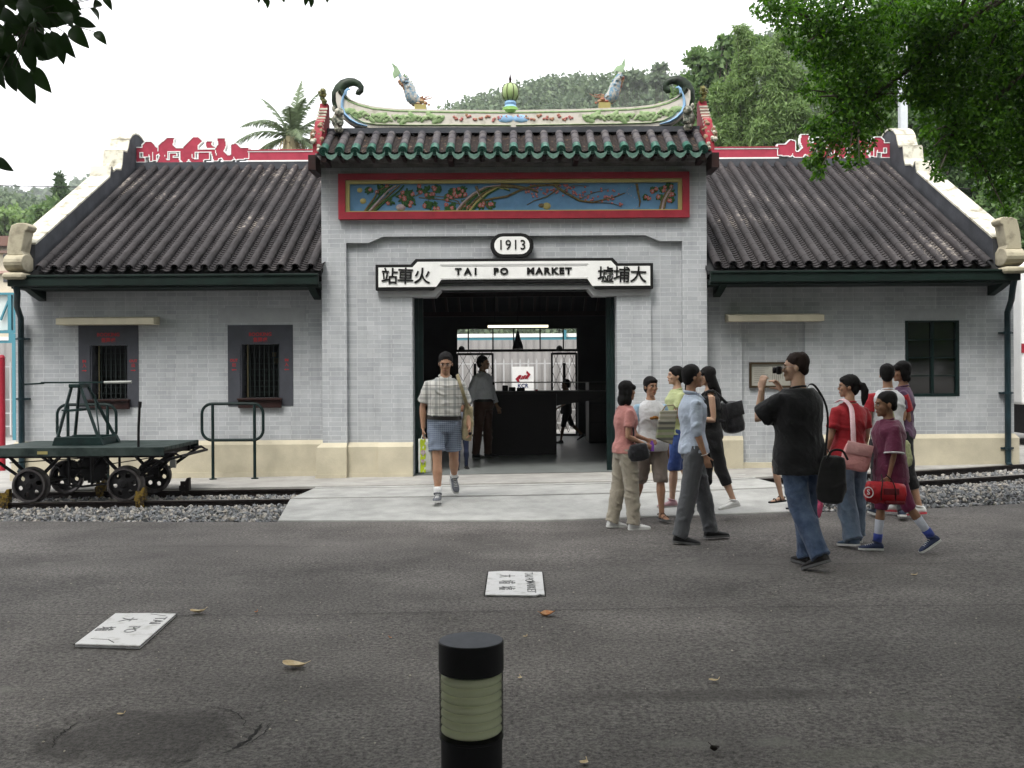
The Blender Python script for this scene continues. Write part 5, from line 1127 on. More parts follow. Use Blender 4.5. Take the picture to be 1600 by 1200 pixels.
# white coach standing to the right of the station
ch = empty('railway_coach', (8.2, 17.4, .2), 'white railway coach with a red stripe beyond the right gable', 'railway coach')
mb = MB(); mb.box(8.66, 24, 17.4, 20.0, .95, 3.25); mb.prism([(17.4, 3.251), (20, 3.251), (19.5, 3.6), (17.9, 3.6)], 8.66, 24, 'X'); mb.build('body', M_WHITE, ch, bevel=.04)
mb = MB(); mb.box(8.655, 24.01, 17.39, 17.399, 1.83, 1.99); mb.build('stripe', M_BRRED, ch)
mb = MB(); mb.box(8.8, 24, 17.6, 19.8, .45, .949); [mb.lathe([(.4, 0), (.4, .1)], (0, 0, 0), 20, Matrix.Translation((x, 17.6, .5)) @ Matrix.Rotation(PI/2, 4, 'X')) for x in (9.6, 11.4, 20, 22)]; mb.build('bogie', M_IRON, ch)
mb = MB(); [mb.box(x, x+1.0, 17.385, 17.398, 2.1, 2.8) for x in np.arange(9.2, 23, 1.5)]; mb.build('window', M_DGLASS, ch)
# white mast behind the right ridge
a = U(1407, 160, 26); b = U(1418, 160, 26); mb = MB(); mb.box(a.x, b.x, 26, 26.18, 0, 9.9); o = mb.build('mast', mat('white_mast', (.50, .53, .55), .6, var=.08)); tag(o, 'pale square mast rising behind the right end of the ridge', 'mast')
# overhead wires
for k, (p0, p1, lab) in enumerate((((-60, 289, 30), (215, 294, 30), 'thin black overhead wire crossing the sky on the left'), ((1440, 290, 24), (1700, 308, 24), 'thin black overhead wire sagging over the right gable'))):
    A, B_ = U(*p0), U(*p1); mb = MB(); d = B_-A; mb.tube([A-d*3+(d*7)*t+Vector((0, 0, -.5*math.sin(PI*t)+.0)) if False else A-d*3+(d*7)*t for t in np.linspace(0, 1, 12)], .013, 5); tag(mb.build('overhead_wire', M_IRON), lab, 'wire')
# low flats on the far left
fl = empty('apartment_block', (-30, 60, -2), 'cream low-rise block with brown eaves on the far left before the wooded hill', 'building')
def P_(x, y, D=60): return U(x, y, D)
mb = MB(); a, b = P_(-120, 640), P_(31, 385); mb.box(a.x, b.x, 60, 65, a.z, b.z); mb.build('wall', mat('cream_block', (.52, .48, .38), .8, var=.06, scale=.5), fl)
mb = MB(); a, b = P_(-125, 387), P_(35, 371); mb.box(a.x, b.x, 59.3, 65.5, a.z, b.z); mb.build('roof', mat('brown_roof', (.16, .09, .07), .8), fl)
mb = MB(); [mb.box(P_(x, 0).x, P_(x+13, 0).x, 59.95, 59.99, P_(0, y+11).z, P_(0, y).z) for x in (-100, -75, -50, -25, 3) for y in (398, 430, 470, 505)]; mb.build('window', M_DGLASS, fl)
mb = MB(); [mb.box(P_(-120, 0).x, P_(31, 0).x, 59.7, 59.999, P_(0, y+4).z, P_(0, y).z) for y in (392, 424, 460)]; mb.build('balcony_band', mat('pinkish_band', (.40, .27, .23), .8), fl)
# ================= vegetation =================
def leaves(cent, rad, n, size, name='crown', fold=.25, aspect=.5, shell=.45, droop=.0, rg=rng, per=None):
    """leaf-sized faces spread through ellipsoid clumps; cent (k,3), rad (k,3), n (k) leaves each"""
    P = []
    for c, r, k in zip(cent, rad, n):
        d = rg.normal(size=(int(k), 3)); d /= np.linalg.norm(d, axis=1)[:, None]; q = rg.random(int(k))**(shell); P.append(np.array(c)+d*q[:, None]*np.array(r))
    P = np.concatenate(P); m = len(P)
    a = rg.normal(size=(m, 3)); a[:, 2] -= droop; a /= np.linalg.norm(a, axis=1)[:, None]; b = rg.normal(size=(m, 3)); b -= a*(a*b).sum(1)[:, None]; b /= np.linalg.norm(b, axis=1)[:, None]; c = np.cross(a, b)
    s = size*rg.uniform(.6, 1.25, (m, 1)); w_ = s*aspect
    V = np.empty((m, 4, 3)); V[:, 0] = P; V[:, 1] = P+a*s*.5+b*w_*.5+c*s*fold*.3; V[:, 2] = P+a*s; V[:, 3] = P+a*s*.5-b*w_*.5+c*s*fold*.3
    idx = np.arange(m)[:, None]*4; Fq = np.stack([idx[:, 0], idx[:, 0]+1, idx[:, 0]+2, idx[:, 0]+3], 1)
    return quick_mesh(name, V.reshape(-1, 3), Fq)
def quick_mesh(name, V, Fq):
    me = bpy.data.meshes.new(name); k = Fq.shape[1]; me.vertices.add(len(V)); me.vertices.foreach_set('co', V.astype(np.float32).ravel()); me.loops.add(Fq.size); me.loops.foreach_set('vertex_index', Fq.astype(np.int32).ravel())
    me.polygons.add(len(Fq)); me.polygons.foreach_set('loop_start', np.arange(0, Fq.size, k, dtype=np.int32)); me.update(calc_edges=True); me.validate(); return me
M_BARK = mat('bark', (.05, .04, .032), .9, col2=(.10, .09, .075), scale=12, bump=.6)
LF_NEAR = leaf_mat('leaf_deep_green', (.016, .056, .009), (.120, .26, .030), .45, .42)
LF_TL = leaf_mat('leaf_dark_glossy', (.014, .035, .010), (.03, .065, .016), .35, .15)
LF_BAM = leaf_mat('leaf_bamboo', (.105, .18, .055), (.20, .29, .10), .6, .3)
LF_MID = leaf_mat('leaf_mid_green', (.065, .125, .04), (.14, .22, .075), .6, .3)
LF_DK = leaf_mat('leaf_dark_green', (.030, .065, .022), (.075, .13, .04), .6, .25)
LF_FAR = leaf_mat('leaf_far_wood', (.085, .125, .075), (.15, .20, .11), .8, .2)
# ---- near tree, top right: hanging sprays ----
nt2 = empty('shade_tree', (7.2, 7.2, 0), 'large dark green broadleaf tree hanging over the right wing from the top right corner', 'tree')
cl = []
def clump(px, py, rx, ry, D, w_=1.0): v = U(px, py, D); k = D/F; cl.append((v, (rx*k, max(rx, ry)*k*.9, ry*k), w_))
r_ = random.Random(4)
for q in ((1215, 10, 42, 26, 8.6), (1270, 20, 60, 40, 9), (1345, 25, 60, 50, 8.8), (1290, 65, 50, 42, 9), (1350, 85, 52, 48, 9.2), (1310, 120, 52, 42, 9), (1355, 150, 45, 46, 9.1), (1325, 180, 42, 36, 9), (1300, 215, 34, 26, 8.9), (1340, 215, 30, 28, 9), (1275, 250, 16, 15, 8.9), (1275, 195, 22, 16, 8.9),
          (1450, 20, 48, 38, 8.6), (1500, 30, 80, 55, 8.8), (1570, 40, 70, 60, 9), (1440, 70, 42, 40, 8.8), (1430, 120, 36, 34, 8.9), (1480, 110, 60, 50, 9), (1540, 120, 70, 55, 9), (1600, 120, 60, 70, 9.2), (1445, 150, 30, 22, 9.0), (1480, 175, 50, 38, 9), (1535, 190, 52, 46, 9), (1590, 210, 46, 52, 9.2), (1500, 225, 40, 34, 9), (1545, 250, 40, 38, 9.1), (1600, 280, 34, 46, 9.2), (1480, 240, 18, 20, 9), (1395, 60, 18, 40, 9.3), (1560, 300, 22, 22, 9.2), (1620, 180, 60, 110, 9.3), (1680, 60, 90, 120, 9.4), (1400, 10, 40, 20, 9.0)): clump(*q)
for k in range(46):
    px, py = r_.choice(((1195, 6), (1228, 40), (1245, 60), (1262, 100), (1268, 150), (1278, 225), (1262, 262), (1285, 262), (1318, 245), (1345, 245), (1372, 190), (1385, 120), (1240, 85), (1420, 150), (1418, 100), (1462, 195), (1470, 262), (1520, 285), (1575, 320), (1460, 225), (1255, 22), (1300, 250)))
    clump(px+r_.uniform(-12, 12), py+r_.uniform(-12, 12), r_.uniform(6, 14), r_.uniform(6, 15), 9+r_.uniform(-.3, .4), .8)
for x, y, z_ in ((3.2, 7.8, 5.9), (4.6, 6.6, 5.8), (5.8, 8.2, 6.4), (4.4, 9.0, 6.6), (6.6, 9.8, 6.9), (3.4, 6.0, 5.2), (5.6, 5.4, 5.4), (7.2, 7.0, 6.6), (8.2, 9.0, 6.2), (5.4, 10.2, 7.2), (7.8, 11, 6.8)): cl.append((Vector((x, y, z_)), (1.1, 1.1, .6), .035))
cent = [c for c, _, _ in cl]; rad = [r for _, r, _ in cl]; vol = [max(40, 30000*r[0]*r[2]**1.0*1.0*w_) for _, r, w_ in cl]
me = leaves(cent, rad, [v*.58 for v in vol], .050, 'crown', aspect=.52, shell=.42, droop=.5)
me.transform(Matrix.Translation((-7.2, -7.2, 0))); link_mesh('crown', me, LF_NEAR, nt2)
mb = MB()
mb.tube([(7.2, 7.2, -.2), (7.15, 7.25, 2.0), (7.3, 7.4, 4.0), (7.0, 7.6, 5.6)], [.34, .26, .22, .18], 12); mb.build('trunk', M_BARK, nt2, smooth=True)
mb = MB(); root = Vector((7.1, 7.5, 4.6))
hubs = [U(1300, 60, 9.1), U(1340, 170, 9.1), U(1480, 60, 9), U(1560, 130, 9.1), U(1500, 210, 9.1)]
for h in hubs: m_ = root.lerp(h, .45)+Vector((0, -.1, 1.3)); mb.tube([root, m_, h], [.10, .05, .018], 8)
for c, r, w_ in cl:
    h = min(hubs, key=lambda q: (q-c).length); m_ = h.lerp(c, .5)+Vector((0, 0, .06)); mb.tube([h, m_, c], [.016, .010, .004], 5)
a = [U(1600, 28, 8.9), U(1575, 38, 8.85), U(1556, 55, 8.8), U(1545, 75, 8.8)]; mb.tube(a, [.02, .018, .012, .008], 6)
mb.build('branch', M_BARK, nt2, smooth=True)
# ---- overhead tree behind and above the camera, its lowest leaves enter at top left ----
ot = empty('overhead_tree', (-4.6, -1.2, 0), 'dark glossy leaved tree whose lowest twigs hang into the top left corner', 'tree')
def oleaf(mb, p, d, size, w_, nrm):
    d = d.normalized(); s_ = d.cross(nrm).normalized(); n_ = s_.cross(d); V = []; k = 8
    for i in range(k+1):
        t = i/k; ww = size*w_*math.sin(PI*min(1, t**.85))**.8*.5 if 0 < i < k else .0008; q = p+d*size*t+n_*size*.10*math.sin(PI*t)-n_*size*.15*t*t
        V += [q-s_*ww+n_*ww*.35, q, q+s_*ww+n_*ww*.35]
    mb.mesh_add(V, [(3*i+j, 3*i+3+j, 3*i+4+j, 3*i+1+j) for i in range(k) for j in (0, 1)])
mb = MB(); tw = MB(); r_ = random.Random(12)
spec = [(128, 22, 28, 8, 44), (148, 50, 160, 62, 30), (110, 30, 145, 40, 40), (112, 42, 132, 68, 36), (100, 50, 112, 85, 38), (80, 48, 98, 92, 40), (72, 50, 85, 78, 34), (55, 52, 70, 90, 38), (48, 48, 62, 88, 38), (36, 72, 52, 108, 40), (50, 105, 74, 138, 40), (25, 105, 50, 152, 48), (18, 102, 22, 140, 40), (2, 110, 4, 125, 25), (85, 8, 95, 30, 36), (115, 0, 122, 12, 28), (148, -2, 153, 13, 26), (160, -8, 168, 4, 20), (-5, 248, 15, 264, 32), (95, 20, 110, 36, 34), (75, 12, 88, 34, 34), (60, 60, 80, 72, 36), (90, 88, 60, 80, 34), (30, 60, 46, 92, 36), (10, 80, 30, 112, 40), (0, 85, 14, 118, 40), (60, 20, 78, 40, 36), (140, 12, 152, 26, 26)]
for x0, y0, x1, y1, _ in spec:
    D = 3.4+r_.uniform(-.15, .25); a, b = U(x0, y0, D), U(x1, y1, D+r_.uniform(-.04, .06)); d = b-a
    oleaf(mb, a, d, max(d.length, .055)*1.15, r_.uniform(.42, .52), Vector((r_.uniform(-.4, .4), -1, r_.uniform(-.2, .6))).normalized()); hub = U(50, 35, 3.5) if y0 < 200 else U(-60, 120, 3.5); m_ = a.lerp(hub, .45)+Vector((0, 0, .015)); tw.tube([a, m_, hub], [.0013, .0018, .003], 5)
for _ in range(330):
    x0, y0 = r_.uniform(-160, 78), r_.uniform(-130, 62)
    if x0+y0*.9 > 98: continue
    D = r_.uniform(3.2, 4.3); a = U(x0, y0, D); d = Vector((r_.uniform(-.6, .9), r_.uniform(-.5, .5), r_.uniform(-1.2, .1))); oleaf(mb, a, d, r_.uniform(.07, .10), .5, Vector((r_.uniform(-1, 1), -1, r_.uniform(-1, 1))).normalized())
for x0 in (405, 412, 418, 480, 484, 488, 511, 440): 
    D = 5.2; a = U(x0, r_.uniform(-12, -2), D); d = Vector((r_.uniform(-.3, .3), 0, -1)); oleaf(mb, a, d, .05, .5, Vector((.2, -1, .1)).normalized()); tw.tube([a, a+Vector((.02, 0, .5))], .002, 4)
mb.build('low_twig_leaves', LF_TL, ot, smooth=True)
tw.tube([U(50, 35, 3.5), U(0, -60, 3.6), U(-160, -200, 3.4), Vector((-2.4, 2.0, 3.9)), Vector((-4.4, -.9, 5.0))], [.004, .008, .014, .03, .06], 7)

tw.build('twig', M_BARK, ot, smooth=True)
cc = [(x+r_.uniform(-.5, .5), y+r_.uniform(-.5, .5), r_.uniform(5.4, 7.6)+max(0, y-4)*.25) for x in np.arange(-12.5, 11.5, 1.5) for y in np.arange(-10.5, 8.5, 1.4) if r_.random() < (.9 if y < 5 else .75)]+[(x, -12+r_.uniform(-1, 1), z) for x in np.arange(-13, 13, 1.6) for z in (1.8, 3.2, 4.8)]+[(sx*(10+r_.uniform(-.8, .8)), y, z) for sx, ym in ((-1, 5.5), (1, 12)) for y in np.arange(-11, ym, 1.5) for z in (2.2, 3.6, 5.0, 6.4)]  # crown clumps, plus unseen rear and side leaf walls added to shade the road
me = leaves(cc, [(1.15, 1.15, .7)]*len(cc), [340]*len(cc), .30, 'canopy_shade_walls', aspect=.6, shell=.5); me.transform(Matrix.Translation((4.6, 1.2, 0))); link_mesh('canopy_shade_walls', me, LF_NEAR, ot)
mb = MB(); mb.tube([(-4.6, -1.2, -.2), (-4.5, -1.2, 1.6), (-4.3, -1.1, 3.4), (-4.4, -.9, 5.2)], [.42, .32, .28, .22], 12); mb.build('trunk', M_BARK, ot, smooth=True)
mb = MB()
for c in cc[::3]: mb.tube([(-4.4, -.9, 5.0), Vector((-4.4, -.9, 5.0)).lerp(Vector(c), .5)+Vector((0, 0, .5)), c], [.12, .06, .02], 6)
mb.build('limb', M_BARK, ot, smooth=True)
# ---- trees beyond the station ----
def far_tree(name, base, h, clumps, size, n, m_, lab, trunk_r=.18, aspect=.55, droop=.2, shell=.5, group='trees beyond the station', cat='tree'):
    g = empty(name, base, lab, cat, group); base = Vector(base)
    cs = [c for c, _ in clumps]; rs = [r for _, r in clumps]; tot = sum(r[0]*r[2] for r in rs)
    me = leaves([tuple(Vector(c)-base) for c in cs], rs, [max(20, n*r[0]*r[2]/tot) for r in rs], size, 'crown', aspect=aspect, droop=droop, shell=shell); link_mesh('crown', me, m_, g)
    mb = MB(); top = Vector((base.x, base.y, base.z+h*.62)); mb.tube([base, base.lerp(top, .5)+Vector((.1, 0, 0)), top], [trunk_r, trunk_r*.75, trunk_r*.45], 8); mb.build('trunk', M_BARK, g, smooth=True)
    mb = MB()
    for c in cs: s_ = base.lerp(top, random.uniform(.55, 1)); mb.tube([s_, s_.lerp(Vector(c), .5)+Vector((0, 0, .2)), c], [trunk_r*.35, trunk_r*.2, trunk_r*.08], 5)
    mb.build('branch', M_BARK, g, smooth=True); return g
def px_clumps(lst, D, sub=4, seed=1):
    r_ = random.Random(seed); out = []
    for px, py, rx, ry in lst:
        v = U(px, py, D); k = D/F; out.append((tuple(v), (rx*k*.8, rx*k*.8, ry*k*.75)))
        for _ in range(sub):
            a = r_.uniform(0, 2*PI); q = r_.uniform(.6, 1.0); v = U(px+rx*q*math.cos(a), py+ry*q*math.sin(a), D+r_.uniform(-1, 1)*rx*k*.8); s_ = r_.uniform(.22, .42); out.append((tuple(v), (rx*k*s_, rx*k*s_, ry*k*s_*.8)))
    return out
def tree_at(name, bpx, D, lst, size, n, m_, lab, **kw):
    b = U(bpx, 600, D); b.z = 0; hs_ = max(U(px, py-ry, D).z for px, py, rx, ry in lst); return far_tree(name, tuple(b), hs_, px_clumps(lst, D, seed=int(bpx)), size, n, m_, lab, **kw)
BR = dict(shell=.6)
tree_at('broadleaf_tree', 1105, 44, [(1045, 190, 30, 24), (1075, 150, 34, 30), (1110, 105, 34, 28), (1140, 75, 30, 20), (1065, 205, 34, 26), (1095, 180, 40, 30), (1170, 72, 30, 24), (1090, 130, 26, 20)], .30, 9000, LF_MID, 'spreading round-headed tree on the skyline just right of the gate ridge curl', trunk_r=.3)
tree_at('broadleaf_tree', 1042, 50, [(1040, 178, 32, 20), (1020, 195, 30, 20), (1060, 200, 30, 20)], .30, 3500, LF_BAM, 'low yellow green rounded tree directly behind the right ridge curl', trunk_r=.2)
tree_at('bamboo_clump', 1165, 32, [(1160, 60, 16, 30), (1165, 100, 26, 36), (1150, 140, 34, 40), (1175, 180, 40, 44), (1140, 200, 34, 40), (1130, 160, 20, 26), (1120, 215, 30, 26), (1150, 235, 34, 26)], .20, 17000, LF_BAM, 'tall feathery bamboo clump rising highest behind the right ridge board', aspect=.22, droop=.9, trunk_r=.06)
tree_at('bamboo_clump', 1225, 31, [(1200, 90, 26, 34), (1225, 120, 34, 44), (1215, 170, 38, 44), (1245, 200, 34, 40), (1190, 210, 30, 36), (1250, 150, 24, 36), (1225, 60, 22, 24)], .20, 15000, LF_BAM, 'bushy bamboo clump between the tall one and the near dark tree', aspect=.22, droop=.9, trunk_r=.06)
tree_at('bamboo_clump', 1290, 33, [(1280, 80, 34, 40), (1300, 140, 40, 50), (1290, 200, 40, 44), (1340, 110, 40, 60), (1345, 190, 40, 50)], .20, 11000, LF_BAM, 'shaded bamboo clump half hidden by the near dark tree', aspect=.22, droop=.9, trunk_r=.06)
tree_at('broadleaf_tree', 1415, 36, [(1390, 40, 40, 50), (1420, 80, 40, 40), (1400, 130, 40, 40), (1440, 40, 50, 40), (1440, 180, 50, 50), (1390, 190, 40, 40)], .24, 12000, LF_MID, 'light green tree seen through the gap above the pale mast', trunk_r=.2)
tree_at('broadleaf_tree', 1490, 30, [(1470, 200, 50, 60), (1520, 220, 60, 60), (1500, 290, 60, 50), (1560, 260, 60, 70), (1450, 260, 44, 50)], .22, 13000, LF_DK, 'dark tree just behind the right parapet slope', trunk_r=.2)
tree_at('broadleaf_tree', 1580, 28, [(1560, 330, 50, 50), (1600, 300, 60, 60), (1640, 350, 70, 70), (1590, 390, 50, 50), (1620, 430, 50, 60), (1530, 350, 30, 30)], .20, 13000, LF_MID, 'bushy green tree beyond the right scroll ornament', trunk_r=.18)
tree_at('broadleaf_tree', 1640, 40, [(1560, 100, 60, 70), (1620, 120, 80, 90), (1660, 220, 80, 90), (1700, 60, 90, 90), (1540, 30, 50, 50)], .28, 11000, LF_DK, 'tall dark tree at the far right behind all the others', trunk_r=.3)
# dark understory between the trunks
me = leaves([tuple(U(x, y, 38)) for x in range(1120, 1720, 45) for y in (240, 330, 420)], [(1.5, 1.2, 1.4)]*42, [330]*42, .3, 'understory'); tag(link_mesh('understory', me, LF_DK), 'dark tangled undergrowth on the slope behind the station', kind='stuff')
# fan of fronds low beside the ridge (1115, 205)
def palm(base, z_top, fronds, L0, m_, lab, trunk_r, seed, leaflet=.5, thin=.035):
    g = empty('palm_tree', base, lab, 'palm tree'); base = Vector(base); top = Vector((base.x, base.y, z_top)); r_ = random.Random(seed)
    mb = MB(); mb.tube([base, base.lerp(top, .5), top], [trunk_r*1.2, trunk_r, trunk_r*.85], 10); mb.build('trunk', M_BARK, g, smooth=True)
    mb = MB(); mb.tube([top-Vector((0, 0, .9)), top-Vector((0, 0, .4)), top+Vector((0, 0, .3))], [trunk_r*1.1, trunk_r*1.5, trunk_r*.6], 8)
    for _ in range(34): a = r_.uniform(0, 2*PI); mb.tube([top-Vector((0, 0, .2)), top+Vector((.35*math.cos(a), .35*math.sin(a), r_.uniform(-.5, -.1))), top+Vector((.6*math.cos(a), .6*math.sin(a), r_.uniform(-1.3, -.6)))], [.03, .02, .008], 4)
    mb.build('flower_stalk', mat('straw', (.42, .36, .22), .8), g)
    mf = MB()
    for k, (az, el, ln) in enumerate(fronds):
        L = L0*ln; pts = []; d = Vector((math.cos(az)*math.cos(el), math.sin(az)*math.cos(el), math.sin(el))); p = top.copy(); n = 22; sag = .9*math.cos(el)+.12
        for i in range(n+1): pts.append(p.copy()); dd = d-Vector((0, 0, 1))*sag*(i/n)**1.1*1.5; dd.normalize(); p = p+dd*L/n
        mf.tube(pts, [.035*(1-.8*i/n) for i in range(n+1)], 4)
        for i in range(2, n+1):
            t = i/n; dd = (pts[i]-pts[i-1]).normalized(); side = dd.cross(Vector((0, 0, 1)))
            if side.length < .1: side = Vector((1, 0, 0))
            side.normalize(); ll = leaflet*L*.42*math.sin(PI*min(.97, t*.88+.1))
            for s in (-1, 1):
                for q_ in range(3):
                    o = pts[i].lerp(pts[i-1], q_/3); tip = o+side*s*ll*r_.uniform(.75, 1.05)+dd*ll*.85-Vector((0, 0, 1))*ll*r_.uniform(.25, .75); mid = o.lerp(tip, .5)+Vector((0, 0, .08*ll)); wv = dd*thin
                    mf.mesh_add([o-wv*.5, o+wv*.5, mid+wv*.5, tip, mid-wv*.5], [(0, 1, 2, 4), (4, 2, 3)])
    mf.build('frond', m_, g); return g
LF_PALM = leaf_mat('leaf_palm', (.10, .14, .075), (.18, .23, .13), .5, .2)
b = U(457, 600, 30); fr_ = [(1.0, 1.38, 1.05), (.1, 1.2, .95), (3.0, 1.15, .9), (.15, .85, 1.0), (2.9, .8, 1.05), (-.3, .5, 1.0), (3.3, .45, 1.1), (.3, .15, .95), (2.8, .1, 1.0), (1.6, .9, .9), (-1.4, .9, .9), (-1.2, .4, 1), (1.2, .4, 1), (3.5, -.1, 1.0), (-.5, -.1, .9), (-2.2, .7, .9), (-.9, 1.1, .8)]
palm((b.x, 30, 0), 8.45, fr_, 1.75, LF_PALM, 'tall feathery palm rising behind the left ridge board', .17, 5)
b = U(1115, 600, 27); palm((b.x, 27, 0), 6.6, [(k*.62, .3+.5*((k*7) % 3)/2, 1) for k in range(11)], 1.3, leaf_mat('leaf_palm_light', (.14, .19, .12), (.24, .30, .2), .5, .2), 'small pale palm crown low behind the red ridge board on the right', .10, 8, thin=.03)
# ---- left: trees under the far hill ----
tree_at('conifer_tree', 93, 70, [(92, 278, 6, 10), (93, 292, 11, 12), (94, 308, 14, 14), (95, 325, 16, 14)], .35, 3000, LF_DK, 'dark pointed conifer standing above the wood left of the parapet', trunk_r=.2, aspect=.3, group='trees left of the station')
tree_at('broadleaf_tree', 25, 74, [(-20, 350, 40, 24), (15, 345, 30, 24), (45, 352, 28, 24), (0, 380, 40, 24), (60, 345, 26, 20), (30, 372, 30, 20), (-50, 350, 40, 40)], .45, 5500, LF_BAM, 'light green rounded tree at the left edge above the cream block', group='trees left of the station')
tree_at('broadleaf_tree', 80, 66, [(70, 335, 26, 22), (100, 340, 28, 22), (125, 325, 22, 18), (55, 365, 30, 24), (90, 372, 30, 20)], .45, 5500, LF_MID, 'mid green tree below the dark conifer', group='trees left of the station')
tree_at('broadleaf_tree', 150, 90, [(150, 290, 5, 6), (150, 298, 7, 7), (150, 312, 9, 10), (140, 330, 16, 14), (165, 335, 16, 14)], .5, 2200, LF_DK, 'small lone tree peeping over the left parapet step', group='trees left of the station')
# ---- wooded hills ----
def hill(name, D0, prof, depth, m_, nleaf, size, lab, crown):
    xs_ = [p[0] for p in prof]; V = []; n = 70; rows = 14; X = np.linspace(xs_[0], xs_[-1], n); r_ = np.random.default_rng(int(D0))
    hz = [max(0, (U(x, np.interp(x, xs_, [p[1] for p in prof]), D0)).z) for x in X]; wx = [U(x, 600, D0).x for x in X]; H = np.array(hz)-crown*1.1; Vt = []; 
    for j in range(rows+1):
        t = j/rows
        for i in range(n): Vt.append((wx[i], D0-depth+depth*t*1.0, -1+max(0, H[i]+1)*math.sin(t*PI/2)**1.15+ (r_.normal()*.25 if j else 0)))
    for i in range(n): Vt.append((wx[i], D0+depth*.8, -1))
    rr = rows+1; Fq = np.array([(j*n+i, j*n+i+1, (j+1)*n+i+1, (j+1)*n+i) for j in range(rr) for i in range(n-1)]); me = quick_mesh(name, np.array(Vt), Fq)
    tag(link_mesh(name, me, mat('hill_soil', (.035, .05, .022), .95, var=.3, scale=.2), None, True), kind='structure')
    Vt = np.array(Vt); cen = []; rad = []; k = nleaf
    for _ in range(k):
        i = r_.uniform(0, n-1.001); j = rows*(1-r_.random()**1.6); a, b = int(i), int(j); f, g = i-a, j-b; b2 = min(b+1, rows); p = (Vt[b*n+a]*(1-f)+Vt[b*n+a+1]*f)*(1-g)+(Vt[b2*n+a]*(1-f)+Vt[b2*n+a+1]*f)*g; s_ = crown*r_.uniform(.55, 1.15); cen.append(p+np.array([0, 0, s_*.35])); rad.append((s_, s_, s_*.8))
    me = leaves(cen, rad, [150]*k, size, name+'_wood', aspect=.8, shell=.3, rg=r_); tag(link_mesh(name+'_wood', me, m_), lab, kind='stuff')
hill('hill', 190, [(560, 300), (640, 225), (700, 185), (740, 162), (790, 150), (850, 132), (900, 126), (940, 128), (975, 122), (1000, 128), (1020, 134), (1060, 128), (1120, 100), (1200, 60), (1320, 40), (1500, 20), (1750, 10)], 70, LF_FAR, 1500, .75, 'distant wooded hillside seen over the gate roof', 3.6)
hill('hill', 130, [(-160, 300), (-60, 292), (0, 303), (30, 300), (60, 316), (110, 330), (160, 340), (240, 380), (330, 450)], 45, LF_FAR, 700, .65, 'wooded hillside left of the station', 2.6)
hill('far_hill', 420, [(-200, 300), (0, 296), (60, 300), (110, 292), (150, 286), (190, 300), (260, 330), (340, 400)], 80, LF_FAR, 260, 3.5, 'pale distant ridge left of the station', 7)
# emergent tree on the right skyline of the hill
tree_at('broadleaf_tree', 1030, 150, [(1030, 108, 9, 8), (1028, 122, 13, 10), (1036, 130, 12, 10)], .9, 1200, LF_FAR, 'lone tree standing up from the skyline between fish statue and ridge curl')
tree_at('broadleaf_tree', 985, 150, [(985, 122, 16, 12), (1000, 128, 14, 12), (970, 130, 14, 12)], .9, 1500, LF_FAR, 'round tree on the skyline just behind the right fish statue')
# ---- damp air ----
mb = MB(); mb.box(-260, 260, -25, 620, -2.5, 85); hz_ = mb.build('haze', mat('x', (1, 1, 1))); hm = bpy.data.materials.new('haze_air'); hm.use_nodes = True; t = hm.node_tree; t.nodes.clear(); pv = N(t, 'ShaderNodeVolumePrincipled'); pv.inputs['Color'].default_value = (.93, .95, 1, 1); pv.inputs['Density'].default_value = .0005; pv.inputs['Anisotropy'].default_value = .2; ou = N(t, 'ShaderNodeOutputMaterial'); t.links.new(pv.outputs[0], ou.inputs['Volume']); hz_.data.materials.clear(); hz_.data.materials.append(hm); tag(hz_, 'thin humid haze over the hills', kind='stuff')
# ================= people =================
def remeshed(mb, vox, smooth=2, sfac=.5):
    me = mb.mesh('tmp'); o = bpy.data.objects.new('tmp', me); C.objects.link(o)
    m = o.modifiers.new('r', 'REMESH'); m.mode = 'VOXEL'; m.voxel_size = vox; m.adaptivity = 0
    if smooth: q = o.modifiers.new('s', 'SMOOTH'); q.factor = sfac; q.iterations = smooth
    dg = bpy.context.evaluated_depsgraph_get(); out = bpy.data.meshes.new_from_object(o.evaluated_get(dg)); bpy.data.objects.remove(o); bpy.data.meshes.remove(me); return out
def folds(me, amp, fx=9, fz=16, seed=0, swirl=1.0):
    n = len(me.vertices)
    if not n: return me
    co = np.empty(n*3, np.float32); me.vertices.foreach_get('co', co); co = co.reshape(-1, 3).astype(float); no = np.empty(n*3, np.float32); me.vertex_normals.foreach_get('vector', no); no = no.reshape(-1, 3)
    r = np.random.default_rng(seed); d = np.zeros(n); warp = np.sin(co @ r.normal(0, 5, 3)+r.random()*6)*.9+np.sin(co @ r.normal(0, 9, 3)+r.random()*6)*.5
    for k in range(6):
        a = r.uniform(.4, 1.3)*r.choice([-1, 1]); v = np.array([fx*math.cos(a)*r.uniform(.6, 1.3), fx*r.uniform(-.8, .8), fz*math.sin(a)*r.uniform(.7, 1.4)]); s = np.sin(co @ (v*1.6)+warp*swirl*1.6+r.random()*6); d += (1-2*np.abs(s)**.7)*r.uniform(.4, .9)
    d += .7*np.sin(co @ np.array([38, 31, 26])+warp*3)
    co += no*(np.maximum(d*.72+.55, -.35)*amp)[:, None]; me.vertices.foreach_set('co', co.astype(np.float32).ravel()); me.update(); return me
def skinmat(name, c):
    if name in MATS: return MATS[name]
    m = mat(name, c, .55, var=.08, scale=18, spec=.35, bump=.06, bscale=220); b = m.node_tree.nodes['Principled BSDF']; b.inputs['Subsurface Weight'].default_value = .12; b.inputs['Subsurface Radius'].default_value = (.02, .008, .004); b.inputs['Subsurface Scale'].default_value = .3; return m
SK1, SK2, SK3, SKD = skinmat('skin_tan', (.36, .20, .125)), skinmat('skin_light', (.48, .30, .21)), skinmat('skin_brown', (.22, .115, .065)), skinmat('skin_shade', (.30, .175, .11))
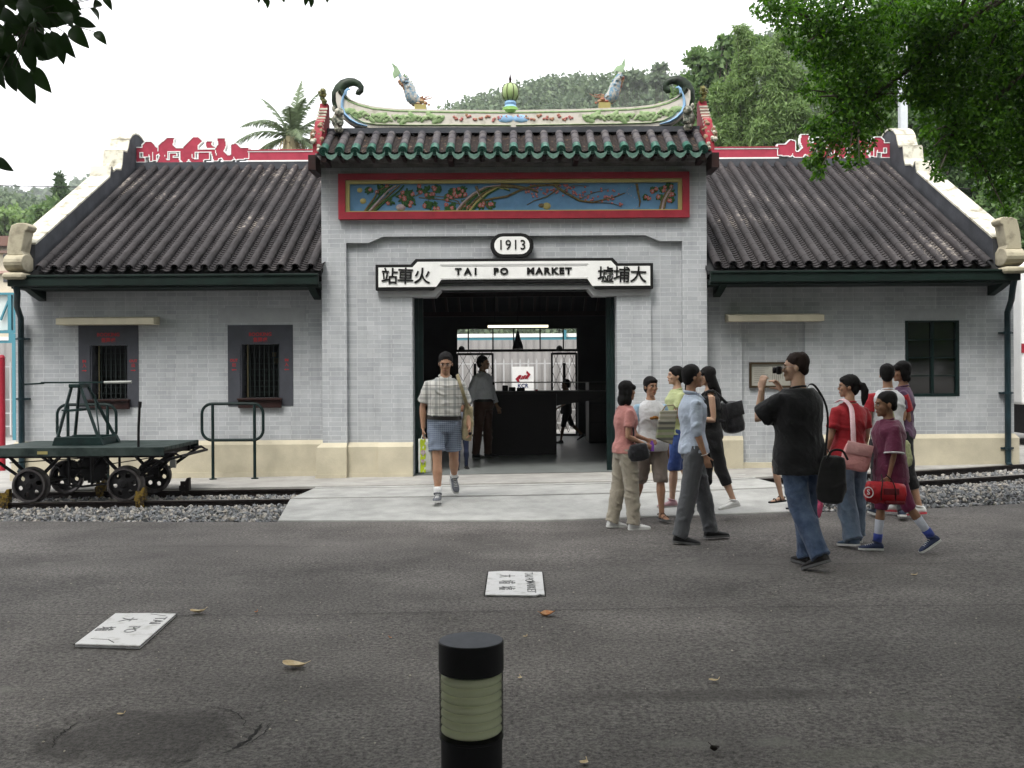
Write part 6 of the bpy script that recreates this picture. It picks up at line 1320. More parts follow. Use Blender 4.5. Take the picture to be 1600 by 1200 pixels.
def hairmat(name, c, r=.7):
    if name in MATS: return MATS[name]
    m = mat(name, c, r, spec=.12); t = m.node_tree; b = t.nodes['Principled BSDF']; tc = N(t, 'ShaderNodeTexCoord'); v = N(t, 'ShaderNodeVectorMath', operation='MULTIPLY'); v.inputs[1].default_value = (160, 160, 14); n = N(t, 'ShaderNodeTexNoise'); n.inputs['Scale'].default_value = 1; n.inputs['Detail'].default_value = 3
    t.links.new(tc.outputs['Object'], v.inputs[0]); t.links.new(v.outputs[0], n.inputs['Vector']); bp = N(t, 'ShaderNodeBump'); bp.inputs['Strength'].default_value = .7; bp.inputs['Distance'].default_value = .004; t.links.new(n.outputs[0], bp.inputs['Height']); t.links.new(bp.outputs[0], b.inputs['Normal']); return m
H_BLK, H_BRN = hairmat('black_hair', (.010, .009, .009)), hairmat('dark_brown_hair', (.022, .013, .010))
def cloth(name, c, var=.07, rough=.85, sheen=.15):
    if name in MATS: return MATS[name]
    m = mat(name, c, rough, var=var, scale=9, bump=.9, bscale=26, spec=.2); m.node_tree.nodes['Principled BSDF'].inputs['Sheen Weight'].default_value = sheen; return m
def plaid(name, base, dark, line, period, wd, thin):
    m = bpy.data.materials.new(name); m.use_nodes = True; t = m.node_tree; b = t.nodes['Principled BSDF']; L = t.links.new; tc = N(t, 'ShaderNodeTexCoord'); sp = N(t, 'ShaderNodeSeparateXYZ'); L(tc.outputs['Object'], sp.inputs[0]); prev = None
    col = N(t, 'ShaderNodeRGB'); col.outputs[0].default_value = (*base, 1); cur = col.outputs[0]
    for ax in (0, 2):
        for w_, off, c_, f_ in ((wd, 0, dark, .55), (thin, .5, line, .8)):
            ma = N(t, 'ShaderNodeMath', operation='MULTIPLY_ADD'); L(sp.outputs[ax], ma.inputs[0]); ma.inputs[1].default_value = 1/period; ma.inputs[2].default_value = off+10; fr = N(t, 'ShaderNodeMath', operation='FRACT'); L(ma.outputs[0], fr.inputs[0]); lt = N(t, 'ShaderNodeMath', operation='LESS_THAN'); L(fr.outputs[0], lt.inputs[0]); lt.inputs[1].default_value = w_
            mu = N(t, 'ShaderNodeMath', operation='MULTIPLY'); L(lt.outputs[0], mu.inputs[0]); mu.inputs[1].default_value = f_; mx_ = N(t, 'ShaderNodeMix', data_type='RGBA'); L(mu.outputs[0], mx_.inputs[0]); L(cur, mx_.inputs[6]); mx_.inputs[7].default_value = (*c_, 1); cur = mx_.outputs[2]
    L(cur, b.inputs['Base Color']); b.inputs['Roughness'].default_value = .85; b.inputs['Specular IOR Level'].default_value = .2; MATS[name] = m; return m
def denim(name, c1, c2):
    if name in MATS: return MATS[name]
    m = cloth(name, c1); t = m.node_tree
    for n in t.nodes:
        if n.type == 'MIX': n.inputs[6].default_value = (*c1, 1); n.inputs[7].default_value = (*c2, 1)
    return m
def person(label, pos, heading, H, skin=SK1, hair=H_BLK, style='short', sex='m', girth=1.0, lean=(0, 0), legs=((0, 2, 2, 0), (0, 2, 2, 0)), arms=(((.15, 0, -1), (.05, -.2, -1)), ((-.15, 0, -1), (-.05, -.2, -1))), head=(0, 0), top=None, bottom=None, shoes=None, child=0.0, face=True, vox=.0072, curl=.9, handdir=(None, None), seed=0, glasses=False, twist=0, belt=None, socks=None):
    s = H/1.712; root = empty('person', pos, label, 'person', 'people at the station', math.radians(heading))
    g = girth; fem = sex == 'f'
    hipw = .088*(1.0+.1*(g-1)); shw = (.158 if fem else .178)*(1-.06*child)*(1+.25*(g-1)); V_ = Vector
    leg = []
    for sg, (a, ab, kb, fp) in zip((1, -1), legs):
        a, ab, kb, fp = map(math.radians, (a, ab, kb, fp)); hip = V_((sg*hipw, 0, 0)); d1 = V_((sg*math.sin(ab), -math.sin(a), -math.cos(a))).normalized(); knee = hip+d1*.43; b = a-kb; d2 = V_((sg*math.sin(ab)*.6, -math.sin(b), -math.cos(b))).normalized(); ank = knee+d2*.41; fd = V_((sg*.16, -math.cos(fp), -math.sin(fp))).normalized(); leg.append((hip, knee, ank, fd))
    low = min(min(l[2].z-.08, l[2].z-.055+l[3].z*.19-.02*(1+0)) for l in leg); zsh = -low
    Rl = Matrix.Rotation(math.radians(-lean[0])*-1, 3, 'X') @ Matrix.Rotation(math.radians(lean[1]), 3, 'Y'); Rt = Matrix.Rotation(math.radians(twist), 3, 'Z')
    hip0 = V_((0, 0, 0)); sp = lambda x, y, z: Rl @ ((Rt if z > .15 else Matrix.Identity(3)) @ V_((x, y, z)))
    S = lambda p: (V_(p)+V_((0, 0, zsh)))*s
    if fem: tor = [(-.10, .150, .105), (-.04, .170, .118), (.02, .165, .115), (.08, .140, .102), (.14, .122, .092), (.22, .128, .098), (.31, .142, .118), (.38, .145, .112), (.43, .142, .09), (.465, .112, .075), (.492, .072, .062), (.522, .054, .055)]
    else: tor = [(-.10, .145, .105), (-.04, .160, .115), (.02, .160, .115), (.08, .150, .112), (.14, .145, .11), (.22, .150, .11), (.31, .165, .118), (.38, .172, .115), (.43, .168, .097), (.465, .128, .082), (.492, .086, .070), (.522, .062, .062)]
    def torso_rings(z0, z1, add, flare=0.0, sc_=1.0, n=20):
        zs = sorted(set([z0, z1]+[z for z, _, _ in tor if z0 < z < z1])); rings = []
        for z in zs:
            hw = np.interp(z, [t[0] for t in tor], [t[1] for t in tor])*(1+(g-1)*(1.0 if z < .3 else .5))*sc_+add; hd = np.interp(z, [t[0] for t in tor], [t[2] for t in tor])*(1+(g-1)*(1.3 if z < .3 else .6))*sc_+add
            if z < .1: hw += flare*(.1-z); hd += flare*(.1-z)
            bel = -.05*(g-1) if z < .3 else 0
            rings.append([S(sp(hw*math.copysign(abs(math.cos(t))**.9, math.cos(t)), bel+hd*math.sin(t), z)) for t in np.linspace(0, 2*PI, n+1)[:-1]])
        return rings
    sh = {1: sp(shw-.004, .01, .428), -1: sp(-shw+.004, .01, .428)}; arm = []
    for sg, (u, f) in zip((1, -1), arms): e = sh[sg]+V_(u).normalized()*.275; w_ = e+V_(f).normalized()*.245; arm.append((sh[sg], e, w_))
    body = MB()
    body.ring_loft(torso_rings(-.10, .525, -.010, 0, .92))
    for (hip, knee, ank, fd) in leg:
        body.tube([S(hip+V_((0, 0, .02))), S(hip.lerp(knee, .35)), S(hip.lerp(knee, .8)), S(knee), S(knee.lerp(ank, .15)), S(knee.lerp(ank, .35)), S(knee.lerp(ank, .75)), S(ank), S(ank+V_((0, 0, -.03)))], [x*s*(1+.35*(g-1))*(1-.12*child) for x in (.088, .082, .058, .053, .050, .056, .038, .033, .034)], 12)
        fu = (V_((0, 0, 1))-fd*fd.z).normalized(); fr = fd.cross(fu); o = ank-fu*.078; rings = []
        for t, hw, h in ((-.052, .018, .04), (-.04, .028, .06), (0, .030, .075), (.05, .032, .055), (.10, .037, .036), (.145, .036, .026), (.170, .022, .018)): rings.append([S(o+fd*t+fr*hw*math.cos(q)+fu*(h/2+h/2*math.sin(q)+.006)) for q in np.linspace(0, 2*PI, 13)[:-1]])
        body.ring_loft(rings)
    for i, (a, e, w_) in enumerate(arm):
        sg = (1, -1)[i]; body.tube([S(a-V_((sg*.03, 0, 0))), S(a), S(a.lerp(e, .4)), S(a.lerp(e, .85)), S(e), S(e.lerp(w_, .25)), S(e.lerp(w_, .7)), S(w_)], [x*s*(1+.35*(g-1))*(.88 if fem or child else 1)*(1-.12*child) for x in (.036, .046, .044, .037, .036, .039, .030, .025)], 10)
        # hand
        d = (V_(handdir[i]) if handdir[i] else (w_-e)).normalized(); inw = V_((-sg, -.25, 0)); pn = (inw-d*inw.dot(d)).normalized(); sd = d.cross(pn)*(sg); hs = .94 if not fem else .86
        # sd points forward (thumb side)
        if sd.y > 0 and abs(d.z) > .5: sd = -sd
        rings = []
        for t, hw, th in ((-.005, .022, .018), (.02, .030, .016), (.05, .039, .014), (.08, .040, .012), (.092, .036, .009)): rings.append([S(w_+(d*t+sd*hw*math.cos(q)+pn*th*math.sin(q))*hs) for q in np.linspace(0, 2*PI, 13)[:-1]])
        body.ring_loft(rings)
        for k, (off, L, cu) in enumerate(((.030, .070, .75), (.0105, .078, .9), (-.010, .073, 1.0), (-.029, .058, 1.1))):
            p = w_+(d*.086+sd*off)*hs; ang = 0; pts = [p-d*.012]; 
            for j, fr_ in enumerate((.42, .32, .26)): ang += curl*cu*(.35, .6, .5)[j]; p = p+(d*math.cos(ang)+pn*math.sin(ang)+sd*off*.6).normalized()*L*fr_*hs*1.05; pts.append(p)
            body.tube([S(q) for q in pts], [x*s*hs for x in (.0098, .0092, .0085, .007)], 8)
        t0 = w_+(d*.022+sd*.026)*hs; td = (d*.62+sd*.62+pn*.45).normalized(); t1 = t0+td*.036*hs; t2 = t1+(td+pn*.35*curl+d*.3).normalized()*.030*hs; t3 = t2+(td+pn*.6*curl+d*.5).normalized()*.022*hs; body.tube([S(q) for q in (t0-td*.01, t0, t1, t2, t3)], [x*s*hs for x in (.014, .0135, .011, .0098, .008)], 8)
    # head
    hz = .677; hsz = 1+.20*child; hc = sp(0, -.012, hz+.0); Rh = Rl @ Rt @ Matrix.Rotation(math.radians(head[0]), 3, 'Z') @ Matrix.Rotation(math.radians(head[1]), 3, 'X')
    Hd = lambda x, y, z: S(hc+Rh @ (V_((x, y, z))*hsz*(.96 if fem else 1)))
    def hell(mb, c, r, seg=14, jit=0): mb.ell(Hd(*c), tuple(q*s*hsz*(.96 if fem else 1) for q in r), seg, Rh, jit)
    hell(body, (0, .012, .03), (.076, .094, .085), 20); hell(body, (0, -.030, -.02), (.061, .056, .086), 18); hell(body, (0, -.034, -.075), (.049, .050, .036)); hell(body, (0, -.070, -.096), (.022, .019, .016))
    for q in (-1, 1): hell(body, (q*.040, -.058, -.024), (.022, .022, .022)); hell(body, (q*.077, .012, -.015), (.009, .018, .027)); hell(body, (q*.009, -.094, -.030), (.010, .010, .008))
    hell(body, (0, -.078, .026), (.046, .013, .012)); hell(body, (0, -.082, -.062), (.027, .012, .015)); body.tube([Hd(0, -.083, .012), Hd(0, -.093, -.010), Hd(0, -.106, -.030)], [.008*s, .010*s, .0125*s], 8)
    body.tube([Hd(0, .018, -.05), S(sp(0, .012, .56)), S(sp(0, .01, .49))], [.052*s*(.88 if fem else 1)*(1-.1*child), .053*s*(.88 if fem else 1)*(1-.1*child), .066*s], 14)
    o = link_mesh('body', remeshed(body, vox, 3, .45), skin, root, True)
    if face:
        for q in (-1, 1):
            mb = MB(); hell(mb, (q*.031, -.0815, .002), (.0135, .0065, .0055), 12); e = link_mesh('eye', mb.mesh('eye'), mat('eye_white', (.62, .60, .57), .3), root, True)
            mb = MB(); hell(mb, (q*.031, -.0855, .002), (.0062, .0045, .0058), 10); e2 = link_mesh('iris', mb.mesh('iris'), mat('iris_dark', (.012, .008, .006), .2), root, True); e2.parent = e
            mb = MB(); mb.tube([Hd(q*.046, -.074, .017), Hd(q*.032, -.0855, .023), Hd(q*.015, -.0875, .019)], [.0025*s, .0045*s, .0035*s], 6); mb.tube([Hd(q*.046, -.077, .004), Hd(q*.032, -.087, .009), Hd(q*.018, -.085, .003)], [.0015*s, .0022*s, .0015*s], 5); link_mesh('eyebrow', mb.mesh('eyebrow'), hair, root, True)
        mb = MB(); hell(mb, (0, -.0905, -.058), (.021, .0055, .0042), 12); hell(mb, (0, -.0900, -.066), (.018, .006, .0050), 12); link_mesh('lips', mb.mesh('lips'), mat('lip', (.30, .115, .09), .5), root, True)
    if glasses:
        mb = MB()
        for q in (-1, 1):
            mb.tube([Hd(q*.033+.021*math.cos(t), -.096, .0+.015*math.sin(t)) for t in np.linspace(0, 2*PI, 15)], .0016*s, 5); mb.tube([Hd(q*.054, -.095, .004), Hd(q*.073, -.06, .006), Hd(q*.078, .01, .004)], .0015*s, 5)
        mb.tube([Hd(-.012, -.098, .004), Hd(.012, -.098, .004)], .0015*s, 5); link_mesh('glasses', mb.mesh('glasses'), mat('spectacle_metal', (.35, .33, .3), .3, metal=.8), root)
    # hair
    hb = MB()
    if style == 'crop': hell(hb, (0, .014, .043), (.0800, .0910, .0840), 22); hell(hb, (0, .040, .022), (.0850, .070, .072), 16); hell(hb, (0, .044, .046), (.079, .071, .080), 18); hell(hb, (0, .062, -.022), (.060, .044, .050), 16)
    elif style == 'short':
        hell(hb, (0, .019, .050), (.084, .094, .083), 22); hell(hb, (0, .044, .025), (.081, .073, .088), 18); hell(hb, (0, .062, -.020), (.066, .050, .062), 16); [hell(hb, (q*.062, .022, .020), (.022, .045, .048)) for q in (-1, 1)]; hell(hb, (.012, -.048, .086), (.046, .022, .018))
    else:
        hell(hb, (0, .022, .044), (.087, .100, .088), 22); hell(hb, (0, .062, -.02), (.070, .050, .078), 16)
        if style == 'pony':
            [hell(hb, (q*.060, .018, .022), (.025, .052, .045)) for q in (-1, 1)]; hell(hb, (0, -.05, .070), (.062, .038, .032)); hb.tube([Hd(0, .10, .02), Hd(.01, .145, .01), Hd(.015, .165, -.05), Hd(.012, .155, -.13), Hd(.006, .140, -.21)], [q*s for q in (.022, .034, .040, .034, .010)], 12)
        elif style == 'tied': [hell(hb, (q*.060, .018, .022), (.025, .052, .045)) for q in (-1, 1)]; hell(hb, (0, -.052, .068), (.064, .038, .034)); hell(hb, (.02, .105, -.05), (.035, .03, .06))
        else:
            [hell(hb, (q*.070, .012, -.012), (.022, .048, .078)) for q in (-1, 1)]; [hell(hb, (x, -.062, .056-abs(x)*.25), (.024, .030, .034)) for x in (-.048, -.018, .018, .048)]
            if style == 'bob': hell(hb, (0, .060, -.075), (.078, .048, .060), 16); [hell(hb, (q*.066, .020, -.080), (.022, .042, .040)) for q in (-1, 1)]
            if style == 'mid': hell(hb, (0, .068, -.11), (.082, .050, .085), 18); [hell(hb, (q*.068, .018, -.11), (.025, .045, .07)) for q in (-1, 1)]
            if style == 'long': hb.tube([Hd(0, .065, .0), Hd(0, .082, -.10), Hd(0, .105, -.20), Hd(0, .118, -.30), Hd(0, .11, -.37)], [q*s for q in (.078, .080, .082, .068, .03)], 16, flat=.55, up=tuple(Rh @ V_((1, 0, 0)))); [hell(hb, (q*.066, .03, -.10), (.022, .045, .07)) for q in (-1, 1)]
    hm_ = remeshed(hb, .007, 2); folds(hm_, .0030*s, 60, 10, seed+3, .6); link_mesh('hair', hm_, hair, root, True)
    # bottoms
    if bottom:
        kind, m_, wide = bottom; end = {'trousers': 1.0, 'shorts': -.08, 'kneeshorts': .12, 'capri': .52, 'skirt': .0}[kind]; mb = MB(); mb.ring_loft(torso_rings(-.11, .10, .008))
        for (hip, knee, ank, fd) in leg:
            P, Rr = [], []
            ts_ = [(-.05, .105), (.1, .106), (.35, .098+wide*.3), (.65, .080+wide*.6), (1.0, .068+wide)]
            for t, r in ts_:
                if end < 0 and t > 1+end*2.2: continue
                P.append(hip.lerp(knee, t)); Rr.append(r)
            if end < 0: P.append(hip.lerp(knee, .80)); Rr.append(.080+wide*.9)
            for t, r in ((.15, .066+wide), (.4, .064+wide*1.1), (.7, .054+wide*1.15), (.97, .050+wide*1.3)):
                if t <= end+.001: P.append(knee.lerp(ank, t)); Rr.append(r)
            if 0 < end < 1: P.append(knee.lerp(ank, end)); Rr.append(.058+wide)
            if end == 1.0: P.append(knee.lerp(ank, 1.05)+V_((0, .01, -.005))); Rr.append(.052+wide*1.35)
            mb.tube([S(p) for p in P], [r*s*(1+.3*(g-1))*(1-.08*child) for r in Rr], 14)
        me = remeshed(mb, .010, 3); folds(me, .0075*s, 11, 9, seed+1, 1.5); link_mesh('trousers' if kind in ('trousers', 'capri') else 'shorts' if 'shorts' in kind else 'skirt', me, m_, root, True)
    if top:
        kind, m_, hem, loose = top[:4]; slv = top[4]; m2 = top[5] if len(top) > 5 else None; mb = MB(); mb.ring_loft(torso_rings(hem, .508 if kind != 'tank' else .44, .014+loose, .10 if loose > .015 else .03))
        if kind == 'tank':
            for q in (-1, 1): mb.tube([S(sp(q*.085, -.09, .40)), S(sp(q*.088, -.03, .50)), S(sp(q*.088, .05, .495)), S(sp(q*.085, .09, .41))], .022*s, 8)
        sleeves = MB()
        for i, (a, e, w_) in enumerate(arm):
            sg = (1, -1)[i]
            if slv <= 0: continue
            tgt = sleeves if m2 else mb
            P = [a-V_((sg*.05, 0, .0)), a, a.lerp(e, min(slv, 1)*.5), a.lerp(e, min(slv, 1))]; Rr = [.052, .062, .060+loose*.8, .056+loose*(1.4 if slv < 1 else .5)]
            if slv > 1: P += [e.lerp(w_, (slv-1)*.5), e.lerp(w_, slv-1)]; Rr += [.050+loose*.5, .043+loose*.5]
            tgt.tube([S(p) for p in P], [r*s*(1+.4*(g-1))*(.92 if fem else 1)*(1-.05*child) for r in Rr], 14)
        me = remeshed(mb, .010, 3); folds(me, .0075*s, 8, 11, seed+2, 1.3); shirt = link_mesh('shirt', me, m_, root, True)
        if m2: me = remeshed(sleeves, .010, 3); folds(me, .006*s, 8, 11, seed+5, 1.2); link_mesh('sleeves', me, m2, root, True)
        if kind != 'tank':
            mb = MB(); mb.tube([S(sp(.062*math.cos(t), .006+.060*math.sin(t), .512+.012*math.sin(t))) for t in np.linspace(0, 2*PI, 20)], .010*s, 7)
            if kind == 'collar':
                for q in (-1, 1): mb.mesh_add([S(sp(q*.02, -.075, .512)), S(sp(q*.065, -.04, .535)), S(sp(q*.075, -.05, .50)), S(sp(q*.055, -.115, .455)), S(sp(q*.02, -.072, .50)), S(sp(q*.05, -.105, .45))], [(0, 1, 2, 3), (0, 3, 5, 4)])
                mb.tube([S(sp(.068*math.cos(t), .008+.066*math.sin(t), .525+.012*math.sin(t))) for t in np.linspace(-.5, PI+.5, 16)], .013*s, 7)
            link_mesh('collar', mb.mesh('collar'), m_, root, True)
    if belt:
        mb = MB(); r0 = torso_rings(.030, .072, .026); mb.ring_loft(r0, True, False); c = [q for q in r0[0]]; link_mesh('belt', mb.mesh('belt'), belt, root, True)
    for (hip, knee, ank, fd) in leg:
        fu = (V_((0, 0, 1))-fd*fd.z).normalized(); fr = fd.cross(fu); o_ = ank-fu*.080
        if socks:
            mb = MB(); mb.tube([S(ank-fu*.03), S(ank), S(ank.lerp(knee, socks[1]*.5)), S(ank.lerp(knee, socks[1]))], [x*s*(1-.12*child)*(1+.2*(g-1)) for x in (.040, .038, .044+.006*socks[1], .041+.022*socks[1])], 12); link_mesh('sock', mb.mesh('sock'), socks[0], root, True)
        if not shoes: continue
        kind, m_, msole = shoes; mb = MB(); rings = []; ms_ = MB()
        prof = ((-.066, .024, .045), (-.052, .036, .070), (-.02, .040, .088), (.02, .040, .082), (.06, .041, .060), (.11, .046, .046), (.155, .043, .036), (.188, .030, .026), (.198, .014, .016))
        if kind == 'sandal':
            for t, h in ((.105, .045), (.03, .070)): mb.tube([S(o_+fd*t+fr*.043*math.cos(q)+fu*(.012+h*abs(math.sin(q)))) for q in np.linspace(0, PI, 9)], .009*s, 6, flat=.4)
            mb.tube([S(o_+fd*-.03+fr*.038*math.cos(q)+fd*-.03*math.sin(q)+fu*.06) for q in np.linspace(0, PI, 9)], .007*s, 6)
        else:
            for t, hw, h in prof: rings.append([S(o_+fd*t+fr*hw*math.copysign(abs(math.cos(q))**.8, math.cos(q))+fu*(h/2+h/2*math.sin(q)+.008)) for q in np.linspace(0, 2*PI, 17)[:-1]])
            mb.ring_loft(rings)
            if kind == 'sneaker': mb.tube([S(ank+fr*.042*math.cos(q)+fd*(.004+.045*math.sin(q))+fu*(.010+.012*math.sin(q))) for q in np.linspace(0, 2*PI, 15)], .010*s, 6)
        shoe = link_mesh('shoe', mb.mesh('shoe') if kind == 'sandal' else remeshed(mb, .006, 2), m_, root, True)
        for a_, b_ in ((.0, .020),): ms_.ring_loft([[S(o_+fd*t+fr*(hw+.003)*c_+fu*z) for (t, hw, h) in prof for c_ in (1,)]+[S(o_+fd*t-fr*(hw+.003)+fu*z) for (t, hw, h) in prof[::-1]] for z in (a_, b_)])
        so_ = link_mesh('sole', ms_.mesh('sole'), msole, root); so_.parent = shoe
        if kind == 'sneaker':
            mb = MB()
            for k in range(5): t = .045+k*.020; h = np.interp(t, [p[0] for p in prof], [p[2] for p in prof]); mb.tube([S(o_+fd*t+fr*x+fu*(h*.98+.012-abs(x)*.35)) for x in (-.022, 0, .022)], .0028*s, 5)
            la = link_mesh('laces', mb.mesh('laces'), mat('lace_white', (.7, .7, .68), .8), root); la.parent = shoe
    K = dict(root=root, S=S, sp=sp, arm=arm, leg=leg, s=s, Hd=Hd, Rh=Rh)
    K['W'] = lambda p: root.matrix_basis @ S(p); K['WH'] = lambda *a: root.matrix_basis @ Hd(*a)
    return K
def gp(px, py, z=0.0):            # ground point under a foot pixel
    D = 1600*(CH-z)/(py+(px-800)*ROLL-HZ); v = U(px, py, D); return (v.x, D)
W_ = mat('trainer_white', (.66, .66, .65), .6, var=.05); SB = mat('shoe_black', (.014, .014, .015), .5); SG = mat('shoe_grey', (.12, .125, .14), .8, var=.2, scale=40); SOLE = mat('rubber_sole', (.10, .10, .10), .8); SOLW = mat('white_sole', (.55, .55, .53), .7)
def at(px, py, z): x, y = gp(px, py, z); return (x, y, z)
# 1 man in plaid shirt walking out
z = rail_z(-.8)+.004
p1 = person('man in a plaid shirt and checked shorts striding out of the doorway', at(694, 781, z), 6, 1.70, SK1, style='short', girth=1.16, lean=(2, 2), legs=((-12, 4, 38, 40), (13, -1, 4, -4)), arms=(((.30, .12, -1), (.05, -.42, -.9)), ((-.28, .05, -1), (.02, -.10, -1))), head=(-6, 14), top=('collar', plaid('plaid_shirt', (.50, .49, .46), (.17, .18, .18), (.06, .05, .05), .105, .30, .045), .068, .012, .82), bottom=('shorts', plaid('check_shorts', (.18, .22, .30), (.09, .12, .18), (.32, .35, .40), .022, .5, .2), .022), shoes=('sneaker', SG, SOLW), socks=(cloth('white_sock', (.66, .66, .66)), .22), glasses=True, belt=mat('belt_black', (.012, .011, .010), .4), seed=1)
# child half hidden behind him
p1b = person('child in navy trousers hidden behind the man in the plaid shirt', at(722, 734, plat(-.7)), 10, 1.02, SK1, style='short', child=1, legs=((-6, 3, 10, 8), (10, 3, 4, 0)), top=('tee', cloth('dim_tee', (.12, .13, .16)), -.06, .01, .6), bottom=('trousers', cloth('navy_cotton', (.018, .025, .06)), .004), shoes=('plain', SB, SOLE), seed=2, vox=.009)
# 2 man in white shirt inside
p2 = person('stout man in a white shirt and brown trousers standing inside the doorway', at(755, 715, plat(-.5)+.006), 58, 1.69, SKD, style='short', girth=1.22, legs=((2, 3, 2, 0), (-3, 3, 3, 0)), arms=(((.22, -.12, -1), (.10, -.42, -1)), ((-.25, .25, -1), (-.12, .10, -1))), head=(25, -4), top=('collar', cloth('white_shirt', (.72, .73, .78)), .055, .014, 1.75), bottom=('trousers', cloth('brown_twill', (.060, .028, .018)), .012), shoes=('plain', SB, SOLE), belt=MATS['belt_black'], seed=3, vox=.009)
# 3 boy in the hall
p3 = person('small child in dark clothes walking left through the far side of the hall', at(885, 692, plat(1.1)+.006), -82, 1.25, SK3, style='short', child=.8, legs=((14, 2, 4, 0), (-22, 3, 24, 30)), arms=(((.12, -.3, -1), (.05, -.9, -.5)), ((-.12, .35, -1), (-.1, .1, -1))), top=('tee', cloth('black_jersey', (.02, .02, .022)), -.12, .016, .6), bottom=('kneeshorts', cloth('black_shorts', (.016, .016, .018)), .014), shoes=('plain', SB, SOLE), seed=4, vox=.010)
# 4 girl in pink
p4 = person('girl in a salmon pink T-shirt and beige trousers seen from the side', at(977, 826, ground(1.1)), 106, 1.455, SK1, style='mid', sex='f', lean=(2, 0), legs=((-5, 2, 6, 4), (5, 2, 2, 0)), arms=(((.15, -.45, -1), (-.1, -.95, -.35)), ((-.13, .18, -1), (.10, -.95, -.42))), head=(6, 0), top=('tee', cloth('salmon_cotton', (.46, .20, .18)), -.05, .006, .62), bottom=('trousers', cloth('beige_cotton', (.33, .295, .235)), .022), shoes=('sneaker', W_, SOLW), seed=5)
# 5 girl in white tee
p5 = person('girl in a white T-shirt with pale blue sleeves and khaki knee shorts', at(1018, 812, .03), 8, 1.46, SK1, style='tied', sex='f', legs=((8, 1, 4, 0), (-10, 3, 22, 26)), arms=(((.16, .1, -1), (.03, -.15, -1)), ((-.20, .05, -1), (.25, -.35, -.9))), head=(14, 2), top=('tee', cloth('white_cotton', (.62, .62, .63)), -.10, .018, .6, cloth('pale_blue_cotton', (.30, .44, .56))), bottom=('kneeshorts', cloth('khaki_cotton', (.235, .195, .165)), .026), shoes=('sandal', mat('sandal_tan', (.13, .07, .045), .6), SOLE), seed=6)
# 6 woman in yellow green top
p6 = person('young woman in a lime top behind the one in the pale blue shirt', at(1058, 790, rail_z(1.7)), -80, 1.49, SK2, style='pony', sex='f', legs=((10, 2, 6, 0), (-12, 2, 20, 16)), arms=(((.12, -.4, -1), (.0, -.9, -.5)), ((-.12, -.4, -1), (0, -.9, -.5))), head=(-4, -2), top=('tee', cloth('lime_cotton', (.42, .46, .24)), -.04, .006, .6), bottom=('kneeshorts', denim('blue_skirt', (.03, .06, .22), (.06, .11, .32)), .02), shoes=('sneaker', mat('pink_trainer', (.62, .38, .42), .6), SOLW), seed=7, face=True)
# 7 woman in pale blue shirt
p7 = person('woman in a pale blue shirt and grey trousers striding to the right', at(1084, 847, ground(1.6)), 97, 1.60, SK1, style='short', sex='f', lean=(-1, 0), legs=((15, 2, 2, 0), (-10, 2, 3, 6)), arms=(((.14, -.1, -1), (0, -.35, -1)), ((-.14, .02, -1), (-.02, -.34, -1))), head=(4, -3), top=('collar', cloth('pale_blue_shirt', (.44, .50, .60)), -.06, .008, 1.18), bottom=('trousers', cloth('grey_suiting', (.085, .088, .095)), .020), shoes=('plain', SB, SOLE), seed=8)
# 8 woman in black tank
p8 = person('long haired young woman in black with a black backpack walking left', at(1112, 795, rail_z(2.1)), -94, 1.47, SK2, style='long', sex='f', lean=(3, 0), legs=((-13, 2, 8, 10), (6, 2, 4, 0)), arms=(((.13, .08, -1), (-.05, -.96, .12)), ((-.12, -.2, -1), (0, -.96, .1))), head=(-2, 3), top=('tank', cloth('black_knit', (.012, .012, .013)), -.08, .008, 0), bottom=('capri', cloth('black_stretch', (.010, .010, .011)), .008), shoes=('sneaker', W_, SOLW), seed=9)
# 9 photographer
p9 = person('man in a black T-shirt and jeans taking a photograph with his back to the viewer', at(1250, 885, ground(2.2)), -152, 1.665, SK2, H_BRN, style='crop', girth=1.06, lean=(1, 1), legs=((-9, -3, 20, 22), (3, 0, 4, 0)), arms=(((.22, -.74, -.62), (-.16, -.02, .97)), ((-.12, -.80, -.55), (.43, -.30, .82))), head=(42, 0), top=('tee', cloth('washed_black_cotton', (.009, .009, .010), .2), -.18, .034, .80), bottom=('trousers', denim('blue_denim', (.030, .050, .10), (.085, .12, .19)), .024), shoes=('plain', mat('dark_leather', (.022, .020, .020), .6), SOLE), curl=1.3, glasses=True, seed=10)
# 10 child half hidden behind the photographer, knee raised
p10 = person('walker in white shorts and black sandals mostly hidden behind the photographer', at(1240, 797, rail_z(2.8)-.05), -84, 1.27, SK2, style='short', child=.5, legs=((46, 2, 58, 4), (-6, 2, 6, 4)), top=('tee', cloth('hidden_tee', (.30, .30, .32)), -.02, .006, .6), bottom=('shorts', cloth('white_shorts', (.60, .60, .60)), .012), shoes=('sandal', SB, SB), seed=11, vox=.009)
# 11 little girl in pink
p11 = person('small child in bright pink shorts hidden behind the photographer and his bag', at(1275, 851, ground(2.7)), 120, .98, SK1, style='short', sex='f', child=1, legs=((8, 2, 4, 0), (-14, 2, 14, 14)), top=('tee', cloth('hot_pink', (.60, .10, .20)), -.05, .01, .6), bottom=('kneeshorts', MATS['hot_pink'], .02), shoes=('sneaker', W_, mat('pink_sole', (.6, .2, .25), .6)), seed=12, vox=.009)
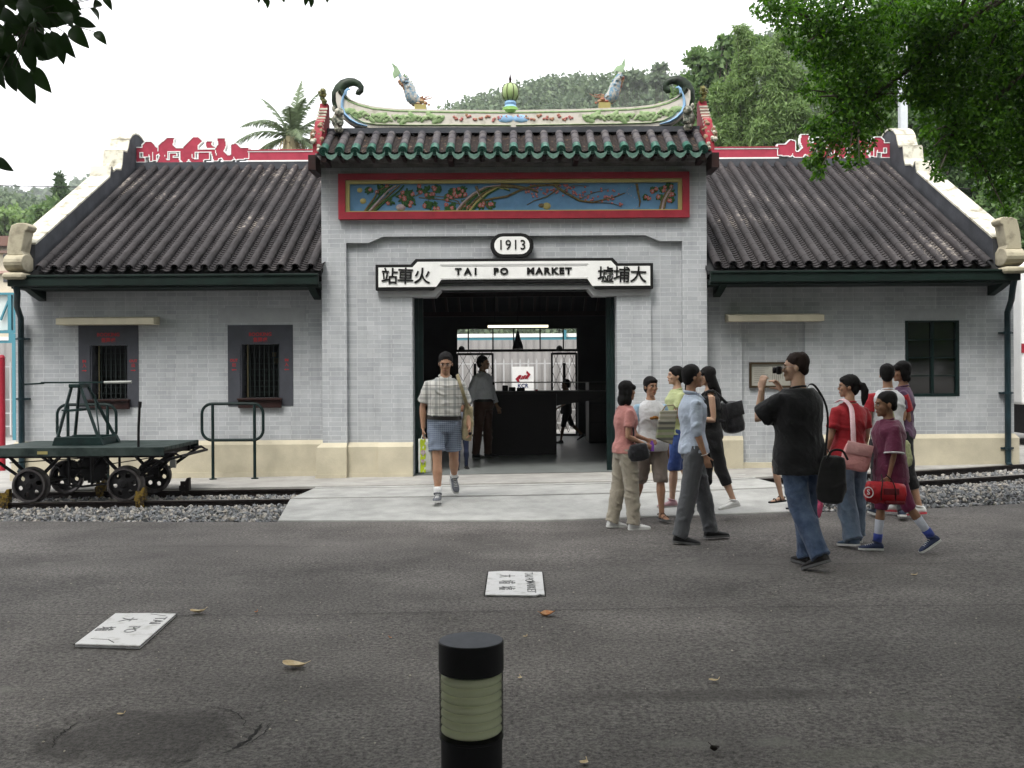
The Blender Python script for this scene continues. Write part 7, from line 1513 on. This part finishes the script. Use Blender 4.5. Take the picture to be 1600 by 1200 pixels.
# 12 woman in red
p12 = person('woman in a red shirt with a ponytail, her back to the viewer', at(1328, 850, ground(2.9)), -160, 1.49, SK1, style='pony', sex='f', girth=1.12, legs=((-10, 3, 8, 6), (6, 4, 2, 0)), arms=(((.25, -.05, -1), (.05, -.45, -.9)), ((-.25, -.1, -1), (-.05, -.7, -.7))), head=(52, 2), top=('tee', cloth('red_pique', (.34, .020, .028)), -.10, .012, .66), bottom=('trousers', denim('faded_denim', (.085, .12, .17), (.15, .19, .25)), .028), shoes=('plain', mat('blue_shoe', (.05, .08, .12), .6), SOLW), glasses=True, seed=13)
# 13 youth in raglan shirt
p13 = person('youth in a white baseball shirt with red sleeves walking away', at(1388, 806, .06), 172, 1.55, SK1, style='short', legs=((8, 2, 4, 0), (-8, 2, 10, 8)), arms=(((.16, .05, -1), (.04, -.3, -1)), ((-.22, -.2, -1), (.15, -.85, -.15))), head=(-14, 0), top=('tee', cloth('white_jersey', (.64, .64, .66)), -.12, .014, .62, cloth('red_jersey', (.36, .02, .03))), bottom=('trousers', cloth('dark_cotton', (.025, .025, .03)), .01), shoes=('sneaker', mat('navy_shoe', (.03, .04, .07), .6), SOLW), seed=14, face=False)
# 14 woman in purple
p14 = person('woman in a dusty purple top, black trousers and white trainers facing left', at(1411, 802, .07), -112, 1.575, SK1, style='bob', sex='f', legs=((-8, 2, 8, 6), (7, 3, 2, 0)), arms=(((.12, .02, -1), (.0, -.95, .05)), ((-.12, -.1, -1), (0, -.9, -.2))), head=(20, 2), top=('tee', cloth('purple_knit', (.125, .065, .12)), -.08, .004, .62), bottom=('capri', cloth('black_trousers', (.010, .010, .011)), .006), shoes=('sneaker', W_, mat('red_sole', (.5, .06, .08), .6)), seed=15)
# 15 boy in maroon jersey
p15 = person('boy in an oversized maroon football jersey carrying a red sports bag, striding left', at(1392, 862, ground(3.1)), -92, 1.335, SK3, style='crop', child=.75, lean=(3, 0), legs=((-20, 3, 16, 30), (9, 2, 3, 0)), arms=(((.16, -.06, -1), (.02, -.25, -1)), ((-.16, .1, -1), (0, -.2, -1))), head=(0, 2), top=('tee', cloth('maroon_nylon', (.11, .014, .045), rough=.6), -.17, .036, .98), bottom=('kneeshorts', cloth('maroon_shorts', (.13, .012, .05)), .016), shoes=('sneaker', mat('navy_trainer', (.025, .035, .08), .6), SOLW), socks=(cloth('football_sock', (.42, .44, .50)), .62), seed=16)
# jersey trims: white cuffs, number
K = p15
mb = MB(); a, e, w_ = K['arm'][0]; q = a.lerp(e, .97); d = (e-a).normalized(); u = d.orthogonal().normalized(); v = d.cross(u); mb.tube([K['S'](q+(u*math.cos(t)+v*math.sin(t))*.098) for t in np.linspace(0, 2*PI, 21)], .010*K['s'], 6)
link_mesh('cuff', mb.mesh('cuff'), MATS['white_cotton'], K['root'], True)
mb = MB(); mb.tube([K['S'](K['leg'][0][2].lerp(K['leg'][0][1], t_)) for t_ in (.02, .24)], [.047*K['s'], .050*K['s']], 12); mb.tube([K['S'](K['leg'][1][2].lerp(K['leg'][1][1], t_)) for t_ in (.02, .24)], [.047*K['s'], .050*K['s']], 12); link_mesh('sock_band', mb.mesh('sock_band'), cloth('royal_blue', (.03, .05, .24)), K['root'], True)
# shirt print of the girl in white
K = p5; mb = MB()
for c, r in (((-.03, -.150, .30), (.030, .008, .017)), ((.01, -.152, .31), (.036, .008, .020)), ((.045, -.150, .30), (.020, .008, .016))): mb.ell(K['S'](K['sp'](*c)), tuple(q*K['s'] for q in r), 10)
link_mesh('shirt_print', mb.mesh('shirt_print'), mat('orange_print', (.45, .20, .04), .7, col2=(.12, .05, .02), scale=60), K['root'], True)
K = p2; mb = MB(); mb.cbox(K['S'](K['sp'](.085, -.155, .33)), (.035, .01, .05)); link_mesh('badge', mb.mesh('badge'), M_BLACK, K['root'])
# ================= things carried =================
def bag(name, label, cat, mats, c, size, rot=0, tilt=0, flap=None, strap=None, strap_m=None, sw=.012, soft=.25, seed=0, extra=None):
    g = empty(name, c, label, cat, rz=rot); mb = MB(); x, y, z_ = size; rings = []; n = 20
    for t, k in ((0, .55), (.06, .88), (.25, 1.0), (.55, .97), (.85, .86), (.97, .74), (1, .45)): rings.append([Vector((x/2*k*math.copysign(abs(math.cos(a))**.55, math.cos(a)), y/2*k*math.copysign(abs(math.sin(a))**.7, math.sin(a)), (t-1)*z_)) for a in np.linspace(0, 2*PI, n+1)[:-1]])
    Mt = Matrix.Rotation(tilt, 3, 'Y'); mb.ring_loft([[Mt @ q for q in r] for r in rings]); me = remeshed(mb, .008, 2); folds(me, .006*soft*4, 9, 9, seed, 1.2); link_mesh('bag_body', me, mats[0], g, True)
    if flap: mb = MB(); mb.cbox((0, -y*.50, -z_*flap*.5), (x*.86, .012, z_*flap), bev=.004); mb.v = [tuple(Mt @ Vector(q)) for q in mb.v]; link_mesh('flap', mb.mesh('flap'), mats[1], g, True)
    if strap:
        for k, pts in enumerate(strap): mb = MB(); mb.tube([Vector(p)-Vector(c) for p in pts], sw, 8, flat=.3, up=(1, 0, 0) if k == 0 else (1, .2, 0)); o = link_mesh('strap', mb.mesh('strap'), strap_m or mats[0], g, True); o.matrix_local = Matrix.Rotation(-rot, 4, 'Z')
    return g
def smoothpath(pts, n=5):
    P = [Vector(p) for p in pts]; P = [P[0]*2-P[1]]+P+[P[-1]*2-P[-2]]; out = []
    for i in range(1, len(P)-2):
        for k in range(n): t = k/n; out.append(.5*((2*P[i])+(P[i+1]-P[i-1])*t+(2*P[i-1]-5*P[i]+4*P[i+1]-P[i+2])*t*t+(3*P[i]-P[i-1]-3*P[i+1]+P[i+2])*t**3))
    return out+[P[-2]]
# carrier bag of the man in plaid: white with a lime band
K = p1; h = K['W'](K['arm'][1][2]+Vector((0, -.01, -.10)))
g = empty('carrier_bag', h, 'white carrier bag with a lime green band held by the man in the plaid shirt', 'carrier bag')
mb = MB(); n = 9
def sheet(y, xs_, z0, z1, amp): return [[Vector((x, y+amp*math.sin(7*x/.1+3*k)+amp*math.sin(k*1.3), z0+(z1-z0)*k/8)) for x in xs_] for k in range(9)]
fr_ = sheet(-.035, np.linspace(-.055, .095, 10), -.40, -.02, .006); bk = sheet(.035, np.linspace(-.055, .095, 10), -.40, -.02, .006)
rings = [a+b[::-1] for a, b in zip(fr_, bk)]; mb.ring_loft(rings); link_mesh('bag_body', mb.mesh('bag_body'), mat('white_plastic', (.68, .70, .66), .35, var=.06), g, True)
mb = MB(); L_s = [[Vector((q.x*.42-.012, q.y-.004, q.z)) for q in a] for a in fr_]; mb.ring_loft(L_s, False, False); band = link_mesh('lime_band', mb.mesh('lime_band'), mat('lime_plastic', (.55, .68, .04), .4), g, True)
mb = MB(); mb.lathe([(.028, 0), (.028, .002)], (0, 0, 0), 18, Matrix.Translation((-.002, -.052, -.17)) @ Matrix.Rotation(PI/2, 4, 'X')); mb.cbox((-.005, -.052, -.27), (.04, .003, .035)); link_mesh('printed_mark', mb.mesh('printed_mark'), mat('mauve_print', (.42, .22, .30), .6, col2=(.6, .6, .55), scale=50), g)
mb = MB()
for q in (-.03, .03): mb.tube([(q, 0, -.03), (q*.4, 0, .02), (0, 0, .05)], .006, 6)
link_mesh('handle', mb.mesh('handle'), MATS['white_plastic'], g)
# canvas shoulder bag of the same man
sh_ = K['W'](K['sp'](.14, 0, .535)); c = K['W'](K['sp'](.285, .03, .19)); CANV = cloth('olive_canvas', (.26, .22, .13), .25)
bag('shoulder_bag', 'olive canvas shoulder bag on the left side of the man in the plaid shirt', 'bag', (CANV, CANV), tuple(c), (.13, .17, .40), .2, .08, strap=[smoothpath([K['W'](K['sp'](.27, -.05, .16)), K['W'](K['sp'](.20, -.15, .36)), K['W'](K['sp'](.15, -.11, .50)), sh_+Vector((0, 0, .012)), K['W'](K['sp'](.17, .10, .47)), K['W'](K['sp'](.27, .07, .2))])], sw=.02, seed=3)
mb = MB(); q = K['W'](K['arm'][0][2]+Vector((.01, -.06, -.07))); mb.cbox(tuple(q), (.035, .12, .03), bev=.006); tag(mb.build('folded_umbrella', M_BLACK), 'short black folded umbrella in the hand of the man in the plaid shirt', 'umbrella')
# sling bag of the girl in pink
K = p4; c = K['W'](K['sp'](-.20, -.07, .08)); DK = cloth('shiny_black_nylon', (.020, .020, .023), .5, rough=.4)
bag('sling_bag', 'small black patterned bag slung at the hip of the girl in pink', 'bag', (DK, DK), tuple(c), (.21, .09, .17), .1, -.15, strap=[smoothpath([K['W'](K['sp'](-.19, -.02, .08)), K['W'](K['sp'](-.16, -.03, .25)), K['W'](K['sp'](-.09, .02, .47)), K['W'](K['sp'](.05, .10, .47))])], sw=.008, seed=5)
# purple bottle in her hand
q = K['W'](K['arm'][1][2]+Vector((.03, -.10, -.02))); mb = MB(); mb.lathe([(.001, -.05), (.022, -.05), (.024, -.02), (.022, .02), (.012, .035), (.012, .05), (.001, .05)], tuple(q), 14); tag(mb.build('drink_bottle', mat('purple_plastic', (.22, .08, .42), .3), smooth=True), 'small purple bottle held by the girl in pink', 'bottle')
# striped tote
D = 10.3; a, b = U(1028, 692, D), U(1052, 642, D)
g = empty('tote_bag', ((a.x+b.x)/2, D, b.z), 'olive and cream striped tote bag held up in front of the pale blue shirt', 'bag')
def stripes(name, cols):
    m = bpy.data.materials.new(name); m.use_nodes = True; t = m.node_tree; b_ = t.nodes['Principled BSDF']; tc = N(t, 'ShaderNodeTexCoord'); sp = N(t, 'ShaderNodeSeparateXYZ'); t.links.new(tc.outputs['Object'], sp.inputs[0]); ma = N(t, 'ShaderNodeMath', operation='MULTIPLY_ADD'); ma.inputs[1].default_value = -2.9; ma.inputs[2].default_value = 0; t.links.new(sp.outputs[2], ma.inputs[0]); r = N(t, 'ShaderNodeValToRGB'); r.color_ramp.interpolation = 'CONSTANT'; e = r.color_ramp.elements
    e[0].position = 0; e[0].color = (*cols[0], 1); e[1].position = .5; e[1].color = (*cols[1], 1)
    for i, c in enumerate(cols[2:]): pass
    L_ = len(cols)
    while len(e) < L_: e.new(.99)
    for i, c in enumerate(cols): e[i].position = i/L_; e[i].color = (*c, 1)
    t.links.new(ma.outputs[0], r.inputs[0]); t.links.new(r.outputs[0], b_.inputs['Base Color']); b_.inputs['Roughness'].default_value = .8; return m
o1, o2, o3 = (.26, .25, .19), (.10, .10, .085), (.20, .24, .12)
STR = stripes('tote_stripes', [o1, (.42, .40, .33), o1, (.33, .32, .26), o2, o1, o2, o3, o1, o3, o2, o1, (.3, .29, .23)])
mb = MB(); w2_ = .10; mb.mesh_add([(-.06, -.03, 0), (.12, -.03, .01), (.12, .03, .01), (-.06, .03, 0), (-.10, -.05, -.28), (.06, -.05, -.34), (.06, .05, -.34), (-.10, .05, -.28)], [(0, 1, 2, 3), (7, 6, 5, 4), (0, 4, 5, 1), (1, 5, 6, 2), (2, 6, 7, 3), (3, 7, 4, 0)])
bmm = remeshed(mb, .009, 2); folds(bmm, .004, 9, 9, 4); link_mesh('bag_body', bmm, STR, g, True)
mb = MB(); mb.tube([(-.04, 0, -.01), (0, 0, .05), (.08, 0, .06), (.11, 0, 0)], .007, 6); link_mesh('handle', mb.mesh('handle'), CANV, g)
# yellow and white bag of the woman in black, her backpack
K = p8; c = K['W'](K['sp'](.06, -.26, .36)); YB_ = mat('yellow_nylon', (.62, .52, .04), .5, var=.1)
bag('drawstring_bag', 'yellow and cream bag clutched by the long haired woman in black', 'bag', (YB_, mat('cream_nylon', (.55, .50, .38), .6)), tuple(c), (.13, .09, .30), 0, .0, seed=6)
mb = MB(); mb.cbox((c.x+.01, c.y-.0, c.z-.335), (.12, .10, .10), bev=.03); tag(mb.build('cream_pouch', MATS['cream_nylon']), 'cream pouch below the yellow bag of the woman in black', 'pouch')
c = K['W'](K['sp'](.0, .225, .36)); bag('backpack', 'shiny black backpack on the back of the long haired woman', 'backpack', (DK, DK), tuple(c), (.21, .25, .33), .25, -.22, flap=.45, strap=[smoothpath([K['W'](K['sp'](.07, .20, .34)), K['W'](K['sp'](.09, .03, .50)), K['W'](K['sp'](.09, -.12, .42)), K['W'](K['sp'](.12, -.06, .22)), K['W'](K['sp'](.08, .16, .12))])], sw=.016, seed=7)
# bracelet woman 7
K = p7; a, e, w_ = K['arm'][1]; d = (w_-e).normalized(); u = d.orthogonal().normalized(); v = d.cross(u); mb = MB(); mb.tube([K['S'](w_-d*.02+(u*math.cos(t)+v*math.sin(t))*.031) for t in np.linspace(0, 2*PI, 17)], .005, 6); link_mesh('bracelet', mb.mesh('bracelet'), mat('beads', (.55, .50, .48), .4), K['root'], True)
# camera of the photographer and his bag
K = p9; q1 = K['WH'](.02, -.128, -.02)
g = empty('compact_camera', q1, 'small black camera held to the face of the photographer', 'camera', rz=math.radians(-110)); mb = MB(); mb.cbox((0, 0, 0), (.11, .035, .065), bev=.008); link_mesh('camera_body', mb.mesh('camera_body'), M_BLACK, g); mb = MB(); mb.lathe([(.025, 0), (.025, .03), (.02, .032), (.001, .03)], (0, 0, 0), 18, Matrix.Translation((0, -.018, 0)) @ Matrix.Rotation(PI/2, 4, 'X')); link_mesh('lens', mb.mesh('lens'), M_IRON, g, True)
c = K['W'](K['sp'](-.30, .03, -.02)); c = Vector((U(1303, 700, 7.85).x, 7.85, U(1303, 712, 7.85).z)); BK = cloth('black_canvas', (.010, .010, .010), .3)
bag('shoulder_bag', 'large soft black shoulder bag hanging at the right hip of the photographer', 'bag', (BK, BK), tuple(c), (.22, .13, .37), -.25, .10, strap=[smoothpath([c+Vector((-.07, 0, -.03)), K['W'](K['sp'](-.22, .10, .30)), K['W'](K['sp'](-.155, .06, .50)), K['W'](K['sp'](-.14, -.02, .525)), K['W'](K['sp'](-.19, -.12, .35)), c+Vector((.0, .05, -.02))]), smoothpath([c+Vector((-.08, -.06, -.03)), c+Vector((-.03, -.05, .04)), c+Vector((.05, -.04, .04)), c+Vector((.09, -.05, -.03))])], sw=.009, seed=8)
# pink bag of the woman in red
K = p12; c = Vector((U(1343, 690, 8.62).x, 8.62, U(1343, 692, 8.62).z)); PK = cloth('pink_nylon', (.60, .28, .27), .08, rough=.5)
bag('shoulder_bag', 'pink shoulder bag resting on the back of the woman in the red shirt', 'bag', (PK, cloth('pale_pink_nylon', (.62, .34, .33), .05, rough=.5)), tuple(c), (.25, .10, .24), -.12, .22, flap=.42, strap=[smoothpath([c+Vector((-.05, 0, -.02)), (c+Vector((-.07, 0, 0))).lerp(K['W'](K['sp'](.10, .16, .47)), .5)+Vector((0, -.04, 0)), K['W'](K['sp'](.10, .155, .47)), K['W'](K['sp'](.11, .05, .545)), K['W'](K['sp'](.10, -.07, .52))])], strap_m=cloth('light_pink_web', (.66, .45, .48), .04), sw=.022, seed=9)
# red sports bag of the boy
c = Vector((U(1383, 768, 8.3).x, 8.3, U(1383, 770, 8.3).z)); RB = mat('red_nylon', (.34, .012, .018), .45, var=.15, scale=20)
g = empty('sports_bag', c, 'red barrel sports bag with a round white emblem carried by the boy in maroon', 'sports bag', rz=math.radians(-8)); mb = MB(); prof = [(.001, -.155), (.075, -.152), (.088, -.14), (.092, 0), (.088, .14), (.075, .152), (.001, .155)]; mb.lathe(prof, (0, 0, 0), 24, Matrix.Rotation(PI/2+.08, 4, 'Y')); me = remeshed(mb, .008, 2); folds(me, .008, 8, 8, 5); link_mesh('bag_body', me, RB, g, True)
MO = Matrix.Translation((-.118, -.050, .012)) @ Matrix.Rotation(-.75, 4, 'Z') @ Matrix.Rotation(PI/2, 4, 'X')
mb = MB(); mb.ring_loft([[MO @ Vector((r*math.cos(t), r*math.sin(t), .042)) for t in np.linspace(0, 2*PI, 25)[:-1]] for r in (.046, .037)], True, False); add_text(mb, 'S', .06, MO @ Matrix.Translation((0, 0, .041)), .002, .001); link_mesh('emblem', mb.mesh('emblem'), mat('emblem_white', (.62, .55, .55), .6), g)
mb = MB(); mb.cbox((.03, -.088, .02), (.12, .012, .05), bev=.004); mb.cbox((.06, -.06, -.07), (.16, .05, .03), bev=.01); link_mesh('pocket', mb.mesh('pocket'), mat('dark_red_trim', (.12, .01, .015), .6), g)
for x in (-.05, .06): mb = MB(); mb.tube(smoothpath([(x, -.085, -.05), (x, -.098, .02), (x*.7, -.07, .10), (x*.3-.02, -.03, .15)]), .010, 6, flat=.4); link_mesh('strap', mb.mesh('strap'), M_BLACK, g, True)
# pale green tote between raglan youth and woman in purple
c = U(1409, 688, 10.15); GN = cloth('sage_canvas', (.30, .32, .17), .2); bag('tote_bag', 'pale sage green shoulder bag behind the boy in maroon', 'bag', (GN, GN), tuple(c), (.17, .09, .27), .2, -.12, strap=[smoothpath([c+Vector((-.05, 0, -.02)), U(1396, 650, 10.15), U(1386, 612, 10.2)])], sw=.010, seed=11)
